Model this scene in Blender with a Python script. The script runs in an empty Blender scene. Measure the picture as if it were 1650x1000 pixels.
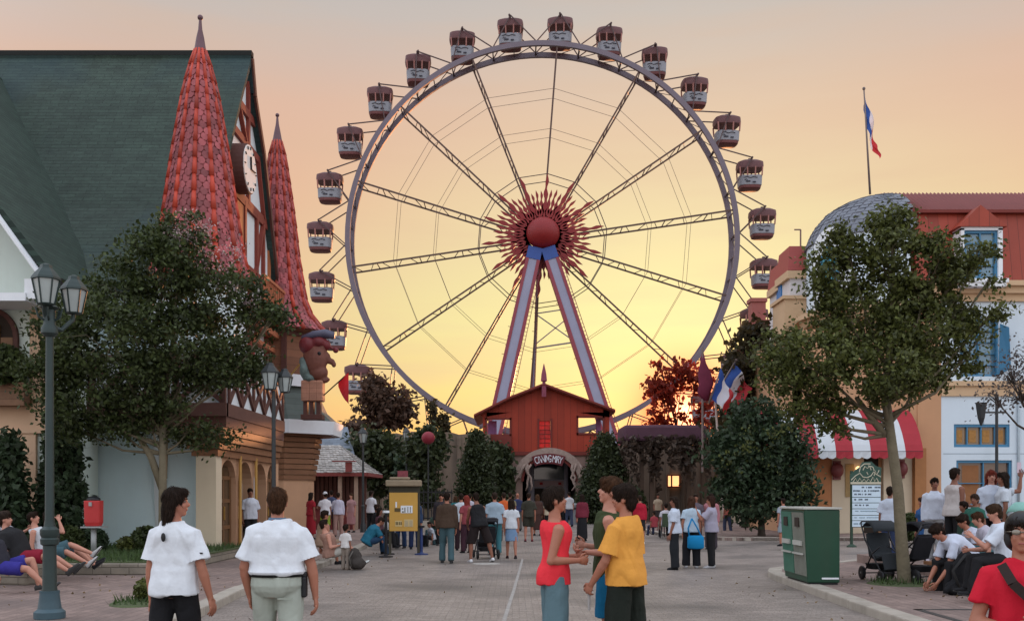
import bpy, bmesh, math, random
import numpy as np
from mathutils import Vector, Matrix, noise
R = math.radians
rnd = random.Random(7)
nrg = np.random.default_rng(11)
scene = bpy.context.scene
COL = scene.collection

# ------------------------------------------------------------------ camera
F = 1604.0; HZ = 797.0; EYE = 1.65          # lens in photo pixels, horizon row, eye height
cam_d = bpy.data.cameras.new('camera'); cam = bpy.data.objects.new('camera', cam_d); COL.objects.link(cam)
cam.location = (0, 0, EYE); cam.rotation_euler = (R(90), 0, 0)
cam_d.sensor_width = 36; cam_d.lens = F/1650*36; cam_d.shift_y = (HZ-500)/1650; cam_d.clip_end = 3000
scene.camera = cam
# ------------------------------------------------------------------ sky and sun
SAZ, SEL = R(9.9), R(4.6)
SUN = Vector((math.sin(SAZ)*math.cos(SEL), math.cos(SAZ)*math.cos(SEL), math.sin(SEL)))
world = bpy.data.worlds.new('World'); scene.world = world; world.use_nodes = True
wt = world.node_tree; wt.nodes.clear()
def wn(t, **k):
    n = wt.nodes.new(t)
    for a, b in k.items(): setattr(n, a, b)
    return n
def wl(a, b): wt.links.new(a, b)
def wmath(op, a, b=None, clamp=False):
    n = wn('ShaderNodeMath', operation=op, use_clamp=clamp)
    for i, x in enumerate((a, b)):
        if x is None: continue
        if isinstance(x, (int, float)): n.inputs[i].default_value = x
        else: wl(x, n.inputs[i])
    return n.outputs[0]
def srgb(c):
    return tuple(((x/255)/12.92 if x/255 <= .04045 else ((x/255+.055)/1.055)**2.4) for x in c)
def wramp(fac, stops):
    n = wn('ShaderNodeValToRGB'); wl(fac, n.inputs[0]); cr = n.color_ramp
    while len(cr.elements) < len(stops): cr.elements.new(.5)
    for e, (p, c) in zip(cr.elements, stops): e.position = p; e.color = (*srgb(c), 1)
    return n.outputs[0]
def wmix(f, a, b, mode='MIX'):
    n = wn('ShaderNodeMix', data_type='RGBA', blend_type=mode)
    for s, x in ((n.inputs[0], f), (n.inputs[6], a), (n.inputs[7], b)):
        if isinstance(x, (int, float)): s.default_value = x
        elif isinstance(x, tuple): s.default_value = (*x, 1)
        else: wl(x, s)
    return n.outputs[2]
tc = wn('ShaderNodeTexCoord'); nm = wn('ShaderNodeVectorMath', operation='NORMALIZE'); wl(tc.outputs['Generated'], nm.inputs[0])
sp = wn('ShaderNodeSeparateXYZ'); wl(nm.outputs[0], sp.inputs[0])
dh = wn('ShaderNodeVectorMath', operation='DOT_PRODUCT'); wl(nm.outputs[0], dh.inputs[0]); dh.inputs[1].default_value = (math.sin(SAZ), math.cos(SAZ), 0)
ds = wn('ShaderNodeVectorMath', operation='DOT_PRODUCT'); wl(nm.outputs[0], ds.inputs[0]); ds.inputs[1].default_value = tuple(SUN)
elev = wmath('MULTIPLY', sp.outputs[2], 2.0, True)        # 0 at the horizon, 1 at 30 degrees
near = wramp(elev, [(0, (244,142,82)), (.10, (248,188,108)), (.19, (245,218,134)), (.33, (241,231,160)), (.50, (239,223,170)), (.68, (234,209,174)), (.86, (216,206,190)), (1, (206,204,196))])
side = wramp(elev, [(0, (240,120,84)), (.13, (243,146,100)), (.24, (240,182,126)), (.40, (236,190,148)), (.55, (236,186,152)), (.72, (228,188,164)), (.86, (204,192,184)), (1, (190,190,190))])
mr = wn('ShaderNodeMapRange', interpolation_type='SMOOTHSTEP'); wl(dh.outputs['Value'], mr.inputs[0]); mr.inputs[1].default_value = .86; mr.inputs[2].default_value = .985
front = wmix(mr.outputs[0], side, near)
# thin streaks of cloud in the sky
ns = wn('ShaderNodeTexNoise'); mp = wn('ShaderNodeMapping'); wl(nm.outputs[0], mp.inputs[0]); mp.inputs['Scale'].default_value = (2, 2, 16); wl(mp.outputs[0], ns.inputs[0]); ns.inputs['Scale'].default_value = 2.2; ns.inputs['Detail'].default_value = 5
front = wmix(wmath('MULTIPLY', wmath('MULTIPLY', wmath('SUBTRACT', ns.outputs[0], .44), 2.6, True), .42), front, srgb((226,188,158)), 'MIX')
back = wramp(elev, [(0, (192,178,172)), (.25, (206,203,204)), (1, (208,214,226))])
bk_ = wn('ShaderNodeVectorMath', operation='SCALE'); wl(back, bk_.inputs[0]); bk_.inputs['Scale'].default_value = 2.25; back = bk_.outputs[0]
mb_ = wn('ShaderNodeMapRange', interpolation_type='SMOOTHSTEP'); wl(dh.outputs['Value'], mb_.inputs[0]); mb_.inputs[1].default_value = .25; mb_.inputs[2].default_value = .80
base = wmix(mb_.outputs[0], back, front)
core_ = wmath('MULTIPLY', wmath('POWER', wmath('MAXIMUM', ds.outputs['Value'], 0), 9000), 4.0)
halo = wmath('MULTIPLY', wmath('MULTIPLY', wmath('POWER', wmath('MAXIMUM', ds.outputs['Value'], 0), 1100), 2.2, True), .94)
glow = wmath('ADD', wmath('MULTIPLY', wmath('POWER', wmath('MAXIMUM', ds.outputs['Value'], 0), 2600), .8), wmath('MULTIPLY', wmath('POWER', wmath('MAXIMUM', ds.outputs['Value'], 0), 150), .22))
gv = wn('ShaderNodeVectorMath', operation='SCALE'); gv.inputs[0].default_value = (1.0, .74, .34); wl(glow, gv.inputs['Scale'])
base = wmix(1.0, base, gv.outputs[0], 'ADD')
base = wmix(halo, base, (1.30, .20, .09))
for amt, cc in ((core_, (1,.42,.22)),):
    v_ = wn('ShaderNodeVectorMath', operation='SCALE'); v_.inputs[0].default_value = cc; wl(amt, v_.inputs['Scale']); base = wmix(1.0, base, v_.outputs[0], 'ADD')
sc10 = wn('ShaderNodeVectorMath', operation='SCALE'); wl(base, sc10.inputs[0]); sc10.inputs['Scale'].default_value = 9.2
sky = wn('ShaderNodeTexSky', sky_type='NISHITA'); sky.sun_disc = False; sky.sun_elevation = SEL; sky.sun_rotation = SAZ
skys = wn('ShaderNodeVectorMath', operation='SCALE'); wl(sky.outputs[0], skys.inputs[0]); skys.inputs['Scale'].default_value = .12
tot = wmix(1.0, sc10.outputs[0], skys.outputs[0], 'ADD')
bg = wn('ShaderNodeBackground'); wl(tot, bg.inputs[0]); bg.inputs[1].default_value = .1
wo = wn('ShaderNodeOutputWorld'); wl(bg.outputs[0], wo.inputs[0])
sd = bpy.data.lights.new('sun', 'SUN'); sd.energy = 3.0; sd.angle = R(.8); sd.color = (1, .40, .16)
so = bpy.data.objects.new('sun', sd); COL.objects.link(so); so.rotation_euler = SUN.to_track_quat('Z', 'Y').to_euler()
scene.view_settings.view_transform = 'Standard'; scene.view_settings.look = 'None'
scene.view_settings.exposure = 0; scene.view_settings.gamma = 1
scene.cycles.max_bounces = 6; scene.cycles.transparent_max_bounces = 8
scene.cycles.use_denoising = True

# ------------------------------------------------------------------ helpers
def at(px, py, Y): return Vector(((px-825)*Y/F, Y, EYE+(HZ-py)*Y/F))
def gx(px, Y): return (px-825)*Y/F
def gz(py, Y): return EYE+(HZ-py)*Y/F
def gy(py, z=0): return (EYE-z)*F/(py-HZ)       # depth of a floor point seen at row py

class MB:
    def __init__(s): s.v = []; s.f = []; s.m = []
    def add(s, v, f, mi=0):
        o = len(s.v); s.v.extend(tuple(map(float, p)) for p in v)
        for q in f: s.f.append(tuple(i+o for i in q)); s.m.append(mi)
        return s
    def box(s, c, d, rz=0, mi=0, M=None):
        cx, cy, cz = c; a, b, e = d[0]/2, d[1]/2, d[2]/2; cs, sn = math.cos(rz), math.sin(rz); V = []
        for z in (-e, e):
            for x, y in ((-a,-b),(a,-b),(a,b),(-a,b)): V.append((cx+x*cs-y*sn, cy+x*sn+y*cs, cz+z))
        return s.add(V, [(0,3,2,1),(4,5,6,7),(0,1,5,4),(1,2,6,5),(2,3,7,6),(3,0,4,7)], mi)
    def bx(s, p, q, mi=0):
        return s.box([(a+b)/2 for a, b in zip(p, q)], [abs(b-a) for a, b in zip(p, q)], 0, mi)
    def bar(s, a, b, w, h=None, mi=0, upv=None):
        a, b = Vector(a), Vector(b); d = (b-a)
        if d.length < 1e-6: return s
        d.normalize(); u = Vector(upv) if upv else (Vector((0,0,1)) if abs(d.z) < .9 else Vector((0,1,0)))
        r = d.cross(u).normalized(); u = r.cross(d); w /= 2; h = (h or 2*w)/2; V = []
        for p in (a, b):
            for x, y in ((-w,-h),(w,-h),(w,h),(-w,h)): V.append(p+r*x+u*y)
        return s.add(V, [(0,3,2,1),(4,5,6,7),(0,1,5,4),(1,2,6,5),(2,3,7,6),(3,0,4,7)], mi)
    def tube(s, pts, rad, n=8, caps=True, mi=0):
        pts = [Vector(p) for p in pts]; k = len(pts)
        if not hasattr(rad, '__len__'): rad = [rad]*k
        V = []; r = None
        for i, p in enumerate(pts):
            d = (pts[min(i+1, k-1)]-pts[max(i-1, 0)]).normalized()
            if r is None: r = d.orthogonal().normalized()
            else:
                r = r-d*r.dot(d); r = r.normalized() if r.length > 1e-5 else d.orthogonal().normalized()
            u = d.cross(r)
            for j in range(n):
                t = 2*math.pi*j/n; V.append(p+(r*math.cos(t)+u*math.sin(t))*rad[i])
        fs = [(i*n+j, i*n+(j+1) % n, (i+1)*n+(j+1) % n, (i+1)*n+j) for i in range(k-1) for j in range(n)]
        if caps: fs += [tuple(range(n-1, -1, -1)), tuple(range((k-1)*n, k*n))]
        return s.add(V, fs, mi)
    def loft(s, secs, n=14, mi=0, sq=1.0):
        # secs: (centre, right half vector, forward half vector)
        V = []; k = len(secs)
        for c, a, b in secs:
            for j in range(n):
                t = 2*math.pi*j/n; x, y = math.cos(t), math.sin(t)
                if sq != 1: x = math.copysign(abs(x)**sq, x); y = math.copysign(abs(y)**sq, y)
                V.append(Vector(c)+Vector(a)*x+Vector(b)*y)
        fs = [(i*n+j, i*n+(j+1) % n, (i+1)*n+(j+1) % n, (i+1)*n+j) for i in range(k-1) for j in range(n)]
        fs += [tuple(range(n-1, -1, -1)), tuple(range((k-1)*n, k*n))]
        return s.add(V, fs, mi)
    def ell(s, c, a, b, u, n=12, m=8, mi=0):
        c = Vector(c); a, b, u = Vector(a), Vector(b), Vector(u); V = [c-u]; 
        for i in range(1, m):
            p = -math.pi/2+math.pi*i/m
            for j in range(n):
                t = 2*math.pi*j/n; V.append(c+a*(math.cos(p)*math.cos(t))+b*(math.cos(p)*math.sin(t))+u*math.sin(p))
        V.append(c+u); L = len(V)-1
        fs = [(0, 1+(j+1) % n, 1+j) for j in range(n)]
        fs += [(1+i*n+j, 1+i*n+(j+1) % n, 1+(i+1)*n+(j+1) % n, 1+(i+1)*n+j) for i in range(m-2) for j in range(n)]
        fs += [(L, 1+(m-2)*n+j, 1+(m-2)*n+(j+1) % n) for j in range(n)]
        return s.add(V, fs, mi)
    def sph(s, c, r, n=12, m=8, mi=0, sz=1): return s.ell(c, (r,0,0), (0,r,0), (0,0,r*sz), n, m, mi)
    def lathe(s, prof, c, n=24, mi=0, a0=0, caps=True):
        V = []
        for r, z in prof:
            for j in range(n):
                t = a0+2*math.pi*j/n; V.append((c[0]+r*math.cos(t), c[1]+r*math.sin(t), c[2]+z))
        k = len(prof)
        fs = [(i*n+j, i*n+(j+1) % n, (i+1)*n+(j+1) % n, (i+1)*n+j) for i in range(k-1) for j in range(n)]
        if caps: fs += [tuple(range(n-1, -1, -1)), tuple(range((k-1)*n, k*n))]
        return s.add(V, fs, mi)
    def ext(s, poly, d, mi=0):            # solid: polygon (3-D points) pushed along d
        poly = [Vector(p) for p in poly]; d = Vector(d); n = len(poly)
        V = poly+[p+d for p in poly]
        return s.add(V, [tuple(range(n-1, -1, -1)), tuple(range(n, 2*n))]+[(i, (i+1) % n, n+(i+1) % n, n+i) for i in range(n)], mi)
    def mesh(s, name, recalc=True, off=None):
        me = bpy.data.meshes.new(name)
        V = s.v if off is None else [(x-off[0], y-off[1], z-off[2]) for x, y, z in s.v]
        me.from_pydata(V, [], s.f)
        if any(s.m): me.polygons.foreach_set('material_index', s.m)
        if recalc:
            b = bmesh.new(); b.from_mesh(me); bmesh.ops.recalc_face_normals(b, faces=b.faces); b.to_mesh(me); b.free()
        me.update(); return me
    def build(s, name, mat, parent=None, smooth=False, recalc=True, bevel=0, local=False):
        off = None
        if parent is not None and not local:
            off = Vector((0,0,0)); p = parent
            while p is not None: off = off+p.location; p = p.parent
        return link(name, s.mesh(name, recalc, off), mat, parent, smooth, bevel)
def link(name, me, mat, parent=None, smooth=False, bevel=0):
    o = bpy.data.objects.new(name, me); COL.objects.link(o)
    for m in (mat if isinstance(mat, (list, tuple)) else [mat]): me.materials.append(m)
    if smooth:
        if smooth is True: me.polygons.foreach_set('use_smooth', [True]*len(me.polygons))
        else:
            me.polygons.foreach_set('use_smooth', [True]*len(me.polygons)); me.set_sharp_from_angle(angle=R(smooth))
    if bevel:
        b = o.modifiers.new('edge', 'BEVEL'); b.width = bevel; b.segments = 2; b.limit_method = 'ANGLE'; b.angle_limit = R(40)
    o.parent = parent
    return o
def tag(o, label=None, cat=None, group=None, kind=None):
    if label: o['label'] = label
    if cat: o['category'] = cat
    if group: o['group'] = group
    if kind: o['kind'] = kind
    return o
def thing(name, label, cat, loc=(0,0,0), rz=0, group=None):
    o = bpy.data.objects.new(name, None); COL.objects.link(o); o.empty_display_size = .2
    o.location = loc; o.rotation_euler = (0, 0, rz); return tag(o, label, cat, group)
def struct(name, mb, mat, **k): return tag(mb.build(name, mat, **k), kind='structure')
def dup(o, loc=None, rz=None, label=None, parent=None):
    c = o.copy(); COL.objects.link(c)
    if loc is not None: c.location = loc
    if rz is not None: c.rotation_euler = (0, 0, rz)
    if label: c['label'] = label
    c.parent = parent
    for ch in list(o.children): dup(ch, parent=c)
    return c

# ------------------------------------------------------------------ materials
_mats = {}
def mat(name, col, rough=.75, var=.18, scale=6, bump=0, bscale=50, metal=0, pat=None, island=0, trans=0, emit=0, spec=.4, stain=None, grain=None):
    """pat: ('brick', axes, brick width, row height, mortar darkness) or ('plank', axis, width); island: tint variation per loose piece"""
    key = name
    if key in _mats: return _mats[key]
    m = bpy.data.materials.new(name); m.use_nodes = True; t = m.node_tree; N = t.nodes; L = t.links
    p = N['Principled BSDF']; out = N['Material Output']
    def n(ty, **k):
        q = N.new(ty)
        for a, b in k.items(): setattr(q, a, b)
        return q
    def mth(op, a, b=None, cl=False):
        q = n('ShaderNodeMath', operation=op, use_clamp=cl)
        for i, x in enumerate((a, b)):
            if x is None: continue
            if isinstance(x, (int, float)): q.inputs[i].default_value = x
            else: L.new(x, q.inputs[i])
        return q.outputs[0]
    tcn = n('ShaderNodeTexCoord')
    nz = n('ShaderNodeTexNoise'); L.new(tcn.outputs['Object'], nz.inputs[0]); nz.inputs['Scale'].default_value = scale; nz.inputs['Detail'].default_value = 5; nz.inputs['Roughness'].default_value = .65
    f = mth('ADD', mth('MULTIPLY', mth('SUBTRACT', nz.outputs[0], .5), var*2.4), 1.0)
    if island:
        g = n('ShaderNodeNewGeometry'); f = mth('ADD', f, mth('MULTIPLY', mth('SUBTRACT', g.outputs['Random Per Island'], .5), island*2))
    if grain:
        ng = n('ShaderNodeTexNoise'); L.new(tcn.outputs['Object'], ng.inputs[0]); ng.inputs['Scale'].default_value = grain[0]; ng.inputs['Detail'].default_value = 3; ng.inputs['Roughness'].default_value = .8
        f = mth('MULTIPLY', f, mth('ADD', mth('MULTIPLY', mth('SUBTRACT', ng.outputs[0], .5), grain[1]*2), 1.0))
    hgt = None
    if pat:
        s3 = n('ShaderNodeSeparateXYZ'); L.new(tcn.outputs['Object'], s3.inputs[0])
        if pat[0] == 'brick':
            cb = n('ShaderNodeCombineXYZ'); L.new(s3.outputs['xyz'.index(pat[1][0])], cb.inputs[0]); L.new(s3.outputs['xyz'.index(pat[1][1])], cb.inputs[1])
            br = n('ShaderNodeTexBrick'); L.new(cb.outputs[0], br.inputs[0])
            br.inputs['Color1'].default_value = (.82,.82,.82,1); br.inputs['Color2'].default_value = (1.12,1.12,1.12,1); d = pat[4]; br.inputs['Mortar'].default_value = (d,d,d,1)
            br.inputs['Scale'].default_value = 1; br.inputs['Brick Width'].default_value = pat[2]; br.inputs['Row Height'].default_value = pat[3]; br.inputs['Mortar Size'].default_value = pat[3]*.07; br.inputs['Mortar Smooth'].default_value = .5
            rg = n('ShaderNodeRGBToBW'); L.new(br.outputs['Color'], rg.inputs[0]); f = mth('MULTIPLY', f, rg.outputs[0]); hgt = mth('SUBTRACT', 1.0, br.outputs['Fac'])
        else:
            fr = mth('FRACT', mth('DIVIDE', mth('ADD', s3.outputs['xyz'.index(pat[1])], 100.0), pat[2]))
            gap = mth('LESS_THAN', fr, .06); f = mth('MULTIPLY', f, mth('SUBTRACT', 1.0, mth('MULTIPLY', gap, .45)))
            wn2 = n('ShaderNodeTexWhiteNoise', noise_dimensions='1D'); L.new(mth('FLOOR', mth('DIVIDE', mth('ADD', s3.outputs['xyz'.index(pat[1])], 100.0), pat[2])), wn2.inputs['W'])
            f = mth('MULTIPLY', f, mth('ADD', mth('MULTIPLY', wn2.outputs[0], .28), .86)); hgt = mth('SUBTRACT', 1.0, gap)
    vm = n('ShaderNodeVectorMath', operation='SCALE'); vm.inputs[0].default_value = col[:3]; L.new(f, vm.inputs['Scale'])
    colo = vm.outputs[0]
    if stain:                                       # weather stains with streaks running down
        mp = n('ShaderNodeMapping'); L.new(tcn.outputs['Object'], mp.inputs[0]); mp.inputs['Scale'].default_value = (stain[1], stain[1], stain[1]*.12)
        n2 = n('ShaderNodeTexNoise'); L.new(mp.outputs[0], n2.inputs[0]); n2.inputs['Scale'].default_value = 1; n2.inputs['Detail'].default_value = 6
        mx = n('ShaderNodeMix', data_type='RGBA'); L.new(mth('MULTIPLY', mth('SUBTRACT', n2.outputs[0], .48), stain[2]*4, True), mx.inputs[0]); L.new(colo, mx.inputs[6]); mx.inputs[7].default_value = (*stain[0], 1); colo = mx.outputs[2]
    L.new(colo, p.inputs['Base Color'])
    p.inputs['Roughness'].default_value = rough; p.inputs['Metallic'].default_value = metal; p.inputs['Specular IOR Level'].default_value = spec
    if bump or hgt is not None:
        nb = n('ShaderNodeTexNoise'); L.new(tcn.outputs['Object'], nb.inputs[0]); nb.inputs['Scale'].default_value = bscale; nb.inputs['Detail'].default_value = 6
        h = nb.outputs[0]
        if hgt is not None: h = mth('ADD', mth('MULTIPLY', h, .5), hgt)
        bp = n('ShaderNodeBump'); bp.inputs['Strength'].default_value = bump or .3; bp.inputs['Distance'].default_value = .02; L.new(h, bp.inputs['Height']); L.new(bp.outputs[0], p.inputs['Normal'])
    if trans:
        tr = n('ShaderNodeBsdfTranslucent'); L.new(colo, tr.inputs[0]); ms = n('ShaderNodeMixShader'); ms.inputs[0].default_value = trans
        L.new(p.outputs[0], ms.inputs[1]); L.new(tr.outputs[0], ms.inputs[2]); L.new(ms.outputs[0], out.inputs[0])
    if emit: p.inputs['Emission Color'].default_value = (*col[:3], 1); p.inputs['Emission Strength'].default_value = emit
    _mats[key] = m; return m
def glass(name, col, rough=.06):
    if name in _mats: return _mats[name]
    m = mat(name, col, rough=rough, var=.35, scale=.9, spec=.8); return m
# ------------------------------------------------------------------ ground, road, pavements
M_road = mat('road_pavers', (.255,.215,.19), rough=.52, var=.28, scale=1.3, bump=.9, bscale=26, pat=('brick','xy',.20,.10,.84), stain=((.12,.105,.095), .38, 1.3), grain=(26, 1.15))
M_pave = mat('pavement_pavers', (.235,.168,.145), rough=.82, var=.22, scale=1.1, bump=.5, bscale=40, pat=('brick','yx',.3,.15,.7), stain=((.11,.085,.08), .6, .6), grain=(30, .5))
M_kerb = mat('kerb_stone', (.36,.32,.27), rough=.85, var=.25, scale=3, bump=.4, bscale=60, stain=((.17,.15,.12), 2.5, .5))
M_ground = mat('dry_ground', (.16,.14,.11), var=.3, scale=.4)
M_grass = mat('grass_soil', (.07,.09,.035), var=.5, scale=12, bump=.6, bscale=60)
g = MB(); g.add([(-700,-60,-.01),(700,-60,-.01),(700,1500,-.01),(-700,1500,-.01)], [(0,1,2,3)]); struct('ground', g, M_ground)
g = MB(); g.add([(-40,-6,0),(40,-6,0),(40,92,0),(-40,92,0)], [(0,1,2,3)]); struct('road', g, M_road)
def offs(path, w):
    o = []
    for i, p in enumerate(path):
        a, b = Vector(path[max(i-1,0)]).to_2d(), Vector(path[min(i+1,len(path)-1)]).to_2d(); d = (b-a).normalized(); o.append((p[0]-d.y*w, p[1]+d.x*w))
    return o
def smoothpath(path, k=5):
    out = []
    P = [Vector(p) for p in path]
    for i in range(len(P)-1):
        p0, p1, p2, p3 = P[max(i-1,0)], P[i], P[i+1], P[min(i+2,len(P)-1)]
        for j in range(k):
            t = j/k; out.append(tuple(.5*((2*p1)+(p2-p0)*t+(2*p0-5*p1+4*p2-p3)*t*t+(3*p1-p0-3*p2+p3)*t**3)))
    return out+[tuple(P[-1])]
def kerb(name, path, w, h=.125):
    """kerb of separate stones along a path; the stones lie on the path's left side"""
    m = MB(); inn = offs(path, w)
    for i in range(len(path)-1):
        a, b, c, d = Vector(path[i]), Vector(path[i+1]), Vector(inn[i+1]), Vector(inn[i])
        u = (b-a).normalized()*.006; j = rnd.uniform(-.004,.006)
        m.ext([(a.x+u.x,a.y+u.y,-.05),(b.x-u.x,b.y-u.y,-.05),(c.x-u.x,c.y-u.y,-.05),(d.x+u.x,d.y+u.y,-.05)], (0,0,h+.05+j))
    struct(name, m, M_kerb, bevel=.02)
    return inn
lk = smoothpath([(-4.15,5),(-4.2,13),(-4.4,16.7),(-4.3,22.4),(-4.6,33),(-4.85,42),(-5.3,60)], 7)
inn = kerb('kerb_by_shops', lk, .26)
def slab(name, pts, z0, z1, m):
    s = MB(); s.ext([(p[0], p[1], z0) for p in pts], (0,0,z1-z0)); return struct(name, s, m)
slab('pavement_by_shops', [(p[0]+.004,p[1]) for p in inn]+[(-40,60),(-40,5)], -.05, .115, M_pave)
rk = [(4.78,6),(4.82,9),(4.85,12),(4.9,14.5),(5.0,17),(5.06,19),(5.16,20.1),(5.4,20.9),(5.9,21.5),(6.8,22.4),(8.2,23.7),(10,25.2),(12.5,26.9),(16,29),(22,32),(30,34)]
inn = kerb('kerb_of_tree_island', rk[::-1], .28)
slab('pavement_of_tree_island', inn[::-1]+[(40,34),(40,6)], -.05, .115, M_pave)
fk = smoothpath([(40,36.2),(20,36.1),(9.6,36.1),(7.6,36.6),(6.5,39),(6.15,44),(6.4,52),(7,60)], 5)
inn = kerb('kerb_by_hotel', fk, .26)
slab('pavement_by_hotel', inn+[(40,60)], -.05, .115, M_pave)
slab('terrace_step', [(7.9,18.6),(40,18.6),(40,27.3),(13.6,27.3),(9.4,23.9),(7.9,22.8)], .1, .30, M_pave)
# raised planting bed with a low stone edge
M_stone = mat('rough_stone', (.22,.19,.15), var=.35, scale=4, bump=.7, bscale=18, pat=('brick','xz',.35,.13,.5))
bed = [(-13,19.1),(-7.0,19.1),(-6.75,19.5),(-6.75,25.46),(-13,25.46)]
m = MB(); m.ext([(x,y,.1) for x,y in bed], (0,0,.24)); struct('planting_bed', m, M_stone, bevel=.03)
m = MB(); m.ext([(x*.994+(-.03), y+(.12 if y < 20 else -.02), .33) for x,y in bed], (0,0,.03)); struct('bed_soil', m, M_grass)
m = MB(); m.loft([((-5.25,14.1,.10),(.42,0,0),(0,.55,0)),((-5.25,14.1,.135),(.40,0,0),(0,.52,0)),((-5.25,14.1,.15),(.2,0,0),(0,.3,0))], 18); struct('soil_patch_by_road', m, M_grass)
m = MB(); m.loft([((6.75,17.2,.10),(.62,0,0),(0,.6,0)),((6.75,17.2,.13),(.58,0,0),(0,.56,0)),((6.75,17.2,.15),(.3,0,0),(0,.3,0))], 18); struct('soil_patch_round_trunk', m, M_grass)
# long seam and drain covers in the paving
M_seam = mat('seam_concrete', (.30,.28,.26), var=.3, scale=5)
m = MB(); pr = None
sm = [at(px, py, gy(py)) for px, py in ((842,900),(836,922),(828,950),(820,975),(812,1000),(800,1040))]
for a, b in zip(sm, sm[1:]): m.bar((a.x,a.y,.002),(b.x,b.y,.002),.055,.005)
struct('paving_seam', m, M_seam)
M_iron = mat('cast_iron', (.05,.047,.045), rough=.6, metal=.3, var=.3, bump=.4)
m = MB(); m.lathe([(.34,0),(.34,.006)], (-.62,23.9,0), 24); 
o = m.build('drain_cover', mat('worn_concrete', (.36,.34,.31), var=.2)); tag(o, 'pale round cover set flat in the grey paving behind the brown jacket man', 'drain cover')
m = MB(); a, b = (5.45,9.8), (7.25,9.8)
for p, q in (((5.4,13.3,.113),(7.3,13.4,.12)),((5.4,9.9,.113),(5.5,13.4,.12)),((7.2,9.9,.113),(7.3,13.4,.12)),((5.4,9.8,.113),(7.3,9.9,.12))): m.bx(p, q)
o = m.build('grate_frame', M_iron); tag(o, 'dark iron frame of a rectangular hatch in the brown pavement near the woman in red', 'hatch')
# grass blades (uncountable)
def blades(name, zones, nper, h, mt):
    V = []; Fc = []
    for (x0, x1, y0, y1, z) in zones:
        k = int(nper*(x1-x0)*(y1-y0)) if nper > 40 else nper
        for _ in range(k):
            x, y = rnd.uniform(x0, x1), rnd.uniform(y0, y1); a = rnd.uniform(0, 6.28); hh = h*rnd.uniform(.4,1.2); w = .012; o = len(V)
            V += [(x-w*math.cos(a),y-w*math.sin(a),z),(x+w*math.cos(a),y+w*math.sin(a),z),(x+rnd.uniform(-.06,.06),y+rnd.uniform(-.06,.06),z+hh)]; Fc.append((o,o+1,o+2))
    me = bpy.data.meshes.new(name); me.from_pydata(V, [], Fc); return tag(link(name, me, mt), kind='stuff')
M_blade = mat('grass_blade', (.06,.10,.03), rough=.6, var=.3, island=.35, trans=.3)
blades('grass', [(-12.5,-6.8,19.25,25.3,.36),(-5.6,-4.9,13.7,14.5,.14),(6.25,7.2,16.75,17.65,.14)], 260, .13, M_blade)

# ------------------------------------------------------------------ tiles laid in rows on a round roof
def prof_at(prof, t):
    L = [0]
    for (r0,z0),(r1,z1) in zip(prof, prof[1:]): L.append(L[-1]+math.hypot(r1-r0, z1-z0))
    d = t*L[-1]
    for i in range(len(prof)-1):
        if d <= L[i+1] or i == len(prof)-2:
            f = (d-L[i])/(L[i+1]-L[i]); return (prof[i][0]+(prof[i+1][0]-prof[i][0])*f, prof[i][1]+(prof[i+1][1]-prof[i][1])*f), L[-1]
def tile_rows(mb, prof, c, nmax, rows, shape='u', width=.22, lift=.025, jit=0., arc=(0, 2*math.pi)):
    for i in range(rows):
        (r0, z0), L = prof_at(prof, i/rows); (r1, z1), _ = prof_at(prof, min(1, (i+1.35)/rows)); (rn, zn), _ = prof_at(prof, min(1, (i+1)/rows))
        n = nmax if width is None else max(6, int((arc[1]-arc[0])*max(rn,.15)/width)); ph = .5*(i % 2) if shape != 'u' or width else 0
        sl = Vector((r1-r0, z1-z0)).normalized(); out = Vector((-sl.y, sl.x)); out = out if out.x > 0 else -out
        for k in range(n):
            t0 = arc[0]+(arc[1]-arc[0])*(k+ph+.04+rnd.uniform(0,jit))/n; t1 = arc[0]+(arc[1]-arc[0])*(k+1+ph-.04-rnd.uniform(0,jit))/n; tm = (t0+t1)/2
            dz = rnd.uniform(-jit, jit)*.3
            def pt(r, z, t, l): return (c[0]+(r+out.x*l)*math.cos(t), c[1]+(r+out.x*l)*math.sin(t), c[2]+z+out.y*l)
            lo = (r0+(r1-r0)*.0, z0); up = (r1, z1); md = (r0+(r1-r0)*.35, z0+(z1-z0)*.35)
            li = lift*rnd.uniform(.8,1.3)
            if shape == 'u':
                a = pt(md[0], md[1], t0, li*.8); b = pt(lo[0], lo[1], t0+(t1-t0)*.28, li); e = pt(lo[0], lo[1]-.01, tm, li*1.6); d = pt(lo[0], lo[1], t1-(t1-t0)*.28, li); f = pt(md[0], md[1], t1, li*.8)
                g_ = pt(up[0], up[1], t1, .002); h = pt(up[0], up[1], t0, .002); mm = pt((md[0]+up[0])/2,(md[1]+up[1])/2, tm, li*1.5)
                mb.add([a,b,e,d,f,g_,h,mm], [(0,1,7),(1,2,7),(2,3,7),(3,4,7),(4,5,7),(5,6,7),(6,0,7)])
            else:
                a = pt(lo[0], lo[1]+dz, t0, li); b = pt(lo[0], lo[1]+dz, t1, li); d = pt(up[0], up[1], t1, .003); e = pt(up[0], up[1], t0, .003)
                a2 = pt(lo[0], lo[1]+dz, t0, 0); b2 = pt(lo[0], lo[1]+dz, t1, 0)
                mb.add([a,b,d,e,a2,b2], [(0,1,2,3),(4,5,1,0)])
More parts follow.
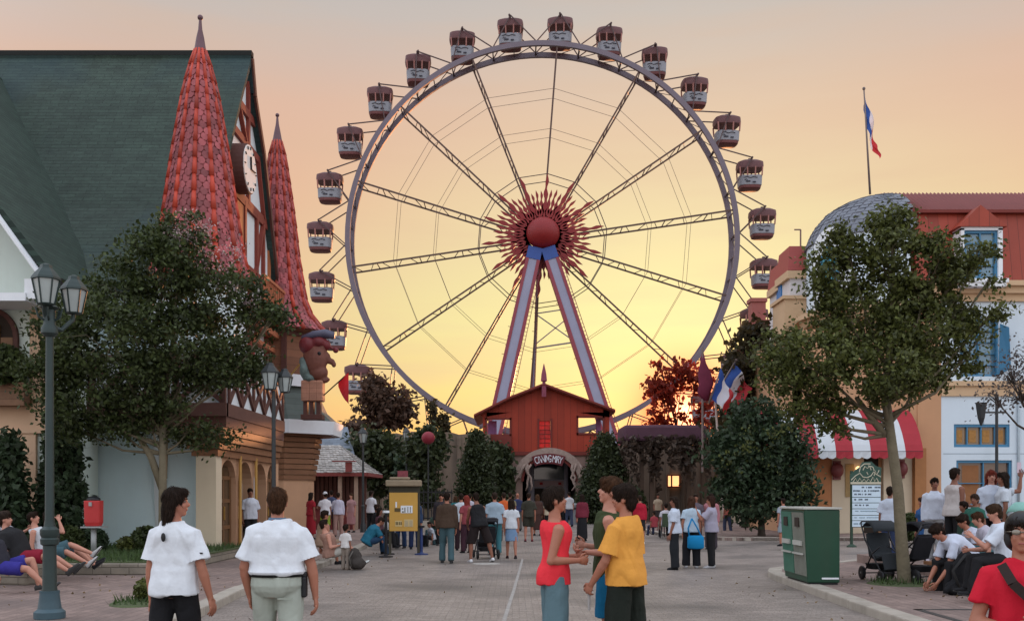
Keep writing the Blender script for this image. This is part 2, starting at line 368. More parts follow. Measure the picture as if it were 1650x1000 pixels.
def ribs(mb, prof, c, n, rad, a0=0, lift=.02):
    for k in range(n):
        t = a0+2*math.pi*k/n; P = []
        for j in range(15):
            (r, z), _ = prof_at(prof, j/14); P.append((c[0]+(r+lift)*math.cos(t), c[1]+(r+lift)*math.sin(t), c[2]+z))
        for j in range(14):
            a, b = Vector(P[j]), Vector(P[j+1]); mb.tube([a, a+(b-a)*1.04], [rad*(1-.5*j/14)*1.15, rad*(1-.5*j/14)*.8], 6)

# ------------------------------------------------------------------ timbered castle
M_shin = mat('green_shingle', (.030,.050,.038), rough=.72, var=.4, scale=1.6, bump=.6, grain=(7, .5), bscale=20, pat=('brick','xz',.55,.13,.5), stain=((.016,.045,.062), .25, .7), spec=.3)
M_plast = mat('white_plaster', (.66,.70,.72), rough=.85, var=.07, scale=1.5, bump=.15, stain=((.50,.55,.57), .8, .4))
M_wallblue = mat('pale_blue_wall', (.66,.80,.84), rough=.85, var=.08, scale=.8, bump=.12, stain=((.50,.50,.46), .7, .5))
M_timb = mat('red_timber', (.20,.035,.022), rough=.7, var=.25, scale=3, bump=.2)
M_dtimb = mat('dark_timber', (.085,.030,.022), rough=.7, var=.3, scale=3, bump=.25)
M_btimb = mat('brown_timber', (.21,.095,.045), rough=.7, var=.25, scale=2.5, bump=.25, pat=('plank','z',.19))
M_door = mat('door_timber', (.16,.075,.03), rough=.55, var=.25, scale=3, bump=.15)
M_tile = mat('mauve_tile', (.33,.075,.082), rough=.6, var=.3, scale=2.5, island=.36, bump=.2, stain=((.14,.05,.05), .8, .6))
M_rib = mat('red_ridge_tile', (.40,.045,.022), rough=.6, var=.3, scale=3, island=.3, stain=((.18,.04,.03), 1.0, .6))
M_tilebase = mat('tile_underlay', (.16,.028,.022), rough=.8)
M_peach = mat('peach_plaster', (.50,.29,.17), rough=.85, var=.1, scale=1.2, bump=.12, stain=((.34,.20,.13), .8, .35))
M_cream = mat('cream_plaster', (.62,.52,.38), rough=.85, var=.1, scale=1.2, bump=.12, stain=((.42,.34,.25), .8, .35))
M_gold = mat('brass_trim', (.45,.26,.07), rough=.4, metal=.3)
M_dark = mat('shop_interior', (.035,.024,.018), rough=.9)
M_blackm = mat('black_metal', (.018,.018,.02), rough=.45, metal=.4)
M_whitep = mat('white_paint', (.72,.75,.78), rough=.6, var=.08, scale=2)
XG = -8.85
castle = thing('timbered_castle', 'half timbered castle house with long green shingle roof, red spires and a clock', 'building', (XG,30,0))
front = [(33,16.2),(31.7,14.3),(30.35,12.2),(28.6,9.9),(26.8,8.15),(25.0,7.0)]
backp = [(33,16.2),(33.4,15.1),(34.6,13.6),(35.5,11.8),(36.5,9.8),(37.2,8.6)]
m = MB()
def sheet(prof, x0, x1, th, y1s=0):
    for (ya,za),(yb,zb) in zip(prof, prof[1:]):
        nrm = Vector((0, -(zb-za), (yb-ya))).normalized(); nrm = nrm if nrm.z > 0 else -nrm
        nrm = nrm*th
        P = [(x0,ya+y1s,za-.0),(x1,ya,za),(x1,yb,zb),(x0,yb+y1s,zb)]
        m.add([*P, *[(p[0]-nrm.x,p[1]-nrm.y,p[2]-nrm.z) for p in P]], [(0,1,2,3),(7,6,5,4),(1,0,4,5),(2,1,5,6),(3,2,6,7),(0,3,7,4)])
def dense(pr):
    out = []
    for (a,b),(c,d) in zip(pr, pr[1:]): out += [(a+(c-a)*t/3, b+(d-b)*t/3) for t in range(3)]
    return out+[pr[-1]]
rf_front = front
sheet(rf_front, -26, XG+.22, .14); sheet(backp, -26, XG+.22, .14)
roof = m.build('roof', M_shin, castle, recalc=True)
m = MB(); m.bar((-26,33,16.24),(XG+.25,33,16.24),.26,.16); m.build('ridge_cap', mat('ridge_felt', (.012,.014,.013), rough=.9), roof)
m = MB()
for pr in (backp,):
    for (ya,za),(yb,zb) in zip(pr, pr[1:]): m.bar((XG+.24,ya,za-.10),(XG+.24,yb,zb-.10),.20,.08,upv=(1,0,0)); 
m.build('bargeboard', M_dtimb, castle)
m = MB(); poly = [(XG,y,z-.1) for y, z in front[::-1]]+[(XG,y,z-.1) for y, z in backp[1:]]+[(XG,37.2,0),(XG,25.6,0)]
m.ext(poly, (-.3,0,0)); m.build('gable_wall', M_plast, castle)
m = MB(); m.bx((-26,25.55,0),(XG-.3,25.85,7.1)); m.bx((XG-.3,25.55,0),(-7.7,25.8,3.3)); m.build('front_wall', M_wallblue, castle)
m = MB()
def gy_rng(z):          # gable extent in Y at height z
    def inter(pr):
        for (ya,za),(yb,zb) in zip(pr, pr[1:]):
            if zb <= z <= za: return ya+(yb-ya)*(za-z)/(za-zb)
        return pr[-1][0]
    return inter(front), inter(backp)
for z, h in ((14.3,.26),(13.25,.24),(11.3,.34),(9.15,.30)):
    a, b = gy_rng(z); m.bar((XG+.05,a+.1,z),(XG+.05,b-.1,z),.10,h)
for y, z0, z1 in ((33.2,11.3,15.4),(31.2,9.15,11.3),(32.75,9.15,11.3),(34.3,9.15,11.3),(35.2,9.15,11.3),(31.2,6,9.15),(33.4,6,9.15),(35.6,6,9.15),(36.4,6,9.15),(29.4,6,9.15)):
    m.bar((XG+.052,y,z0),(XG+.052,y,z1),.11,.2,upv=(0,1,0))
for a, b in (((32.8,13.3),(31.9,14.3)),((34.1,9.2),(35.1,11.2)),((35.2,11.4),(34.4,13.2)),((29.6,6.3),(31,9)),((33.6,6.3),(35.4,9))):
    m.bar((XG+.05,a[0],a[1]),(XG+.05,b[0],b[1]),.09,.18,upv=(1,0,0))
m.build('timber_frame', M_timb, castle)
m = MB(); m.bx((XG-.0,31.35,9.3),(XG+.07,32.6,11.1)); sh = m.build('shutter', mat('orange_timber', (.36,.12,.045), var=.25, scale=2, pat=('plank','y',.21)), castle)
m = MB(); m.bx((XG+.0,36.0,9.3),(XG+.07,36.25,11)); m.build('shutter', mat('orange_timber', (0,0,0)), castle)
# clock: a drum standing out from the gable
m = MB(); c = at(401,272,33.4); dr = []
def xdisc(mb, x, y, z, r, d, n=32):
    a = [(x, y+r*math.cos(2*math.pi*k/n), z+r*math.sin(2*math.pi*k/n)) for k in range(n)]; mb.ext(a, (d,0,0))
cy_, cz_ = 31.75, 12.03
xdisc(m, XG+.01, cy_, cz_, .78, .46); ck = m.build('clock', M_dtimb, castle)
m = MB(); xdisc(m, XG+.475, cy_, cz_, .74, .03); m.build('clock_face', mat('clock_white', (.72,.68,.64), var=.05), ck)
m = MB()
for k in range(12):
    a = k*math.pi/6; m.bar((XG+.515,cy_+.60*math.cos(a),cz_+.60*math.sin(a)),(XG+.515,cy_+.70*math.cos(a),cz_+.70*math.sin(a)),.02,.05,upv=(1,0,0))
m.build('hour_marks', M_blackm, ck)
for a, l, w in ((R(95),.38,.07),(R(5),.56,.05)):
    m = MB(); m.bar((XG+.53,cy_,cz_),(XG+.53,cy_+l*math.cos(a),cz_+l*math.sin(a)),.02,w,upv=(1,0,0)); m.build('clock_hand', M_blackm, ck)
# little gallery under the gable window
m = MB()
for y in np.arange(33.6,36.6,.28): m.bx((XG+.45,y,8.1),(XG+.5,y+.09,9.0))
m.bx((XG+.42,33.5,9.0),(XG+.53,36.7,9.1)); m.bx((XG+.01,33.5,7.85),(XG+.6,36.7,8.05)); m.bx((XG+.01,33.5,7.3),(XG+.4,36.7,7.5)); m.bx((XG+.01,33.5,6.8),(XG+.25,36.7,6.95))
m.build('gallery', mat('gallery_timber', (.40,.13,.06), var=.25, scale=3), castle)
# spire 1 (nearer) and spire 2
def spire(c, prof, tip, n_rib, rows, width, a0):
    m = MB(); m.lathe(prof, c, 48, caps=True); base = m.build('spire_roof', M_tilebase, castle, smooth=40)
    m = MB(); tile_rows(m, prof, c, 24, rows, 'u', width); m.build('tiles', M_tile, base, recalc=False)
    m = MB(); ribs(m, prof, c, n_rib, .085, a0); m.build('ridge_tiles', M_rib, base, smooth=True)
    m = MB(); z0 = prof[-1][1]; r0 = prof[-1][0]
    m.lathe([(r0*1.35,z0-.05),(r0*1.1,z0+.1),(r0*.8,z0+.35),(r0*.42,z0+(tip-z0)*.6),(.035,tip-.12),(.03,tip-.1)], c, 14); m.sph((c[0],c[1],c[2]+tip-.06), .075, 10, 8)
    m.build('finial', mat('lead_grey', (.13,.07,.08), rough=.5, metal=.3), base, smooth=40)
    return base
c1 = (-8.33,26.6,0)
spire(c1, [(1.34,7.3),(1.17,7.75),(1.05,8.3),(.93,9.2),(.72,10.7),(.45,12.35),(.26,13.1),(.13,13.5)], 14.45, 12, 38, .20, .13)
c2 = (-8.84,37.5,0)
spire(c2, [(1.92,7.7),(1.62,8.0),(1.30,8.35),(1.06,8.9),(.78,10.6),(.62,12.1),(.42,13.55),(.29,14.4),(.15,14.95)], 16.0, 12, 38, .22, .2)
m = MB(); m.lathe([(.98,3.0),(.98,7.32),(1.25,7.36)], c1, 32); m.build('spire_shaft', M_wallblue, castle, smooth=40)
# upper body under spire 2 : timber octagon with posts
m = MB(); m.lathe([(1.45,5.6),(1.45,7.62),(1.85,7.7)], c2, 8, a0=R(22.5)); ub = m.build('spire_room', mat('room_timber', (.20,.085,.045), var=.2, scale=2, pat=('plank','z',.28)), castle)
m = MB()
for k in range(8):
    t = R(22.5)+k*math.pi/4; m.bar((c2[0]+1.47*math.cos(t),c2[1]+1.47*math.sin(t),5.6),(c2[0]+1.47*math.cos(t),c2[1]+1.47*math.sin(t),7.68),.17)
    t2 = t+math.pi/4; 
    for z in (5.7,7.55): m.bar((c2[0]+1.47*math.cos(t),c2[1]+1.47*math.sin(t),z),(c2[0]+1.47*math.cos(t2),c2[1]+1.47*math.sin(t2),z),.14)
m.build('room_posts', M_dtimb, ub)
# skirt roof round the corner with its white fascia
m = MB(); m.lathe([(2.42,4.3),(1.9,4.75),(1.42,5.75)], c2, 8, a0=R(22.5)); sk = m.build('skirt_roof', mat('slate_green', (.075,.095,.085), rough=.7, var=.3, scale=1.5, bump=.3, pat=('plank','z',.22)), castle)
m = MB(); m.lathe([(2.44,3.86),(2.52,4.34),(2.30,4.34),(2.24,3.86)], c2, 8, a0=R(22.5), caps=False); m.build('fascia', M_whitep, sk)
m = MB(); m.lathe([(1.5,5.7),(1.66,5.62),(1.66,6.05),(1.5,6.05)], c2, 8, a0=R(22.5), caps=False); m.build('flashing', M_whitep, sk)
m = MB(); m.lathe([(1.42,3.88),(2.3,3.9)], c2, 8, a0=R(22.5), caps=True); m.build('soffit', mat('soffit_brown', (.17,.085,.05), var=.2), sk)
m = MB(); m.lathe([(1.38,0),(1.38,3.9)], c2, 8, a0=R(22.5)); cb = m.build('corner_wall', M_peach, castle)
m = MB()
for i in range(9):
    z = 2.2+i*.2; m.lathe([(1.44+.035*i,z),(1.44+.035*i,z+.17)], c2, 8, a0=R(22.5))
m.build('log_courses', M_btimb, cb)
# first-floor gallery with white saltire panels over the arcade
m = MB(); m.bx((-10.6,24.9,3.35),(-7.15,31.2,3.62)); m.bx((-7.3,24.85,3.62),(-7.12,31.2,3.95)); m.bx((-10.6,24.8,3.62),(-7.12,24.98,3.95)); m.bx((-10.6,24.8,5.0),(-7.12,24.98,5.14)); m.bx((-7.3,24.985,5.0),(-7.12,31.2,5.14))
bal = m.build('balcony', mat('balcony_timber', (.115,.05,.038), var=.25, scale=2.5, bump=.2), castle)
m = MB(); m.bx((-10.55,24.92,3.95),(-7.4,24.95,5.0)); m.bx((-7.22,25.05,3.95),(-7.19,31.1,5.0)); m.build('panel', M_plast, bal)
m = MB()
xs = [-10.5,-9.45,-8.4,-7.22]
for x in xs: m.bx((x-.07,24.82,3.95),(x+.07,24.96,5.0))
for a, b in zip(xs, xs[1:]):
    m.bar((a,24.88,3.97),(b,24.88,4.98),.10,.11); m.bar((a,24.87,4.98),(b,24.87,3.97),.10,.11)
ys = [25.2,26.4,27.6,28.8,30.0,31.1]
for y in ys: m.bx((-7.26,y-.07,3.95),(-7.13,y+.07,5.0))
for a, b in zip(ys, ys[1:]):
    m.bar((-7.18,a,3.97),(-7.18,b,4.98),.10,.11); m.bar((-7.17,a,4.98),(-7.17,b,3.97),.10,.11)
m.build('saltire', M_dtimb, bal)
# ground-floor arcade facing the road
XA = -7.42
m = MB(); m.bx((-7.86,24.75,0),(XA+.06,25.25,2.62)); m.build('pillar', M_cream, castle)
m = MB()
for i, (e, z) in enumerate(((.02,2.62),(.12,2.80),(.22,2.98),(.30,3.16))): m.bx((-7.95-e,24.75-e*.5,z),(XA+.1+e*.6,31.1,z+.17))
m.build('corbel', M_btimb, castle)
m = MB()
bays = [(25.3,26.75),(26.95,28.4),(28.6,30.05),(30.15,31.3)]
for (a, b) in bays:                     # arched spandrels: wall above each arch
    cyy = (a+b)/2; r = (b-a)/2; top = 2.66; arc = [(XA, cyy+r*math.cos(t), 1.95+.62*math.sin(t)) for t in np.linspace(0, math.pi, 13)]
    for p, q in zip(arc, arc[1:]): m.ext([p, q, (XA,q[1],top), (XA,p[1],top)], (-.28,0,0))
for a, b in ((25.25,25.3),(26.75,26.95),(28.4,28.6),(30.05,30.15),(31.3,31.6)): m.bx((XA-.281,a,0.1),(XA+.004,b,2.66))
m.build('arcade', M_peach, castle)
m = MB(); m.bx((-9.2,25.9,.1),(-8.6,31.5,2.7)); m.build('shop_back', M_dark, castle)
def shop_door(a, b, n):
    m = MB()
    for k in range(n+1):
        y = a+.04+(b-a-.08)*k/n; m.bx((XA-.2,y-.045,.12),(XA-.12,y+.045,2.15))
    for z in (.14,.75,1.45,2.05): m.bx((XA-.19,a+.05,z),(XA-.13,b-.05,z+.10))
    d = m.build('door', M_door, castle)
    m = MB(); m.bx((XA-.17,a+.06,.2),(XA-.155,b-.06,2.4)); m.build('pane', glass('shop_glass', (.07,.045,.025)), d)
    m = MB(); m.bx((XA-.115,(a+b)/2-.03,1.0),(XA-.08,(a+b)/2+.01,1.35)); m.build('handle', M_gold, d)
shop_door(25.32,26.73,2); shop_door(26.97,27.6,1); shop_door(30.17,31.28,2)
m = MB()
for y in (26.85,28.5): m.tube([(XA+.09,y,.1),(XA+.09,y,2.7)], .045, 8)
m.build('brass_post', M_gold, castle)
# goods glinting behind the shop panes
m = MB()
for z in (1.0,1.3,1.65):
    for k in range(9): m.box((XA-.45, 25.45+k*.14, z+rnd.uniform(0,.06)), (.12,.08,.11))
m.bx((XA-.6,25.4,.9),(XA-.38,26.7,.95)); m.bx((XA-.6,25.4,1.25),(XA-.38,26.7,1.28)); m.bx((XA-.6,25.4,1.6),(XA-.38,26.7,1.63))
m.build('shop_display', mat('display_goods', (.45,.12,.06), var=.5, scale=4, island=.5), castle)
# wall running on behind the corner, and rear bulk
m = MB(); m.bx((-26,36.9,0),(XG-.31,37.2,8.7)); m.build('rear_wall', M_plast, castle)

# ------------------------------------------------------------------ plaster house (front wing)
house = thing('plaster_house', 'pale plaster house with peach pilasters, arched shuttered window and green roof', 'building', (-12.5,23.5,0))
m = MB(); m.bx((-17,23.5,0),(-10.6,25.5,6.6)); m.build('wall', mat('mint_wall', (.62,.70,.64), rough=.85, var=.08, scale=.8, stain=((.44,.44,.38), .9, .4)), house)
m = MB(); m.bx((-11.35,23.42,3.9),(-10.95,23.5,6.6)); m.bx((-17,23.36,3.1),(-10.55,23.5,3.2)); m.bx((-17,23.42,3.2),(-10.58,23.5,3.9)); m.bx((-17,23.32,3.9),(-10.52,23.5,3.97)); m.bx((-11.75,23.40,.1),(-11.2,23.5,3.1)); m.bx((-12.6,23.44,.1),(-12.1,23.5,3.1)); m.bx((-17,23.45,.1),(-13.2,23.5,3.1))
m.build('pilasters', mat('peach_trim', (.60,.40,.26), var=.1, scale=1.5, bump=.1), house)
m = MB(); cx, zc, rw = -12.35, 5.35, .68
arc = [(cx+rw*math.cos(t), 23.47, zc+rw*math.sin(t)) for t in np.linspace(0, math.pi, 15)]
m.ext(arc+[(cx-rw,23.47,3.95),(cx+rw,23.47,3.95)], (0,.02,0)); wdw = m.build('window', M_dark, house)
m = MB()
for p, q in zip(arc, arc[1:]): m.bar((p[0],23.43,p[2]),(q[0],23.43,q[2]),.10,.10)
m.bar((cx-rw,23.43,3.95),(cx-rw,23.43,zc),.1); m.bar((cx+rw,23.43,3.95),(cx+rw,23.43,zc),.1); m.build('frame', M_dtimb, wdw)
m = MB()
for k in range(4): m.bx((cx-.6+k*.31,23.40,4.0),(cx-.6+k*.31+.28,23.46,5.35+.3*(k in (1,2))))
m.build('shutter', M_door, wdw)
m = MB(); m.bx((-13.2,23.0,3.72),(-11.28,23.36,4.25)); m.build('window_box', mat('box_timber', (.17,.09,.05), var=.3, pat=('plank','z',.18)), house)
m = MB(); a = [(-10.3,6.6),(-12.2,9.0),(-14.6,12.3),(-16.6,15.2)]
for (xa,za),(xb,zb) in zip(a, a[1:]):
    P = [(xa,22.4,za),(xa,33.5,za),(xb,33.5,zb),(xb,22.4,zb)]; m.add(P+[(p[0]-.1,p[1],p[2]-.12) for p in P], [(0,1,2,3),(7,6,5,4),(0,3,7,4),(1,0,4,5),(2,1,5,6),(3,2,6,7)])
P = [(-16.6,22.4,15.2),(-16.6,33.5,15.2),(-23,33.5,6.6),(-23,22.4,6.6)]; m.add(P+[(p[0]+.1,p[1],p[2]-.12) for p in P], [(0,1,2,3),(7,6,5,4),(0,3,7,4),(1,0,4,5),(2,1,5,6),(3,2,6,7)])
wr = m.build('roof', mat('green_shingle_wing', (.031,.053,.041), rough=.75, var=.3, scale=1.2, bump=.5, bscale=20, pat=('brick','yz',.55,.13,.5), spec=.3), house)
m = MB(); m.bar((-10.42,22.36,6.38),(-16.6,22.36,15.0),.05,.42,upv=(0,1,0)); m.bx((-13.2,22.3,6.0),(-10.9,23.45,6.18)); m.bx((-10.95,22.35,6.05),(-10.22,22.42,6.5)); m.build('fascia', M_whitep, wr)
m = MB(); m.bar((-10.24,22.35,6.45),(-10.24,25.6,6.45),.16,.14); m.build('gutter', M_blackm, wr)
m = MB(); m.ext([(-10.6,23.5,6.6),(-17,23.5,6.6),(-16.6,23.5,14.9)], (0,.3,0)); m.build('gable', mat('mint_wall', (0,0,0)), house)

# ------------------------------------------------------------------ jester head sign on its pedestal
JX, JY = gx(508,34.6), 34.6; jz = lambda py: gz(py, JY); jx = lambda px: gx(px, JY)
jest = thing('jester_sign', 'big painted jester bust in red hat jutting out over the corner roof', 'sculpture', (JX,JY,jz(680)))
M_face = mat('painted_face_shaded', (.155,.052,.034), rough=.65, var=.35, scale=5, bump=.3, bscale=12); M_hat = mat('painted_hat_shaded', (.14,.016,.02), rough=.55, var=.35, scale=4, bump=.3, bscale=10); M_hatb = mat('hat_brim', (.075,.075,.12), rough=.5)  # face and hat darkened: the bust's shade is in these colours
WORK = bpy.data.scenes.new('work')          # a bench for meshing, removed at the end
def remesh(mb, voxel, it=2, disp=0, dsc=9.0, smooth_f=.5):
    me = mb.mesh('tmp'); o = bpy.data.objects.new('tmp', me); WORK.collection.objects.link(o)
    r = o.modifiers.new('r', 'REMESH'); r.mode = 'VOXEL'; r.voxel_size = voxel
    if it: s = o.modifiers.new('s', 'SMOOTH'); s.iterations = it; s.factor = smooth_f
    WORK.view_layers[0].update(); dg = WORK.view_layers[0].depsgraph; out = bpy.data.meshes.new_from_object(o.evaluated_get(dg))
    bpy.data.objects.remove(o); bpy.data.meshes.remove(me)
    if disp:
        ofs = Vector((rnd.uniform(0,50), rnd.uniform(0,50), 0))
        k = len(out.vertices); co = np.empty(k*3, np.float32); no = np.empty(k*3, np.float32); out.vertices.foreach_get('co', co); out.vertex_normals.foreach_get('vector', no)
        co = co.reshape(-1,3); no = no.reshape(-1,3); dd = np.empty(k, np.float32)
        for i, p in enumerate(co.tolist()):
            q = Vector((p[0]*dsc, p[1]*dsc, p[2]*dsc*.55))+ofs
            dd[i] = noise.noise(q)+.6*noise.noise(q*2.1)-.6*abs(noise.noise(q*.9+Vector((3,1,7)))+1.1*max(0, 1-2.6*abs(noise.noise(Vector((q.x*.9+9+q.z*.35,q.y*.9,q.z*.45-q.x*.3)))))**2)
        dd = np.clip(dd*.9-.02, -.35, 1.1); out.vertices.foreach_set('co', (co+no*dd[:,None]*disp).ravel()); out.update()
    out.polygons.foreach_set('use_smooth', [True]*len(out.polygons)); return out
def jell(mb, px, py, rx, ry, d, dy=0):
    s = JY/F; mb.ell((jx(px), JY+dy, jz(py)), (rx*s,0,0), (0,d,0), (0,0,ry*s), 16, 10)
m = MB(); jell(m,508,578,20,29,.36); jell(m,512,600,17,14,.28); jell(m,524,576,9,10,.12); jell(m,533,582,7,5,.09); jell(m,538,587,4,5,.07); jell(m,520,613,10,4.5,.15); jell(m,528,611,4,3,.1); jell(m,519,597,6,4,.13); jell(m,510,592,12,10,.24); jell(m,518,560,9,6,.24); jell(m,515,565,12,8,.26)
hd = link('head', remesh(m, .035, 2), M_face, None)
hd.parent = jest; hd.data.transform(Matrix.Translation(-jest.location))
for dy in (-.3, .3):
    m = MB(); jell(m, 517, 571, 3, 3, .05, dy); m.build('eye', M_blackm, jest, smooth=True)
m = MB(); jell(m,497,556,15,16,.42); jell(m,513,552,15,11,.36); jell(m,525,556,8,9,.2); m.tube([at(525,556,JY), at(533,560,JY), at(538,563,JY)], [.1,.05,.03])
h_ = link('cap', remesh(m, .035, 2), M_hat); h_.parent = jest; h_.data.transform(Matrix.Translation(-jest.location))
m = MB(); m.sph(at(541,564,JY), .10, 12, 8); m.build('bell', M_hat, jest, smooth=True)
m = MB(); m.loft([((jx(488),JY,jz(546)),(0,.25,0),(0,0,.12)),((jx(505),JY,jz(541)),(0,.34,0),(0,0,.17)),((jx(525),JY,jz(538)),(0,.3,0),(0,0,.17)),((jx(539),JY,jz(540)),(0,.1,0),(0,0,.12))], 14); m.build('hat_peak', M_hatb, jest, smooth=True)
m = MB(); jell(m,492,596,9,16,.42); jell(m,500,610,10,8,.40); jell(m,489,584,6,9,.35)
rf = link('ruff', remesh(m, .04, 1, .06, 7), mat('pale_green_ruff_shaded', (.11,.15,.14), var=.35, scale=5)); rf.parent = jest; rf.data.transform(Matrix.Translation(-jest.location))  # ruff dulled, its shade is part of the colour
m = MB()
for i, (px, w) in enumerate(((494,7),(506,7),(516,6))): m.box((jx(px),JY,jz(630)), (w*.0216*1.9,.55,.72), 0)
m.build('tunic', mat('tunic_stripe', (.36,.17,.11), var=.4, scale=3, pat=('plank','z',.17)), jest, bevel=.05)
m = MB()
for px in (493,503,514): m.box((jx(px),JY,jz(658)), (.14,.3,.75)); 
m.box((jx(504),JY,jz(672)), (.75,.5,.18)); m.build('pedestal', M_dtimb, jest, bevel=.02)
m = MB(); m.bar(at(490,578,35.6), at(462,612,35.9), .05); m.build('stay', M_gold, jest)
# red pennant on a slanting rod
flag1 = thing('red_pennant', 'red pennant on a slanting rod below the jester bust', 'flag', at(526,633,34.6))
m = MB(); m.tube([at(520,638,34.6), at(562,600,34.6)], .022, 6); m.build('rod', M_blackm, flag1)
m = MB(); pts = []
for i in range(9):
    t = i/8
    for j in range(5):
        u = j/4; px = 545+17*t*1.0; top = 616-16*t; bot = 622+30*t*(1 if t<.8 else .95); pts.append(at(px-2*math.sin(t*3), top+(bot-top)*u, 34.6+.12*math.sin(t*5+u*2)))
m.add(pts, [(i*5+j, i*5+j+1, (i+1)*5+j+1, (i+1)*5+j) for i in range(8) for j in range(4)])
m.build('cloth', mat('red_flag', (.45,.02,.03), rough=.7, trans=.35), flag1, smooth=True, recalc=False)

# ------------------------------------------------------------------ shop pavilion with shingled roof, slate house behind it
M_shingle = mat('grey_shingle', (.33,.31,.29), rough=.85, var=.25, island=.22, scale=3)
pav = thing('shop_pavilion', 'open timber kiosk with hipped pale shingle roof and red eaves', 'kiosk', (-8.7,45,0))
def shingle_slope(mb, a, b, c, d, n, rows, lift=.03):
    """rows of loose shingles on a slope: a-b eave, d-c ridge"""
    a, b, c, d = map(Vector, (a,b,c,d)); nr = (b-a).cross(d-a).normalized()
    nr = nr if nr.z > 0 else -nr
    for i in range(rows):
        t0, t1 = i/rows, min(1,(i+1.3)/rows); e0, e1 = a.lerp(d,t0), b.lerp(c,t0); f0, f1 = a.lerp(d,t1), b.lerp(c,t1); k = max(2,int(n*(e1-e0).length/(b-a).length))
        for j in range(k):
            u0 = max(0,min(1,(j+.5*(i%2)+.03)/k)); u1 = max(0,min(1,(j+.5*(i%2)+.97)/k))
            if u1-u0 < .01: continue
            l = nr*lift*rnd.uniform(.6,1.6); sh_ = (f0-e0)*rnd.uniform(-.12,.1)
            p, q = e0.lerp(e1,u0)+sh_, e0.lerp(e1,u1)+sh_; r_, s_ = f0.lerp(f1,u1), f0.lerp(f1,u0)
            mb.add([p+l,q+l,r_+nr*.004,s_+nr*.004,p-nr*.01,q-nr*.01], [(0,1,2,3),(4,5,1,0)])
y0, y1 = 43.6, 48.5; ez, rz_ = 2.62, 3.95; xl, xr = gx(452,43.6), gx(592,43.6)
r0, r1 = (gx(478,46), 46, rz_), (gx(548,46), 46, rz_)
r0, r1 = Vector(r0), Vector(r1)
e = [Vector((xl,y0,ez)),Vector((xr,y0,ez)),Vector((xr,y1,ez)),Vector((xl,y1,ez))]
m = MB(); m.add([*e,r0,r1], [(0,1,5,4),(1,2,5),(2,3,4,5),(3,0,4),(3,2,1,0)]); rf = m.build('roof', mat('shingle_underlay', (.20,.18,.16)), pav)
m = MB(); shingle_slope(m, e[0],e[1],r1,r0, 26, 13); shingle_slope(m, e[1],e[2],r1,r1, 20, 13); shingle_slope(m, e[3],e[0],r0,r0, 20, 13); m.build('shingles', M_shingle, rf, recalc=False)
m = MB()
for a, b in zip(e, e[1:]+e[:1]): m.bar(a-Vector((0,0,.07)), b-Vector((0,0,.07)), .08, .15)
m.build('eaves', mat('eaves_red', (.22,.05,.045), var=.2), rf)
m = MB(); c_ = at(562,752,43.4); m.box((c_.x,c_.y,c_.z), (.26,.26,.42)); m.box((c_.x-.2,c_.y,c_.z+.25),(1.0,.4,.05)); m.build('roof_lantern', mat('eaves_red', (0,0,0)), rf)
for px in (464,486,548,574):
    m = MB(); x = gx(px,43.9); m.bx((x-.08,43.8,.1),(x+.08,43.96,2.6)); m.build('post', mat('pale_post', (.34,.24,.18), var=.15), pav)
m = MB()
for k in range(17):
    x = xl+.35+k*(xr-xl-.7)/16; m.bx((x-.07,45.2+.02*(k%2),.1),(x+.07,45.3,2.6))
m.bx((xl+.3,45.3,.1),(xr-.3,45.4,2.6)); m.build('back_boarding', mat('maroon_boarding', (.10,.04,.03), var=.3), pav)
m = MB(); m.bx((xl+.5,44.3,.1),(xr-.8,44.9,1.05)); m.bx((xl+.4,44.2,1.05),(xr-.7,44.95,1.12)); m.build('counter', mat('counter_red', (.17,.03,.03), var=.3), pav)
for px in (469,494):
    m = MB(); c_ = at(px,773,45.1); m.box((c_.x,45.12,c_.z),(.17,.03,.11)); m.build('price_card', M_whitep, pav)
slate = thing('slate_house', 'low house with blue grey slate roof behind the kiosk', 'building', (-8.5,53,0))
m = MB(); m.bx((-14,53,0),(gx(566,53),58,3.9)); m.build('wall', M_cream, slate)
m = MB(); P = [(-14,52.6,3.7),(gx(572,52.6),52.6,3.7),(gx(560,55.5),55.5,5.45),(-14,55.5,5.45)]; m.add(P+[(-14,58.5,3.7),(gx(566,58.5),58.5,3.7)], [(0,1,2,3),(3,2,5,4),(1,5,2),(0,3,4)])
m.build('roof', mat('blue_slate', (.14,.17,.21), rough=.7, var=.3, scale=1.2, pat=('brick','xz',.4,.16,.6)), slate)

# ------------------------------------------------------------------ park wall, gate house
M_rough = mat('rough_render', (.185,.135,.10), rough=.9, var=.25, scale=.8, bump=.6, bscale=6, stain=((.085,.065,.05), 1.1, .8))
def crag(name, label, x0, x1, Y, h, th=.8):
    """a stone perimeter wall with an uneven top"""
    n = 26; m = MB(); tp = [h+rnd.uniform(-.12,.12) for _ in range(n+1)]
    poly = [(x0+(x1-x0)*i/n, Y, tp[i]) for i in range(n+1)]; m.ext([(x0,Y,0)]+poly+[(x1,Y,0)], (0,th,0))
    w = thing(name, label, 'wall', ((x0+x1)/2, Y, 0)); m.build('masonry', M_rough, w)
    m = MB()
    for i in range(0, n, 3):
        x = x0+(x1-x0)*i/n; m.bx((x-.14,Y-.12,0),(x+.14,Y-.003,h*rnd.uniform(.9,1.0)))
    m.build('pilasters', M_rough, w, bevel=.05)
    return w
crag('perimeter_wall', 'tall weathered brown wall between the kiosk and the red gate house', gx(528,63), gx(790,63), 63, gz(697,63))
crag('perimeter_wall', 'brown wall with a lit window beside the vine pergola', gx(955,63), gx(1165,63), 63, gz(715,63))
GY = 64.0; gs = GY/F
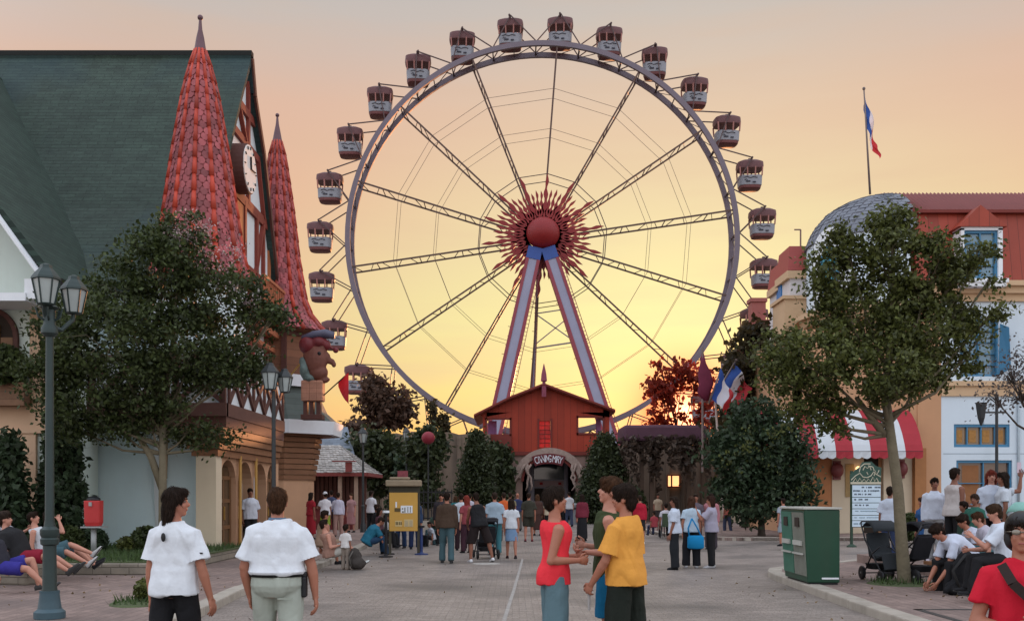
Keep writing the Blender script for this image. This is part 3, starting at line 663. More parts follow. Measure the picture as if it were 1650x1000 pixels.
gate = thing('gate_house', 'red boarded gate house with gable roof above the arched park entrance', 'building', (gx(878,GY),GY,0))
M_red = mat('red_boards', (.30,.032,.012), rough=.65, var=.18, scale=1.0, pat=('plank','x',.42), bump=.3)
M_redd = mat('red_trim', (.16,.022,.014), rough=.65, var=.2, scale=2)
G = lambda px, py, dy=0: Vector((gx(px,GY), GY+dy, gz(py,GY)))
def panel(mb, pxa, pya, pxb, pyb, d0, d1):
    a, b = G(pxa,pya), G(pxb,pyb); mb.bx((a.x,GY+d0,b.z),(b.x,GY+d1,a.z))
m = MB()
panel(m,778,672,784,727,0,.2); panel(m,822,655,868,727,0,.2); panel(m,888,655,931,727,0,.2); panel(m,972,655,982,727,0,.2)
panel(m,784,700,822,727,0,.2); panel(m,931,699,972,727,0,.2); panel(m,868,720,888,727,0,.2); panel(m,868,655,888,678,0,.2); panel(m,784,664,822,675,0,.2); panel(m,931,664,972,672,0,.2)
m.ext([G(822,655),G(931,655),G(931,638),G(875,622),G(822,638)], (0,.2,0)); m.ext([G(778,672),G(822,664),G(822,638),G(770,664)], (0,.2,0)); m.ext([G(931,664),G(982,672),G(984,660),G(931,638)], (0,.2,0))
wall = m.build('wall', M_red, gate)
m = MB(); panel(m,776,702,824,729,-.25,0); panel(m,776,727,984,733,-.12,.3); panel(m,866,674,869,722,-.06,0); panel(m,887,674,890,722,-.06,0)
for (a,b,c,d) in ((782,673,824,676),(782,699,824,702),(929,670,974,673),(929,697,974,700),(782,673,785,702),(821,673,824,702),(929,670,932,700),(971,670,974,700)): panel(m,a,b,c,d,-.06,.03)
m.build('trim', M_redd, gate)
m = MB()
def roofside(a, b):
    a, b = Vector(a), Vector(b); m.add([a+Vector((0,-.5,0)),b+Vector((0,-.5,0)),b+Vector((0,7,0)),a+Vector((0,7,0))]+[p+Vector((0,0,-.22)) for p in (a+Vector((0,-.5,0)),b+Vector((0,-.5,0)),b+Vector((0,7,0)),a+Vector((0,7,0)))], [(0,1,2,3),(7,6,5,4),(0,4,5,1),(1,5,6,2),(2,6,7,3),(3,7,4,0)])
pk = G(876,618)
roofside(G(764,668), G(820,640)); roofside(G(820,640), pk); roofside(pk, G(932,639)); roofside(G(932,639), G(990,660))
m.build('roof', mat('red_roofing', (.20,.03,.018), rough=.7, var=.2, scale=1.5), gate)
m = MB()
for a, b in ((G(764,671),G(820,643)),(G(820,643),G(876,621)),(G(876,621),G(932,642)),(G(932,642),G(990,663))): m.bar(a+Vector((0,-.54,0)), b+Vector((0,-.54,0)), .06, .3, upv=(0,1,0))
m.build('bargeboard', M_redd, gate)
m = MB(); c_ = G(876,634); z0 = c_.z; m.lathe([(.02,z0-.0+1.85),(.16,z0+1.2),(.20,z0+.75),(.1,z0+.7),(.13,z0-.1)][::-1], (c_.x,GY-.55,0), 10); m.box((c_.x,GY-.6,z0+.1),(.28,.12,.7)); m.build('finial', mat('mauve_paint', (.22,.05,.08), var=.2), gate, smooth=40)
m = MB(); panel(m,869,678,887,720,.08,.1); win = m.build('window', mat('sunlit_red_pane', (.75,.06,.05), rough=.3, var=.3, scale=6, trans=.55), gate)  # red sunlight on the pane is put into its colour
m = MB()
for k in range(1,6): panel(m,869,678+k*7-.5,887,678+k*7+.5,.05,.075)
panel(m,877.5,678,878.5,720,.05,.075); m.build('glazing_bars', M_redd, win)
for (a,b,c,d) in ((786,676,800,699),(962,673,970,697)):
    m = MB(); panel(m,a,b,c,d,.9,.94); m.build('curtain', mat('lilac_curtain', (.32,.20,.42), var=.25, scale=4, trans=.4), gate)
# stone base with arch
M_pinkst = mat('pink_stone', (.30,.20,.165), rough=.9, var=.22, scale=1.2, bump=.4, bscale=9, stain=((.17,.11,.09), 1.2, .5))
ax, ar, asp = gx(885,GY), 1.72, gz(775,GY)          # arch centre, radius, springing
arc = [(ax+ar*math.cos(t), asp+ar*.92*math.sin(t)) for t in np.linspace(0, math.pi, 21)]
m = MB(); tz = gz(731,GY)
for p, q in zip(arc, arc[1:]): m.ext([(p[0],GY+.05,p[1]),(q[0],GY+.05,q[1]),(q[0],GY+.05,tz),(p[0],GY+.05,tz)], (0,.7,0))
m.bx((gx(800,GY),GY+.05,0),(ax-ar,GY+.75,tz)); m.bx((ax+ar,GY+.05,0),(gx(985,GY),GY+.75,tz)); base = m.build('stone_base', M_pinkst, gate)
m = MB()
for p, q in zip(arc, arc[1:]): m.bar((p[0],GY-.02,p[1]),(q[0],GY-.02,q[1]),.16,.16)
m.build('arch_moulding', M_redd, gate)
m = MB()                                            # rounded stone hood over the arch
hood = [(ax+2.35*math.cos(t), asp+2.15*math.sin(t)) for t in np.linspace(.12, math.pi-.12, 21)]
inn_ = [(ax+1.85*math.cos(t), asp+1.70*math.sin(t)) for t in np.linspace(.12, math.pi-.12, 21)]
for i in range(20): m.ext([(hood[i][0],GY-.2,hood[i][1]),(hood[i+1][0],GY-.2,hood[i+1][1]),(inn_[i+1][0],GY-.2,inn_[i+1][1]),(inn_[i][0],GY-.2,inn_[i][1])], (0,.24,0))
m.build('arch_hood', mat('carved_stone', (.34,.25,.21), var=.4, scale=6, bump=.8, bscale=14), gate)
m = MB()
for i, (px, w) in enumerate(((846,5),(851,6),(856,4),(922,6),(928,5),(934,4))):
    P = [G(px,748,-.25)+Vector((0,0,0))]
    for k in range(1,7): P.append(P[-1]+Vector((rnd.uniform(-.25,.25),rnd.uniform(-.03,.03),-.28)))
    m.tube(P, [.07,.1,.09,.08,.08,.06,.04], 6)
m.build('relief', mat('carved_stone', (0,0,0)), gate, smooth=True)
# arched name board with white lettering
board = MB(); r_o, r_i, cz2 = 3.1, 2.45, gz(730,GY)-3.12
ts = np.linspace(R(90)-.36, R(90)+.36, 15)
for t0, t1 in zip(ts, ts[1:]): board.ext([(ax-.05+r_o*math.cos(t0)*1.0,GY-.34,cz2+r_o*math.sin(t0)),(ax-.05+r_o*math.cos(t1),GY-.34,cz2+r_o*math.sin(t1)),(ax-.05+r_i*math.cos(t1),GY-.34,cz2+r_i*math.sin(t1)),(ax-.05+r_i*math.cos(t0),GY-.34,cz2+r_i*math.sin(t0))], (0,.12,0))
bd = board.build('name_board', mat('board_maroon', (.13,.02,.025), var=.2), gate)
def text_mesh(s, size, ext=.01):
    cu = bpy.data.curves.new('t', 'FONT'); cu.body = s; cu.size = size; cu.extrude = ext; cu.align_x = 'CENTER'; o = bpy.data.objects.new('t', cu); COL.objects.link(o)
    me = bpy.data.meshes.new_from_object(o.evaluated_get(bpy.context.evaluated_depsgraph_get())); bpy.data.objects.remove(o); return me
m = MB(); msg = 'CIVNING MIRY'
for i, ch in enumerate(msg):
    if ch == ' ': continue
    t = R(90)+.31-.62*(i+.5)/len(msg); me = text_mesh(ch, .56, .015); a = t-R(90)
    for p in (me.polygons,): pass
    Vv = [v.co.copy() for v in me.vertices]; cxm = sum(v.x for v in Vv)/len(Vv)
    W = []
    for v in Vv:
        x, z = (v.x-cxm)*.62, v.y*1.15; W.append((ax-.05+2.56*math.cos(t)+x*math.cos(a)-z*math.sin(a), GY-.36-v.z, cz2+2.56*math.sin(t)+x*math.sin(a)+z*math.cos(a)))
    m.add(W, [tuple(p.vertices) for p in me.polygons])
m.build('lettering', mat('letter_white', (.75,.74,.78), var=.03), bd)
# entrance passage: side walls, a shuttle parked inside
m = MB(); m.bx((ax-ar-.3,GY+.75,0),(ax-ar-.02,GY+7,4.2)); m.bx((ax+ar+.02,GY+.75,0),(ax+ar+.3,GY+7,4.2)); m.bx((ax-4,GY+12,0),(ax+4,GY+12.2,4.6)); m.bx((ax-ar-.3,GY+7,0),(ax-ar-.02,GY+12,4.2)); m.bx((ax+ar+.02,GY+7,0),(ax+ar+.3,GY+12,4.2)); m.bx((ax-ar-.3,GY+.76,4.25),(ax+ar+.3,GY+12,4.4)); m.build('passage', M_dark, gate)  # unseen dark end wall and lining added to block the bright sky
bus = thing('shuttle_bus', 'dark blue windowed shuttle bus parked under the entrance arch', 'bus', (gx(883,68),68,0))
B = lambda px, py: (gx(px,68), gz(py,68))
def bbox(mb, pa, pya, pb, pyb, y0, y1): a, b = B(pa,pya), B(pb,pyb); mb.bx((a[0],y0,b[1]),(b[0],y1,a[1]))
m = MB(); bbox(m,850,742,916,826,68,74); m.build('body', mat('bus_pale', (.34,.30,.36), rough=.4, var=.15), bus, bevel=.12)
m = MB(); bbox(m,860,746,909,772,67.93,67.99); m.build('windscreen', glass('bus_glass', (.035,.045,.065)), bus, bevel=.02)
m = MB(); bbox(m,861,774,908,784,67.9,67.99); m.build('bumper', mat('bumper_pink', (.45,.30,.29), var=.1), bus, bevel=.02)
for px in (872,902):
    m = MB(); bbox(m,px-2.5,776.5,px+2.5,780.5,67.86,67.895); m.build('tail_light', mat('tail_red', (.35,.02,.02)), bus)
m = MB(); bbox(m,861,786,908,806,67.91,67.99); m.build('rear_grille', M_dark, bus)
for px in (858,909):
    m = MB(); x = gx(px,68.6); m.tube([(x-.14,68.7,.45),(x+.14,68.7,.45)], .45, 18); m.build('wheel', M_blackm, bus)
m = MB(); a = G(812,764); m.bx((a.x,GY-.5,1.75),(a.x+.26,GY-.42,2.95)); o = thing('notice_board', 'narrow white notice board beside the entrance arch', 'sign', (a.x+.13,GY-.46,0)); m.build('board', M_whitep, o)
m = MB(); m.bx((a.x+.1,GY-.47,0),(a.x+.16,GY-.45,1.75)); m.build('post', M_blackm, o)
# lit window in the far wall
o = thing('lit_window', 'small glowing window with a red frame in the brown wall', 'window', at(1084,775,62.9))
m = MB(); p, q = at(1075,784,62.85), at(1095,765,62.85); m.bx((p.x,62.84,p.z),(q.x,62.87,q.z)); m.build('pane', mat('lamp_glow', (1.0,.50,.20), emit=1.6, var=.1), o)
m = MB()
for a, b in (((p.x,p.z),(q.x,p.z)),((p.x,q.z),(q.x,q.z)),((p.x,p.z),(p.x,q.z)),((q.x,p.z),(q.x,q.z)),((p.x+.27,p.z),(p.x+.27,q.z))): m.bar((a[0],62.8,a[1]),(b[0],62.8,b[1]),.09)
m.build('frame', M_redd, o)

# ------------------------------------------------------------------ ferris wheel
WY = 100.0; ws = WY/F; WX, WZ = gx(874,WY), gz(384,WY); RR = 314*ws; DP = 2.7
wheel = thing('ferris_wheel', 'giant grey ferris wheel with a red sunburst hub on a white A frame', 'ferris wheel', (WX,WY,0))
M_rim = mat('rim_grey', (.145,.118,.145), rough=.5, metal=.1, var=.15, scale=1); M_steel = mat('dark_steel', (.075,.045,.045), rough=.5, metal=.2, var=.2); M_spoke = mat('spoke_steel', (.085,.045,.036), rough=.55, var=.2)
M_sunred = mat('sunburst_red', (.21,.008,.009), rough=.5, var=.15, scale=1); M_legw = mat('leg_lilac', (.25,.25,.34), rough=.5, var=.15, scale=.6); M_legr = mat('leg_red', (.22,.03,.045), rough=.5); M_legb = mat('leg_blue', (.02,.06,.25), rough=.5)
def wp(r, a, dy=0): return Vector((WX+r*math.cos(a), WY+dy, WZ+r*math.sin(a)))
def ring(mb, r, y, w, d, n=112):
    for k in range(n):
        a, b = 2*math.pi*k/n, 2*math.pi*(k+1)/n
        p = [wp(r-w/2,a,y-d/2),wp(r+w/2,a,y-d/2),wp(r+w/2,a,y+d/2),wp(r-w/2,a,y+d/2)]; q = [wp(r-w/2,b,y-d/2),wp(r+w/2,b,y-d/2),wp(r+w/2,b,y+d/2),wp(r-w/2,b,y+d/2)]
        mb.add(p+q, [(0,1,5,4),(1,2,6,5),(2,3,7,6),(3,0,4,7)])
for y in (0, DP):
    m = MB(); ring(m, RR, y, .50, .34); m.build('rim', M_rim, wheel)
m = MB()
for k in range(56):
    a = 2*math.pi*k/56+R(85.5); m.bar(wp(RR,a,.1), wp(RR,a,DP-.1), .09); m.bar(wp(RR,a,.1), wp(RR,a+2*math.pi/56,DP-.1), .06)
m.build('rim_lacing', M_steel, wheel)
A0 = R(85.6)
for k in range(14):
    a = A0+k*2*math.pi/14; m = MB(); t = Vector((-math.sin(a),0,math.cos(a)))
    r0, r1 = 2.0, RR-.25
    def at_(f, s): return wp(r0,a,.2+s*(DP-.5)).lerp(wp(r1,a,s*DP), f)
    for s in (0, 1): m.bar(at_(0,s), at_(1,s), .15)
    for j in range(12):
        f0 = (j+.5)/12; m.bar(at_(f0,j % 2), at_(f0+.035,1-j % 2), .06)
        if j % 3 == 1: m.bar(at_(f0-.02,0), at_(f0-.02,1), .08)
    m.build('spoke', M_spoke, wheel)
for r, w in ((105*ws,.075),(178*ws,.035),(243*ws,.035)):
    for y in ((.1,DP-.1)):
        m = MB()
        for k in range(14): m.tube([wp(r,A0+k*2*math.pi/14,y), wp(r,A0+(k+1)*2*math.pi/14,y)], w*.6, 5)
        m.build('bracing_cable', M_steel, wheel)
m = MB(); m.sph(wp(0,0,-2.0), 1.64, 32, 18, sz=.95); m.build('hub_boss', M_sunred, wheel, smooth=True)
m = MB(); m.tube([wp(0,0,-1.5), wp(0,0,DP+1.4)], .9, 20); m.build('axle', M_steel, wheel)
def flame(a, L, w):
    """a wavering flat flame, cut from plate"""
    m = MB(); n = 18; lft, rgt = [], []; d = Vector((math.cos(a),0,math.sin(a))); t = Vector((-math.sin(a),0,math.cos(a))); c0 = wp(0,0,-1.2)
    for i in range(n+1):
        f = i/n; r = 1.5+(L-1.5)*f; wv = .035*math.sin(f*15+a*3); hw = w*(1-.65*f)*(1+.42*math.sin(f*23+1.2))*(1 if i < n else .05)
        lft.append(c0+d*r+t*(wv+hw)); rgt.append(c0+d*r+t*(wv-hw))
    V = lft+rgt; V2 = [p+Vector((0,.14,0)) for p in V]; k = n+1; f = []
    for i in range(n): f += [(i,i+1,k+i+1,k+i),(2*k+i,3*k+i,3*k+i+1,2*k+i+1),(i,2*k+i,2*k+i+1,i+1),(k+i,k+i+1,3*k+i+1,3*k+i)]
    m.add(V+V2, f); m.build('flame', M_sunred, wheel)
for k in range(14):
    a = A0+k*2*math.pi/14; flame(a, 99*ws, .26)
    for f in (.25, .5, .75): flame(a+f*2*math.pi/14, (68+12*rnd.random())*ws, .20)
# A-frame legs: lilac front face, red edges, blue heads
def leg(pt, pb, yt, yb, w0, w1):
    a = Vector((gx(pt[0],yt),yt,gz(pt[1],yt))); b = Vector((gx(pb[0],yb),yb,0)); b.x = a.x+(gx(pb[0],yb)-a.x)*(a.z)/(a.z-gz(pb[1],yb))
    d = (b-a).normalized(); m = MB(); L = (b-a).length; side_ = d.cross(Vector((0,1,0))).normalized()
    f = lambda t, s, y: a+d*L*t+side_*s*(w0+(w1-w0)*t)/2+Vector((0,y,0))
    fr = lambda p0, p1, s0, s1, y0, y1: MB().add([f(p0,s0,y0),f(p0,s1,y0),f(p0,s1,y1),f(p0,s0,y1),f(p1,s0,y0),f(p1,s1,y0),f(p1,s1,y1),f(p1,s0,y1)], [(0,1,2,3),(7,6,5,4),(0,4,5,1),(1,5,6,2),(2,6,7,3),(3,7,4,0)])
    lg = fr(.045,1,-.56,.56,0,.9).build('leg', M_legw, wheel)
    for s0, s1 in ((-1,-.56),(.56,1)): fr(.045,1,s0,s1,-.06,.95).build('edge_plate', M_legr, lg)
    fr(0,.045,-1,1,-.08,.96).build('leg_head', M_legb, lg)
    m = MB()
    for i in range(26):
        t = .1+i*.035; m.bar(f(t,-1.0,.3), f(t,-1.0,.3)-side_*.22*(1 if i % 3 == 0 else .3), .05)
    for i in range(60):
        t = .09+i*.015; m.bar(f(t,1.35,.45), f(t,1.0,.45), .04)
    m.bar(f(.08,1.35,.45), f(1,1.35,.45), .06); m.build('ladder', M_legr, lg)
leg((863,398), (806,650), WY-2.4, WY-5, 1.4, 1.6); leg((883,398), (968,650), WY-2.4, WY-5, 1.4, 1.6)
leg((868,402), (858,650), WY+DP+1.4, WY+5, .26, .3)
m = MB(); q = lambda px, py: at(px,py,WY+6)
for a, b in (((864,505),(930,495)),((864,560),(930,550)),((818,640),(940,645)),((862,505),(926,550)),((930,500),(862,555))): m.bar(q(*a), q(*b), .11)
m.build('cross_brace', M_legw, wheel)
m = MB(); m.bx((WX-9,WY-7,0),(WX+9,WY+10,1.2)); m.build('platform', M_rim, wheel)
# gondolas hang from arms at the rim
RP = 363*ws; GX_ = DP/2
def make_gondola():
    g = thing('gondola', '-', 'gondola', (0,0,0), 0, 'gondolas round the ferris wheel')
    n = 16
    def rr(w, d, z, q=.55): return ((0,0,z), (w/2,0,0), (0,d/2,0))
    m = MB(); m.loft([rr(2.30,1.95,-.78),rr(2.42,2.05,-.55),rr(2.36,2.0,-.18),rr(1.5,1.4,.02),rr(.3,.3,.10)], 20, sq=.5); rf = m.build('canopy', mat('canopy_maroon', (.13,.055,.06), rough=.55, var=.3, scale=2), g, smooth=35, local=True)
    m = MB(); m.tube([(0,-1.35,0),(0,1.35,0)], .09, 8); m.bx((-.12,-.12,-.1),(.12,.12,.3)); m.build('hanger', M_steel, rf, local=True)
    m = MB(); m.loft([rr(1.78,1.5,-2.42),rr(2.06,1.75,-2.3),rr(2.16,1.85,-1.45)], 20, sq=.45); bd = m.build('tub', mat('tub_blue', (.24,.25,.285), rough=.5, var=.22, scale=2.2, bump=.2, bscale=3), g, smooth=35, local=True)
    m = MB(); m.loft([rr(1.55,1.3,-2.62),rr(1.9,1.6,-2.55),rr(2.0,1.7,-2.33),rr(1.7,1.4,-2.3)], 20, sq=.5); m.build('floor_pan', mat('pan_maroon', (.15,.05,.05), rough=.6, var=.2), g, smooth=35, local=True)
    m = MB()
    for x, y in ((-.98,-.8),(.98,-.8),(.98,.8),(-.98,.8),(-.35,-.9),(.35,-.9),(-.35,.9),(.35,.9)): m.bar((x,y,-1.5),(x*1.05,y*1.05,-.7), .11)
    m.build('pillars', mat('pillar_pink', (.32,.14,.12), var=.2), g, local=True)
    m = MB(); m.bx((-.7,-.72,-2.2),(-.4,.72,-1.40)); m.bx((.4,-.72,-2.2),(.7,.72,-1.40)); m.build('seat_back', mat('seat_maroon', (.14,.05,.05), var=.2), g, local=True)
    m = MB()
    for (x, z, w) in ((-.3,-2.05,.42),(.25,-2.12,.3)): m.bx((x-w/2,-.945,z-.06),(x+w/2,-.93,z+.06))
    m.tube([(-.7,-.94,-1.7),(-.4,-.945,-1.62),(-.1,-.945,-1.74),(.2,-.945,-1.64),(.55,-.94,-1.72)], .03, 5); m.tube([(-.65,-.93,-1.95),(-.5,-.945,-1.85),(-.35,-.945,-1.95)], .025, 5)
    m.build('badge', mat('badge_dark', (.03,.03,.045)), bd, local=True)
    return g
gond = make_gondola()
ordn = ['topmost','first','second','third','fourth','fifth','sixth','seventh','eighth','ninth','tenth','eleventh','twelfth','thirteenth']
for k in range(28):
    a = A0-R(.3)+k*2*math.pi/28; p = wp(RP,a,GX_)
    px, py = 825+p.x*F/p.y, HZ-(p.z-EYE)*F/p.y
    if 17 <= k <= 23: vis = False if 18 <= k <= 24 else True
    if k == 0: lab = 'topmost maroon roofed gondola of the ferris wheel'
    elif k <= 13: lab = f'maroon roofed gondola, {ordn[k]} after the topmost one going anticlockwise'
    elif k == 14: lab = 'lowest maroon roofed gondola at the foot of the ferris wheel'
    else: lab = f'maroon roofed gondola, {ordn[28-k]} after the topmost one going clockwise'
    if k in (11,12,13,14,15,16,17): continue         # behind the gate house, wall and trees
    gg = gond if k == 0 else dup(gond)
    gg.location = p; gg.scale = (1.1,1.1,1.1); gg['label'] = lab; gg.rotation_euler = (0,0,rnd.uniform(-.12,.12))
for k in range(28):
    a = A0-R(.3)+k*2*math.pi/28; p = wp(RP,a,0); da = 2*math.pi/28; m = MB()
    for y in (0, DP):
        for s in (-.5, .5): m.bar(wp(RR+.2,a+da*s,y), wp(RP,a,y), .10)
        m.bar(wp(RR-.1,a+da*.5,y), wp(RR+.2,a+da*.5,DP/2), .08)
    m.bar(wp(RP,a,0), wp(RP,a,DP), .10); m.build('gondola_arm', M_steel, wheel)
# ------------------------------------------------------------------ red roofed hotel with its domed corner
M_hwall = mat('hotel_white', (.60,.69,.76), rough=.85, var=.06, scale=.8, bump=.1, stain=((.42,.50,.54), .7, .35))
M_corn = mat('cornice_cream', (.55,.38,.23), rough=.8, var=.1, scale=2)
M_hpeach = mat('hotel_peach', (.50,.275,.15), rough=.85, var=.1, scale=1, bump=.1, stain=((.42,.26,.16), .8, .35))
M_redroof = mat('red_metal', (.30,.045,.022), rough=.55, var=.16, scale=1.2, pat=('plank','x',.40), bump=.4)
M_redtop = mat('mauve_metal', (.23,.065,.06), rough=.5, var=.15, scale=1.2)
M_bluef = mat('blue_frame', (.05,.19,.33), rough=.5, var=.12, scale=3)
M_pane = glass('sky_pane', (.11,.22,.30)); M_panew = glass('amber_pane', (.22,.13,.06))
HY = 40.0; hx = lambda px: gx(px,HY); hz = lambda py: gz(py,HY)
hotel = thing('red_roofed_hotel', 'white and peach hotel with red metal mansard roof and rounded slate dome at the corner', 'building', (hx(1500),HY,0))
def hb(mb, xa, ya, xb, yb, d0, d1): mb.bx((hx(xa),HY+d0,hz(yb)),(hx(xb),HY+d1,hz(ya)))
m = MB(); hb(m,1516,488,1547,520,0,.4)
# white wall around its three openings
wins = [(1547,515,1608,606),(1537,683,1627,720),(1541,741,1631,815)]
m = MB(); ys_ = [486,515,606,683,720,741,815]
hb(m,1516,486,1760,515,0,.4); hb(m,1516,606,1760,683,0,.4); hb(m,1516,720,1760,741,0,.4); m.bx((hx(1516),HY,0),(hx(1760),HY+.4,hz(815)))
for a,b,c,d in wins: hb(m,1516,b,a,d,0,.4); hb(m,c,b,1760,d,0,.4)
m.build('white_wall', M_hwall, hotel)
m = MB()
for px in (1585,1640,1700): m.bx((hx(px)-.015,HY-.006,hz(683 if px < 1630 else 860)),(hx(px)+.015,HY-.002,hz(640)))
m.bx((hx(1520),HY-.006,hz(731)),(hx(1760),HY-.002,hz(730))); m.build('wall_joint', mat('joint_grey', (.25,.31,.36)), hotel)
m = MB(); m.tube([(hx(1640),HY-.07,hz(636)),(hx(1640),HY-.07,.1)], .05, 8); m.build('drainpipe', mat('pipe_grey', (.34,.40,.44), rough=.5), hotel, smooth=True)
m = MB(); hb(m,1486,486,1516,640,-.03,.4); m.bx((hx(1478),HY-.03,0),(hx(1516),HY+.4,hz(640))); m.build('pier', M_hpeach, hotel)
m = MB(); hb(m,1478,455,1760,463,-.45,.4); hb(m,1478,463,1760,474,-.28,.4); hb(m,1478,474,1760,486,-.12,.4); hb(m,1492,614,1760,622,-.18,-.003); hb(m,1516,622,1760,638,-.08,-.003); m.build('cornice', M_corn, hotel)
def window(px0, py0, px1, py1, nx, ny, pane, fr=3.2, d=.1):
    m = MB(); hb(m,px0,py0,px1,py1,d+.06,d+.09); w = m.build('window', pane, hotel); m = MB()
    hb(m,px0,py0,px1,py0+fr,d-.06,d+.06); hb(m,px0,py1-fr,px1,py1,d-.06,d+.06); hb(m,px0,py0+fr,px0+fr,py1-fr,d-.06,d+.06); hb(m,px1-fr,py0+fr,px1,py1-fr,d-.06,d+.06)
    for i in range(1,nx): x = px0+(px1-px0)*i/nx; hb(m,x-.9,py0+fr,x+.9,py1-fr,d-.04,d+.06)
    for i in range(1,ny): y = py0+(py1-py0)*i/ny; hb(m,px0+fr,y-.7,px1-fr,y+.7,d-.03,d+.058)
    m.build('frame', M_bluef, w); return w
w = window(1547,515,1608,606,2,5,M_pane)
m = MB(); m.bx((hx(1604),HY-.10,hz(606)),(hx(1606.5),HY+.05,hz(515))); P = [(hx(1606),HY-.12,hz(604)),(hx(1619),HY-.5,hz(596)),(hx(1617),HY-.45,hz(530)),(hx(1609),HY-.12,hz(522))]; m.ext(P,(.03,.05,0)); m.build('shutter', M_bluef, w)
w = window(1537,683,1627,720,4,1,M_panew,4.5)
m = MB()
for i in range(4):
    x = 1547+i*22; hb(m,x-6,692,x+6,712,.14,.155)
m.build('curtain', mat('amber_light', (.36,.18,.05), var=.5, scale=8), w)
w = window(1541,741,1631,815,2,2,glass('brown_pane', (.12,.075,.05)),4,.12)
m = MB(); hb(m,1553,749,1580,813,.17,.179); m.build('curtain', mat('inner_orange', (.26,.11,.04), var=.2), w)
# mansard with dormer
zt, zm, zb_ = hz(309), hz(338), hz(457)
m = MB(); m.add([(hx(1476),HY-.15,zb_),(hx(1760),HY-.15,zb_),(hx(1760),HY+.35,zm),(hx(1476),HY+.35,zm)], [(0,1,2,3)]); m.add([(hx(1476),HY-.15,zb_),(hx(1476),HY+.35,zm),(hx(1476),HY+9,zm),(hx(1476),HY+9,zb_)], [(0,1,2,3)]); rfm = m.build('mansard', M_redroof, hotel)
m = MB(); n = 46; x0, x1 = hx(1457), hx(1760)     # corrugated upper roof
top = []; low = []
for i in range(n*4+1):
    x = x0+(x1-x0)*i/(n*4); c_ = .07*math.cos(i*math.pi/2); low.append((x,HY+.2-c_*.5,zm-.02+c_)); top.append((x,HY+2.6,14.52+c_))
m.add(low+top, [(i,i+1,n*4+2+i,n*4+1+i) for i in range(n*4)]); m.build('upper_roof', M_redtop, hotel, recalc=False)
m = MB(); hb(m,1474,336,1760,341,.12,.34); m.build('roof_trim', M_redd, rfm)
m = MB(); hb(m,1536,460,1607,467,-.75,.3); hb(m,1533,455,1610,461,-.8,.3); hb(m,1538,374,1543,456,-.6,.4); hb(m,1597,374,1604,456,-.6,.4); hb(m,1538,370,1604,377,-.6,.4); dm = m.build('dormer', M_whitep, hotel)
m = MB(); P = [(hx(1532),HY-.7,hz(372)),(hx(1610),HY-.7,hz(372)),(hx(1567),HY-.7,hz(338))]; m.ext(P,(0,1.3,0)); m.build('dormer_gable', M_redroof, dm)
m = MB(); hb(m,1543,377,1597,456,-.4,-.38); wn_ = m.build('window', M_pane, dm)
m = MB(); hb(m,1543,377,1547,456,-.5,-.4); hb(m,1593,377,1597,456,-.5,-.4); hb(m,1547,377,1593,381,-.5,-.4); hb(m,1547,450,1593,456,-.5,-.4); hb(m,1569,381,1571.5,450,-.48,-.4)
for y in (397,415,433): hb(m,1547,y-.8,1593,y+.8,-.47,-.403)
m.build('frame', M_bluef, dm)
# corner dome
DC = (16.0, 43.1, 0); DR = 3.2
def half(mb):                            # the round corner ends where the straight front begins
    mb.v = [(min(x, DC[0]+.02), y, z) for x, y, z in mb.v]; return mb
prof = [(3.2,12.35),(3.05,12.8),(2.80,13.25),(2.35,13.76),(1.55,14.2),(.8,14.42),(.05,14.5)]
m = MB(); m.lathe(prof, DC, 48); half(m); dome = m.build('dome', mat('slate_underlay', (.10,.10,.12), var=.2), hotel, smooth=40)
m = MB(); tile_rows(m, prof, DC, 40, 20, 'rect', .36, .025, .07, (R(88), R(272))); m.build('slates', mat('dome_slate', (.165,.18,.215), rough=.7, var=.2, island=.10, scale=3, bump=.2), dome, recalc=False)
m = MB(); m.ext([(x0-.003,HY+.2,zm-.1),(x0-.003,HY+2.6,14.5),(x0-.003,HY+7,14.5),(x0-.003,HY+7,zm-.1)], (.05,0,0)); m.bx((x0,HY+2.7,zm),(x1,HY+7,14.45)); m.build('roof_return', M_redtop, hotel)
m = MB(); m.lathe([(3.12,9.35),(3.12,12.36)], DC, 48); half(m); drum = m.build('drum', M_hwall, hotel, smooth=40)
m = MB(); m.lathe([(3.05,8.3),(3.05,8.75),(3.35,8.85),(3.45,9.1),(3.62,9.15),(3.62,9.36),(3.1,9.42)], DC, 48); half(m); m.build('cornice', M_corn, drum, smooth=30)
m = MB(); m.lathe([(2.98,0),(2.98,8.32)], DC, 48); half(m); m.build('corner_wall', M_hpeach, drum, smooth=40)
ta = R(212); dv = Vector((math.cos(ta), math.sin(ta), 0)); dr_ = Vector((-math.sin(ta), math.cos(ta), 0)); base_ = Vector(DC)+dv*3.0
def oval(rw, rh, zc, d0, d1, arch=False):
    P = [base_+dr_*rw*math.cos(t)+Vector((0,0,zc+rh*math.sin(t))) for t in np.linspace(0, 2*math.pi, 28, endpoint=False)]
    mm = MB(); mm.ext([p+dv*d0 for p in P], dv*(d1-d0)); return mm
m = MB(); P = [base_+dr_*.85*math.cos(t)+Vector((0,0,11.9+.85*math.sin(t))) for t in np.linspace(0, math.pi, 15)]+[base_-dr_*.85+Vector((0,0,9.45)), base_+dr_*.85+Vector((0,0,9.45))]; m.ext(P, dv*.32); od = m.build('oval_dormer', M_whitep, hotel)
oval(.42,.95,10.95,.32,.36).build('oval_window', mat('teal_pane', (.03,.25,.33), rough=.2, var=.2), od)
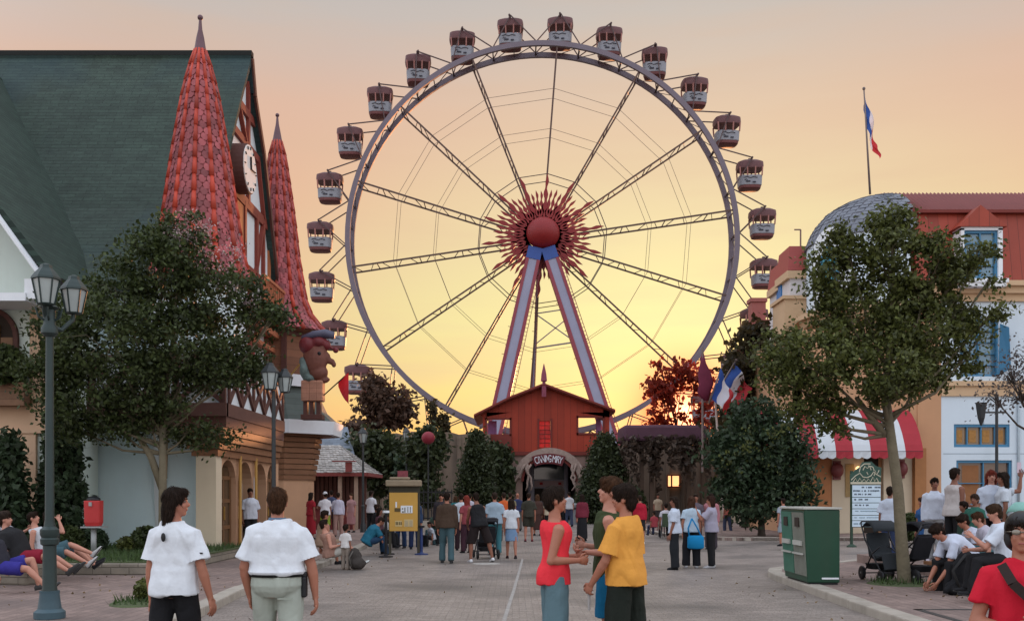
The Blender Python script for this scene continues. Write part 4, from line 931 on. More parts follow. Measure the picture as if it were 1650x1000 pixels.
mm = MB(); P = [base_+dr_*.46*math.cos(t)+Vector((0,0,10.95+1.0*math.sin(t)))+dv*.36 for t in np.linspace(0, 2*math.pi, 25)]; mm.tube(P, .05, 6); mm.bar(base_+dv*.37+Vector((0,0,10)), base_+dv*.37+Vector((0,0,11.9)), .05); mm.build('oval_frame', M_bluef, od)
# ground floor under the awning
m = MB(); x0, x1 = 11.35, hx(1478)
m.bx((x0,HY,4.95),(x1,HY+.3,8.3)); m.bx((x0,HY,3.25),(x1,HY+.3,4.95)); m.bx((x0,HY,0),(hx(1300),HY+.3,3.25)); m.bx((x0,HY,0),(x0+.3,HY+9,8.3)); m.build('shop_wall', M_hpeach, hotel)
m = MB(); hb(m,1300,731,1341,864,.05,.2); m.build('door', mat('orange_door', (.42,.17,.06), rough=.6, var=.15), hotel)
m = MB(); hb(m,1341,731,1392,864,.02,.22); hb(m,1424,731,1470,864,.02,.22); m.build('side_panel', M_cream, hotel)
m = MB(); hb(m,1392,731,1424,864,.35,.4); m.build('doorway', M_dark, hotel)
m = MB(); hb(m,1470,722,1488,864,-.28,.02); m.build('pillar', mat('pillar_brown', (.36,.16,.06), var=.15), hotel)
m = MB(); hb(m,1362,747,1376,800,-.02,.019); m.build('menu_case', mat('menu_yellow', (.34,.23,.10), var=.2), hotel)
for px, py in ((1349,757),(1452,755)):
    m = MB(); p = at(px,py,HY-.1); m.sph((p.x,p.y,p.z),.26,12,8,sz=1.2); m.box((p.x,p.y+.05,p.z),(.3,.1,.75)); m.build('wall_lamp', mat('lamp_maroon', (.17,.04,.04), rough=.5), hotel, smooth=40)
m = MB(); p = at(1383,755,HY-.25); m.sph((p.x,p.y,p.z),.11,10,8); m.build('lamp_bulb', mat('bulb_glow', (1.0,.55,.22), emit=3.0, var=0), hotel, smooth=True)
# striped awning
aw = thing('striped_awning', 'red and white striped awning with scalloped edge over the hotel shop front', 'awning', (13,HY,3.2))
AX0, AX1 = 9.85, 15.92; ns_ = 9; ry = [(HY-.01,5.05),(HY-.35,4.85),(HY-.75,4.5),(HY-1.1,4.05),(HY-1.35,3.6),(HY-1.45,3.32)]
M_awr = mat('awning_red', (.42,.035,.05), rough=.75, var=.12, scale=3, trans=.2); M_aww = mat('awning_white', (.66,.70,.74), rough=.75, var=.08, scale=3, trans=.2)
st = [AX0+(AX1-AX0)*i/ns_ for i in range(ns_+1)]
for nm_, par, mt in (('stripe',0,M_awr),('stripe',1,M_aww)):
    for i in range(ns_):
        if i % 2 != par: continue
        m = MB()
        a, b = st[i], st[i+1]
        for (ya,za),(yb,zb2) in zip(ry, ry[1:]): m.add([(a,ya,za),(b,ya,za),(b,yb,zb2),(a,yb,zb2),(a,ya+.012,za-.02),(b,ya+.012,za-.02),(b,yb+.012,zb2-.02),(a,yb+.012,zb2-.02)], [(0,1,2,3),(7,6,5,4),(0,3,7,4),(1,5,6,2)])
        k = 2
        for j in range(k):
            c0, c1 = a+(b-a)*j/k, a+(b-a)*(j+1)/k; y = HY-1.46
            P = [(c0,y,3.33),(c1,y,3.33)]+[(c1+(c0-c1)*(q/6), y-.02*math.sin(q), 3.12-.07*math.sin(math.pi*q/6)) for q in range(7)]; m.ext(P, (0,.015,0))
        m.build(nm_, mt, aw)
m = MB()
for x in (AX0-.012, AX1+.002): m.ext([(x,y,z) for y, z in ry]+[(x,HY-.01,3.3)], (.01,0,0))
m.build('end_flap', M_awr, aw)
m = MB()
for x in (AX0+.05,AX1-.05): m.bar((x,HY-.01,3.34),(x,HY-1.42,3.31),.04)
m.bar((AX0,HY-1.43,3.33),(AX1,HY-1.43,3.33),.04); m.build('frame', M_blackm, aw)
# terrace of houses receding along the street
def rowhouse(label, X0, ya, yb, zw, zr, wallm, roofm, inset=.5, strip=None):
    h = thing('terrace_house', label, 'building', (X0,(ya+yb)/2,0)); m = MB(); m.bx((X0,ya,0),(X0+6,yb,zw)); m.build('wall', wallm, h)
    m = MB(); P = [(X0-.12,ya-.1,zw),(X0+6,ya-.1,zw),(X0+6,yb,zw),(X0-.12,yb,zw)]; Q = [(X0+inset,ya+.25,zr),(X0+6,ya+.25,zr),(X0+6,yb,zr),(X0+inset,yb,zr)]
    m.add(P+Q, [(3,2,1,0),(4,5,6,7),(0,1,5,4),(1,2,6,5),(2,3,7,6),(3,0,4,7)]); m.build('roof', roofm, h)
    m = MB(); m.bx((X0-.16,ya-.12,zw-.35),(X0+6,yb,zw-.02)); m.build('cornice', M_corn, h)
    if strip:
        m = MB()
        for y in strip[0]: m.bx((X0-.05,y,strip[1]),(X0+.02,y+strip[3],strip[2]))
        m.build('window', mat('blue_shutter', (.02,.16,.42), rough=.5, var=.1), h)
    return h
M_cw = mat('row_white', (.58,.55,.55), rough=.85, var=.1, scale=1); M_rr = mat('row_red', (.30,.055,.045), rough=.6, var=.15)
h1 = rowhouse('tall narrow house with red roof and blue shutter strips beside the dome', 12.35, 44.2, 46.2, 11.6, 12.75, M_cw, M_rr, .04, ([45.5],8.9,11.3,.55))
m = MB(); m.bx((12.05,44.0,8.0),(13.2,46.0,10.3)); m.bx((11.95,43.9,10.3),(13.3,46.1,10.45)); m.build('oriel', M_corn, h1)
h2 = rowhouse('white house with flat red roof and a bright blue corner strip', 13.0, 48.2, 50.2, 11.9, 12.95, M_cw, M_rr, .04, ([48.15],8.0,11.6,.6))
h3 = rowhouse('cream house with salmon chimney stacks behind the big green tree', 12.7, 53.6, 61, 8.4, 9.6, M_cream, M_rr, 1.5, ([55,57.5],5,7,1.1))
for (a, b, ya, yb) in ((1211,1234,480,640),(1230,1256,515,640)):
    m = MB(); Yc = 55.2 if a == 1211 else 54.0; m.bx((gx(a,Yc),Yc,7.5),(gx(b,Yc),Yc+.8,gz(ya,Yc))); m.bx((gx(a-2,Yc),Yc-.08,gz(ya+6,Yc)),(gx(b+2,Yc),Yc+.88,gz(ya,Yc)+.002)); m.build('chimney', mat('chimney_salmon', (.30,.10,.085), var=.15), h3)
h4 = rowhouse('low pink house with a dark red roof beyond the chimneys', 13.7, 61.5, 64, 10.4, 11.4, mat('row_pink', (.42,.22,.19), var=.12), mat('row_dark_red', (.16,.03,.03)), 1.2, ([62.5],6.5,8.5,1.0))
m = MB(); p = at(1290,370,44.5); m.tube([(p.x,44.5,12.4),(p.x,44.5,p.z)], .035, 6); m.bar((p.x,44.5,p.z),(p.x-.28,44.5,p.z),.05); o = thing('roof_mast', 'thin steel mast with a hooked tip on the narrow house roof', 'mast', (p.x,44.5,12.4)); m.build('pole', mat('mast_grey', (.2,.12,.1)), o)

# ------------------------------------------------------------------ flags
M_fb = mat('flag_blue', (.03,.09,.36), rough=.7, trans=.3, var=.1); M_fw = mat('flag_white', (.66,.66,.72), rough=.7, trans=.3, var=.06); M_fr = mat('flag_red', (.45,.03,.04), rough=.7, trans=.3, var=.1)
def tricolour(label, base, top, w, h, droop, sgn=1, ph=0):
    """base/top of the pole; cloth w long, h deep, hanging with 'droop' (0 flying, 1 hanging)"""
    base, top = Vector(base), Vector(top); f = thing('tricolour_flag', label, 'flag', base)
    m = MB(); m.tube([base, top], [.05,.03], 8); m.sph(top, .07, 8, 6); m.build('pole', mat('flag_pole', (.16,.12,.11), rough=.5), f, smooth=True)
    d = (top-base).normalized(); a = top-d*.15; V = []; n, k = 18, 8
    for i in range(n+1):
        s = i/n
        for j in range(k+1):
            t = j/k; hor = w*s*(1-droop); ver = w*s*droop
            x = sgn*(hor+.10*droop*math.sin(3+s*9+t*3+ph)*s+.05*math.sin(t*9+ph)); y = .22*math.sin(s*8+t*2.5+ph)*(.3+s*.7)
            p = a-d*h*t*(1-droop*.55*s)+Vector((x,y,-ver)); V.append(p)
    m = MB(); m.add(V, [(i*(k+1)+j,i*(k+1)+j+1,(i+1)*(k+1)+j+1,(i+1)*(k+1)+j) for i in range(n) for j in range(k)]); m.m = [min(2,i*3//n) for i in range(n) for j in range(k)]
    m.build('cloth', [M_fb,M_fw,M_fr], f, smooth=True, recalc=False); return f
tricolour('big tricolour flag drooping from the tall pole on the slate dome', at(1402,313,42.5), at(1392,143,42.5), 2.6, 1.5, .80, 1, .5)
tricolour('tricolour flag on the slanting pole nearest the chimneys', at(1150,640,46), at(1186,580,46), 1.9, 1.5, .62, 1, 1.7)
tricolour('tricolour flag between the mauve pennant and the flag beside the chimneys', at(1142,650,45), at(1164,588,45), 1.9, 1.4, .70, 1, 4.0)
pf = thing('mauve_pennant', 'dark red and mauve pennant hanging furled on an upright pole before the red lit tree', 'flag', at(1132,720,45.5))
m = MB(); m.tube([at(1132,760,45.5), at(1132,560,45.5)], .05, 8); m.build('pole', mat('flag_pole', (0,0,0)), pf)
m = MB(); secs = [(at(1132,566,45.5),.04),(at(1133,585,45.5),.14),(at(1135,600,45.5),.30),(at(1138,618,45.5),.34),(at(1134,632,45.5),.30),(at(1137,645,45.5),.14)]
m.loft([(c,(r,0,0),(0,r*.5,0)) for c, r in secs], 14); me = m.build('cloth', mat('pennant_red', (.16,.02,.05), rough=.8, var=.4, scale=2, trans=.2), pf, smooth=True)
m = MB(); m.tube([at(1168,850,46), at(1152,640,46)], .05, 8); o = m.build('white_pole', mat('pale_pole', (.5,.42,.38))); tag(o, 'pale thin pole leaning among the trees below the flags', 'pole')

# ------------------------------------------------------------------ vine pergola
pg = thing('vine_pergola', 'timber pergola with dark mauve roof and long hanging vines against the wall', 'pergola', (gx(1070,58),58,0))
m = MB(); m.bx((gx(1002,58),57,gz(712,58)),(gx(1134,58),60.5,gz(686,58))); m.build('roof', mat('mauve_canvas', (.085,.035,.055), var=.35, scale=1.5, bump=.5, bscale=4), pg, bevel=.15)
for px in (1034,1050,1110,1134):
    m = MB(); x = gx(px,57.6); m.bx((x-.12,57.5,0),(x+.12,57.74,gz(712,58))); m.build('post', mat('post_brown', (.10,.065,.045), var=.25), pg)
M_vine = mat('vine_leaf', (.085,.06,.045), rough=.6, var=.3, island=.4, trans=.35)
def quads(name, C, S, mt, parent=None, asp=1.7):
    """loose leaves: centres C (n,3), sizes S (n)"""
    n = len(C); d = nrg.normal(size=(n,3)); d /= np.linalg.norm(d,axis=1)[:,None]; e = nrg.normal(size=(n,3)); e -= d*(e*d).sum(1)[:,None]; e /= np.linalg.norm(e,axis=1)[:,None]
    a = d*S[:,None]*.5*asp; b = e*S[:,None]*.5; V = np.empty((n,4,3)); V[:,0] = C-a; V[:,1] = C-a*.1+b; V[:,2] = C+a; V[:,3] = C-a*.1-b; V = V.reshape(-1,3)
    me = bpy.data.meshes.new(name); me.vertices.add(n*4); me.vertices.foreach_set('co', V.ravel()); me.loops.add(n*4); me.loops.foreach_set('vertex_index', np.arange(n*4, dtype=np.int32)); me.polygons.add(n); me.polygons.foreach_set('loop_start', np.arange(0,n*4,4,dtype=np.int32)); me.polygons.foreach_set('loop_total', np.full(n,4,dtype=np.int32)); me.update(); me.validate()
    o = link(name, me, mt, parent)
    if parent is not None:
        off = Vector((0,0,0)); q = parent
        while q is not None: off += q.location; q = q.parent
        me.transform(Matrix.Translation(-off))
    return o
P = []
for k in range(90):
    x = nrg.uniform(gx(1000,58), gx(1140,58)); y = nrg.uniform(56.7,57.4); L = nrg.uniform(.5,2.0)*(1.7 if nrg.uniform() < .2 else 1); z0 = gz(705,58)
    for j in range(int(L*14)): P.append((x+nrg.normal()*.10, y+nrg.normal()*.1, z0-j/14+nrg.normal()*.05))
P = np.array(P); quads('vines', P, nrg.uniform(.14,.26,len(P)), M_vine, pg)

# ------------------------------------------------------------------ trees
M_bark = mat('bark', (.15,.125,.08), rough=.9, var=.35, scale=5, bump=.8, bscale=22); M_barkd = mat('dark_bark', (.06,.045,.035), rough=.9, var=.3, bump=.6)
def leafm(name, col, tr=.3, isl=.45): return mat(name, col, rough=.55, var=.3, scale=.8, island=isl, trans=tr, spec=.35)
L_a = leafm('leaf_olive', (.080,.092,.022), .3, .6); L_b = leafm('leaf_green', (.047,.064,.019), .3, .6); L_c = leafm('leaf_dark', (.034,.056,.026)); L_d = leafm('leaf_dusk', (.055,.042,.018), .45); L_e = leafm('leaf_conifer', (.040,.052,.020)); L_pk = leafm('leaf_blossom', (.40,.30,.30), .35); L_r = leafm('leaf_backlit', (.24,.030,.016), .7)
def crown_pts(lobes, Y, ncl, nl, rad, shell=.55, depth=1.0):
    """lobes in photo pixels (px, py, rx, ry, dy): leaf centres and cluster centres"""
    s = Y/F; C = []; K = []; w = np.array([l[2]*l[3] for l in lobes], float); w /= w.sum()
    for l, f in zip(lobes, w):
        px, py, rx, ry = l[:4]; dy = l[4] if len(l) > 4 else 0; c = np.array(at(px,py,Y)); c[1] += dy; k = max(2, int(ncl*f)); ra = np.array([rx*s, (rx+ry)*.5*s*depth, ry*s])
        d = nrg.normal(size=(k,3)); d /= np.linalg.norm(d,axis=1)[:,None]; q = c+d*ra*(nrg.uniform(shell**3,1,k)**(1/3))[:,None]*(nrg.uniform(.80,1.06,k)+.22*(nrg.uniform(size=k) > .86))[:,None]; K.append((c, q))
        for p in q:
            n = int(nl*nrg.uniform(.5,1.5)); C.append(p+nrg.normal(size=(n,3))*rad*np.array([1,1,.7])*nrg.uniform(.6,1.25))
    return np.concatenate(C), K
def tree(name, label, cat, base, fork, lobes, Y, leaf, ncl, nl, rad, size, trunk_r, bark=M_bark, group=None, extra=None, limbs=2, shell=.55, depth=1.0, lean=None):
    base = Vector(base); fork = Vector(fork); t = thing(name, label, cat, base, 0, group)
    C, K = crown_pts(lobes, Y, ncl, nl, rad, shell, depth); quads('crown', C, nrg.uniform(size*.65,size*1.35,len(C)), leaf, t)
    m = MB(); mid = base.lerp(fork,.5)+Vector((rnd.uniform(-.06,.06),rnd.uniform(-.06,.06),0)); m.tube([base-Vector((0,0,.1)), base+Vector((0,0,.12)), base.lerp(mid,.5), mid, fork], [trunk_r*1.5,trunk_r*1.15,trunk_r,trunk_r*.9,trunk_r*.75], 12)
    lead = max((Vector(c) for c, q in K), key=lambda v: v.z); lp = [base.lerp(fork,.8), fork, fork.lerp(lead,.5)+Vector((.06,0,.1)), lead]; m.tube(lp[1:], [trunk_r*.75,trunk_r*.45,trunk_r*.15], 9)
    def ldr(f): f = max(0,min(1,f)); return lp[0].lerp(lp[1],f*3) if f < .33 else lp[1].lerp(lp[2],(f-.33)*1.49)
    for c, q in K:
        c = Vector(c); st = ldr((c.z-fork.z)/max(.3,(lead.z-fork.z))*.55); h = st.lerp(c,.5)+Vector((rnd.uniform(-.1,.1),rnd.uniform(-.1,.1),-.10*(c-st).length)); m.tube([st, h, c], [trunk_r*.42,trunk_r*.26,trunk_r*.12], 7)
        for i in range(min(len(q), limbs*3)):
            p = Vector(q[i]); m.tube([h.lerp(c,.6), c.lerp(p,.5)+Vector((0,0,.05)), p], [trunk_r*.16,trunk_r*.1,trunk_r*.04], 5)
    m.build('trunk', bark, t, smooth=True)
    if extra:
        C, K = crown_pts(extra[0], Y, extra[2], *(extra[3] if len(extra) > 3 else (nl, rad)), .5, depth); quads('blossom_or_lit_tufts', C, nrg.uniform(size*.45,size*.8,len(C)), extra[1], t)
    return t
# big tree before the castle
b = Vector((gx(263,22),22,.33)); 
t1 = tree('street_tree', 'broad leafy tree with slim forked trunk before the pale blue castle wall', 'tree', b, at(262,690,22), [(290,395,55,55),(255,430,80,60),(195,470,60,45),(330,470,95,60,.5),(200,550,100,80,-.6),(310,560,105,75),(115,565,50,60),(85,620,42,48,-.4),(415,505,52,28,.3),(150,650,62,48,-.3),(250,630,80,52),(360,580,68,50,.4),(330,703,52,20,.5),(95,530,36,50),(445,510,26,14),(120,690,34,22),(185,690,40,20),(245,688,44,18),(300,690,36,16,.3)], 22, L_b, 680, 60, .17, .062, .095, extra=([(300,370,34,42),(350,420,34,40),(390,470,26,22)], L_pk, 17))
m = MB(); m.tube([at(263,790,22), at(243,735,22), at(222,700,22), at(206,660,22)], [.09,.075,.06,.045], 9); m.tube([at(263,770,22.1), at(266,700,22.2), at(292,640,22.3)], [.09,.07,.05], 9); m.build('limb', M_bark, t1, smooth=True)
# big tree on the paved island
b = Vector((gx(1457,17.2),17.2,.12))
t2 = tree('street_tree', 'bushy olive green tree on the paved island with bare leaning trunk', 'tree', b, at(1427,640,17.2), [(1430,415,52,68),(1500,430,62,52),(1395,510,85,62,.3),(1480,530,80,62),(1305,590,72,52,-.3),(1262,560,40,42,.2),(1410,605,85,46,-.4),(1545,430,40,26),(1555,495,36,22),(1350,440,44,56,.2),(1315,660,56,28),(1254,604,26,32),(1500,596,48,36,.3),(1345,695,26,14),(1567,560,24,48),(1440,365,30,30),(1585,405,22,16),(1598,505,22,12),(1590,455,16,12),(1360,390,26,28)], 17.2, L_a, 600, 60, .125, .050, .10, shell=.5)
m = MB(); m.tube([at(1425,700,17.2), at(1400,668,17.2), at(1380,640,17.1)], [.07,.055,.04], 8); m.build('limb', M_bark, t2, smooth=True)
# half-bare twigs at the frame's edge
tree('thorny_tree', 'half bare twiggy tree with dry leaves at the edge by the hotel', 'tree', (gx(1690,20),20,.12), at(1680,700,20), [(1640,630,42,40),(1625,600,26,20),(1660,580,40,30),(1600,640,20,16)], 20, leafm('leaf_dry', (.10,.085,.08), .2), 70, 16, .22, .045, .08, M_barkd, limbs=6)
# leaves and scraps blown over the paving
C = []
for (x0, x1, y0, y1, z, k) in ((5.3,8,14.5,20,.122,80),(-8.5,-4.6,13.5,19,.122,70),(-4.1,-3.0,9,30,.006,45),(3.9,4.8,11,20,.006,28),(-3,4,10,30,.006,24)):
    for _ in range(k): C.append((nrg.uniform(x0,x1), nrg.uniform(y0,y1), z+nrg.uniform(0,.01)))
C = np.array(C); o = quads('fallen_leaves', C, nrg.uniform(.018,.042,len(C)), mat('dry_leaf', (.17,.115,.06), var=.4, island=.5)); tag(o, kind='stuff')
# shrubs, conifers and background trees
def cone_plant(name, label, cat, px, pyb, pyt, wpx, Y, z0, leaf, ncl, nl, size, group=None, rad=.12, bulge=.25):
    s = Y/F; zt, zb_ = gz(pyt,Y), z0+.15; x = gx(px,Y); t = thing(name, label, cat, (x,Y,z0), 0, group); C = []
    for _ in range(ncl):
        f = nrg.uniform(0,1)**1.3; r = wpx*.5*s*(1-f)**.7*(1+bulge*math.sin(f*25)*.4)*(1 if f > .08 else .8); a = nrg.uniform(0,2*math.pi); rr = r*math.sqrt(nrg.uniform(.35,1)); p = np.array([x+rr*math.cos(a), Y+rr*math.sin(a), zb_+(zt-zb_)*f]); C.append(p+nrg.normal(size=(int(nl*nrg.uniform(.5,1.5)),3))*rad)
    C = np.concatenate(C); quads('foliage', C, nrg.uniform(size*.65,size*1.35,len(C)), leaf, t)
    m = MB(); m.tube([(x,Y,z0-.05),(x,Y,z0+(zt-z0)*.85)], [.06+.02*(zt-z0),.02], 8); m.build('trunk', M_barkd, t); return t
cone_plant('cypress', 'tall dark cypress against the pale wall behind the lamp post', 'cypress', 100, 870, 640, 72, 23, .3, L_c, 330, 22, .10)
cone_plant('cypress', 'dark cypress at the foot of the plaster house by the seated people', 'cypress', 14, 870, 708, 72, 22.3, .3, L_c, 260, 22, .10)
def round_bush(name, label, px, py, rpx, Y, z0, leaf, n, size, cat='bush', sy=1.0, group=None):
    s = Y/F; r = rpx*s; x = gx(px,Y); zc = z0+r*sy*.8; t = thing(name, label, cat, (x,Y,z0), 0, group); d = nrg.normal(size=(n,3)); d /= np.linalg.norm(d,axis=1)[:,None]; C = np.array([x,Y,zc])+d*np.array([r,r,r*sy])*(nrg.uniform(.35,1,n)**.4)[:,None]; C = C[C[:,2] > z0]
    quads('foliage', C, nrg.uniform(size*.65,size*1.35,len(C)), leaf, t)
    m = MB()
    for k in range(6): a = k*1.05; m.tube([(x,Y,z0-.05),(x+r*.6*math.cos(a),Y+r*.6*math.sin(a),zc+r*.2)], [.03,.01], 5)
    m.build('stems', M_barkd, t); return t
round_bush('round_bush', 'low clipped round bush behind the lamp post, nearer the cypress', 113, 870, 24, 22.4, .34, L_b, 1900, .07)
round_bush('round_bush', 'low clipped round bush just behind the red litter bin post', 150, 868, 22, 22.8, .34, L_c, 1700, .07)
round_bush('round_bush', 'round dark bush beside the long haired man\'s back at the castle wall', 236, 878, 24, 22.6, .34, L_b, 1700, .07)
round_bush('small_shrub', 'small loose shrub spreading in the grassy bed between bin and round bush', 205, 889, 15, 22.4, .34, L_a, 420, .08)
round_bush('small_shrub', 'ragged little shrub on the soil patch beside the long haired man', 237, 960, 20, 14.2, .14, L_a, 620, .05)
round_bush('topiary_bush', 'clipped round bush beside the brown hotel pillar', 1463, 815, 24, 34, .12, L_b, 2000, .10)
round_bush('window_plant', 'green plant filling the window box of the plaster house', 6, 607, 36, 23.1, 4.2, L_b, 1500, .10, 'plant')
t = tree('lit_tuft_shrub', 'big dark shrub with lighter leaf tufts, coloured as lit, beside the awning', 'shrub', (9.35,37.3,.12), at(1228,780,37.3), [(1225,725,40,34),(1195,755,36,40),(1268,775,34,52),(1225,800,56,40,-.3),(1178,705,26,26),(1272,712,24,26),(1212,676,24,18),(1250,684,14,24),(1160,735,16,22),(1290,795,14,30),(1198,662,9,18),(1232,655,8,18),(1284,735,12,16),(1158,790,16,18)], 37.3, L_c, 330, 44, .27, .12, .12, M_barkd, extra=([(1195,725,50,44,-.5),(1240,700,50,34,-.4),(1165,760,26,40,-.3),(1265,780,36,50,-.5)], L_a, 60, (16,.2)))  # lit leaf tufts are painted with a lighter leaf colour
tree('palm_like_tree', 'dark brown backlit tree between the flags and the cream house', 'tree', (gx(1200,47),47,.12), at(1200,640,47), [(1200,590,30,40),(1215,540,16,26),(1190,640,24,30),(1185,690,30,30),(1215,700,30,36)], 47, L_d, 240, 22, .3, .2, .14, M_barkd)
tree('backlit_tree', 'tree in front of the low sun, its leaves glowing red', 'tree', (gx(1096,68),68,0), at(1094,705,68), [(1070,645,30,38),(1086,608,20,18),(1136,645,15,32),(1124,612,18,20),(1100,594,16,20),(1058,622,16,22),(1060,684,26,16),(1125,684,24,12),(1062,584,6,5)], 68, L_r, 150, 13, .34, .24, .12, M_barkd, shell=.3)  # red sun glow is painted into these leaves' colour
tree('backlit_tree', 'smaller dusk lit tree rising over the brown wall beside the kiosk', 'tree', (gx(612,68),68,0), at(612,710,68), [(608,640,30,26),(625,665,34,26),(585,690,30,18),(648,655,12,28),(560,695,14,12),(600,612,14,10)], 68, leafm('leaf_pinkdusk', (.105,.062,.042), .5), 260, 18, .36, .24, .14, M_barkd, shell=.3)
tree('weeping_tree', 'dark weeping tree with trailing foliage before the brown wall', 'tree', (gx(610,54),54,0), at(610,740,54), [(600,715,36,20),(620,735,38,24),(590,750,20,30),(640,760,18,36),(612,775,14,26)], 54, L_e, 320, 22, .28, .19, .13, M_bark, shell=.3)
tree('slender_tree', 'slender upright tree thick with ivy beside the yellow notice', 'tree', (gx(688,50),50,0), at(688,760,50), [(686,740,18,38),(700,720,16,24),(672,720,14,22),(690,790,14,34),(690,700,10,14)], 50, L_e, 200, 22, .22, .17, .1, M_bark, shell=.2)
tree('slender_tree', 'narrow dark tree just behind the yellow notice stand', 'tree', (gx(647,52),52,0), at(647,790,52), [(645,790,12,36),(640,830,12,26),(650,755,10,20)], 52, L_c, 110, 20, .2, .17, .1, M_barkd, shell=.2)
cone_plant('fir_tree', 'bushy green fir close beside the stone arch, on the kiosk side', 'fir', 768, 830, 700, 72, 57, 0, L_e, 420, 50, .12, rad=.2)
cone_plant('fir_tree', 'bushy green fir beside the arch, behind the trio of boys', 'fir', 975, 830, 706, 100, 58, 0, L_e, 480, 50, .12, rad=.22)
round_bush('hedge_bush', 'low green bush at the foot of the fir behind the boys', 1005, 805, 38, 55, 0, L_e, 1300, .2)
tree('wall_creeper', 'creeper hanging over the wall end next to the kiosk side fir', 'plant', (gx(806,63),62.7,0), at(808,760,62.7), [(808,745,14,28),(815,780,12,30),(800,725,10,12)], 62.7, L_e, 120, 20, .24, .2, .06, M_barkd, shell=.2)
for px, top, lab in ((697,645,'thin dead tree spike behind the brown wall, the taller one'),(716,665,'short dead tree spike behind the brown wall')):
    tree('bare_tree', lab, 'tree', (gx(px,80),80,0), at(px,top+30,80), [(px,top+18,5,20),(px+3,top+34,6,10)], 80, L_d, 40, 14, .2, .2, .09, M_barkd, shell=.1)

# ------------------------------------------------------------------ street lamps
M_lamp = mat('lamp_green', (.026,.042,.040), rough=.45, metal=.2, var=.2, bump=.1); M_lampd = mat('lamp_dark', (.032,.036,.038), rough=.5, metal=.2, var=.2); M_lglass = mat('lamp_glass', (.34,.38,.37), rough=.25, var=.25, scale=3)
M_lbase = mat('lamp_base_blue', (.045,.085,.105), rough=.5, var=.2)
def lantern(par, c, s, mt, rz=0.4):
    m = MB(); z = c[2]; a0 = rz
    m.lathe([(.10*s,z),(.19*s,z+.02*s),(.21*s,z+.05*s)], (c[0],c[1],0), 6, a0=a0); m.lathe([(.30*s,z+.62*s),(.34*s,z+.63*s),(.33*s,z+.68*s),(.24*s,z+.80*s),(.15*s,z+.90*s),(.13*s,z+.98*s),(.06*s,z+1.01*s)], (c[0],c[1],0), 6, a0=a0)
    for k in range(6):
        t = a0+k*math.pi/3; m.bar((c[0]+.19*s*math.cos(t),c[1]+.19*s*math.sin(t),z+.04*s),(c[0]+.31*s*math.cos(t),c[1]+.31*s*math.sin(t),z+.64*s),.03*s)
    hd = m.build('lantern', mt, par)
    m = MB(); m.lathe([(.175*s,z+.05*s),(.29*s,z+.63*s)], (c[0],c[1],0), 6, a0=a0); m.build('glazing', M_lglass, hd)
    m = MB(); m.lathe([(.05*s,z+.06*s),(.06*s,z+.35*s),(.02*s,z+.45*s)], (c[0],c[1],0), 8); m.build('bulb_holder', M_whitep, hd)
LX, LY = gx(80,12.4), 12.4
lamp = thing('street_lamp', 'green twin lantern street lamp with blue base beside the seated people', 'lamp', (LX,LY,.12))
m = MB(); m.lathe([(.185,.12),(.185,.2),(.14,.24),(.13,.30),(.115,.42),(.12,.46)], (LX,LY,0), 12); m.build('base', M_lbase, lamp, smooth=30)
m = MB(); m.lathe([(.10,.42),(.085,.5),(.078,1.02),(.105,1.04),(.11,1.1),(.095,1.12),(.112,1.16),(.112,1.22),(.068,1.26),(.055,1.35),(.045,3.7)], (LX,LY,0), 16); m.build('pole', M_lamp, lamp, smooth=30)
m = MB(); m.lathe([(.062,3.62),(.10,3.66),(.10,3.72),(.07,3.78),(.07,3.95),(.12,3.98),(.05,4.02)], (LX,LY,0), 14)
m.tube([(LX-.02,LY,3.8),(LX-.03,LY-.06,3.9),(LX-.01,LY-.12,4.02)], .03, 7); m.tube([(LX,LY,3.75),(LX+.10,LY+.1,3.72),(LX+.20,LY+.2,3.86),(LX+.215,LY+.2,3.98)], .03, 7); m.build('bracket', M_lamp, lamp, smooth=30)
m = MB()
for k in range(5): a = k*1.25; m.tube([(LX,LY,3.78),(LX+.13*math.cos(a),LY+.13*math.sin(a),3.86),(LX+.16*math.cos(a),LY+.16*math.sin(a),3.97)], .014, 5)
m.build('scrollwork', M_lamp, lamp)
lantern(lamp, (LX+.02,LY-.14,3.98), .51, M_lamp); lantern(lamp, (LX+.215,LY+.2,3.93), .49, M_lamp)
def small_lamp(label, px, pytop, Y, z0, heads=1, arm=0):
    x = gx(px,Y); zt = gz(pytop,Y); s = .62; l = thing('street_lamp', label, 'lamp', (x,Y,z0)); zb2 = zt-1.0*s if not arm else zt
    m = MB(); m.lathe([(.13,z0),(.12,z0+.3),(.08,z0+.4),(.065,z0+1.0),(.08,z0+1.02),(.08,z0+1.08),(.05,z0+1.12),(.042,zb2)], (x,Y,0), 12); m.build('pole', M_lampd, l, smooth=30)
    if heads == 1: lantern(l, (x,Y,zb2), s*1.05, M_lampd); 
    if heads == 2: lantern(l, (x-.05,Y-.1,zb2), s*.95, M_lampd); lantern(l, (x+.22,Y+.1,zb2-.04), s*.85, M_lampd)
    if arm:
        m = MB(); m.bar((x-arm,Y,zt-.45),(x+arm*.5,Y,zt-.45),.05); m.lathe([(.03,zt-.1),(.06,zt),(.01,zt+.15)],(x,Y,0),8); m.build('arm', M_lampd, l)
        m = MB(); m.lathe([(.03,zt-.85),(.11,zt-.62),(.17,zt-.2),(.2,zt-.16),(.05,zt-.02)][:4], (x-arm*.85,Y,0), 6); m.build('hanging_lantern', M_lampd, l)
    return l
small_lamp('dark street lamp with twin lanterns rising behind the man in khaki trousers', 441, 583, 21.5, .12, 2)
small_lamp('thin dark street lamp at the open end of the shop kiosk', 585, 690, 41, .12, 1)
small_lamp('thin dark street lamp standing right behind the yellow notice stand', 655, 690, 50, 0, 1)
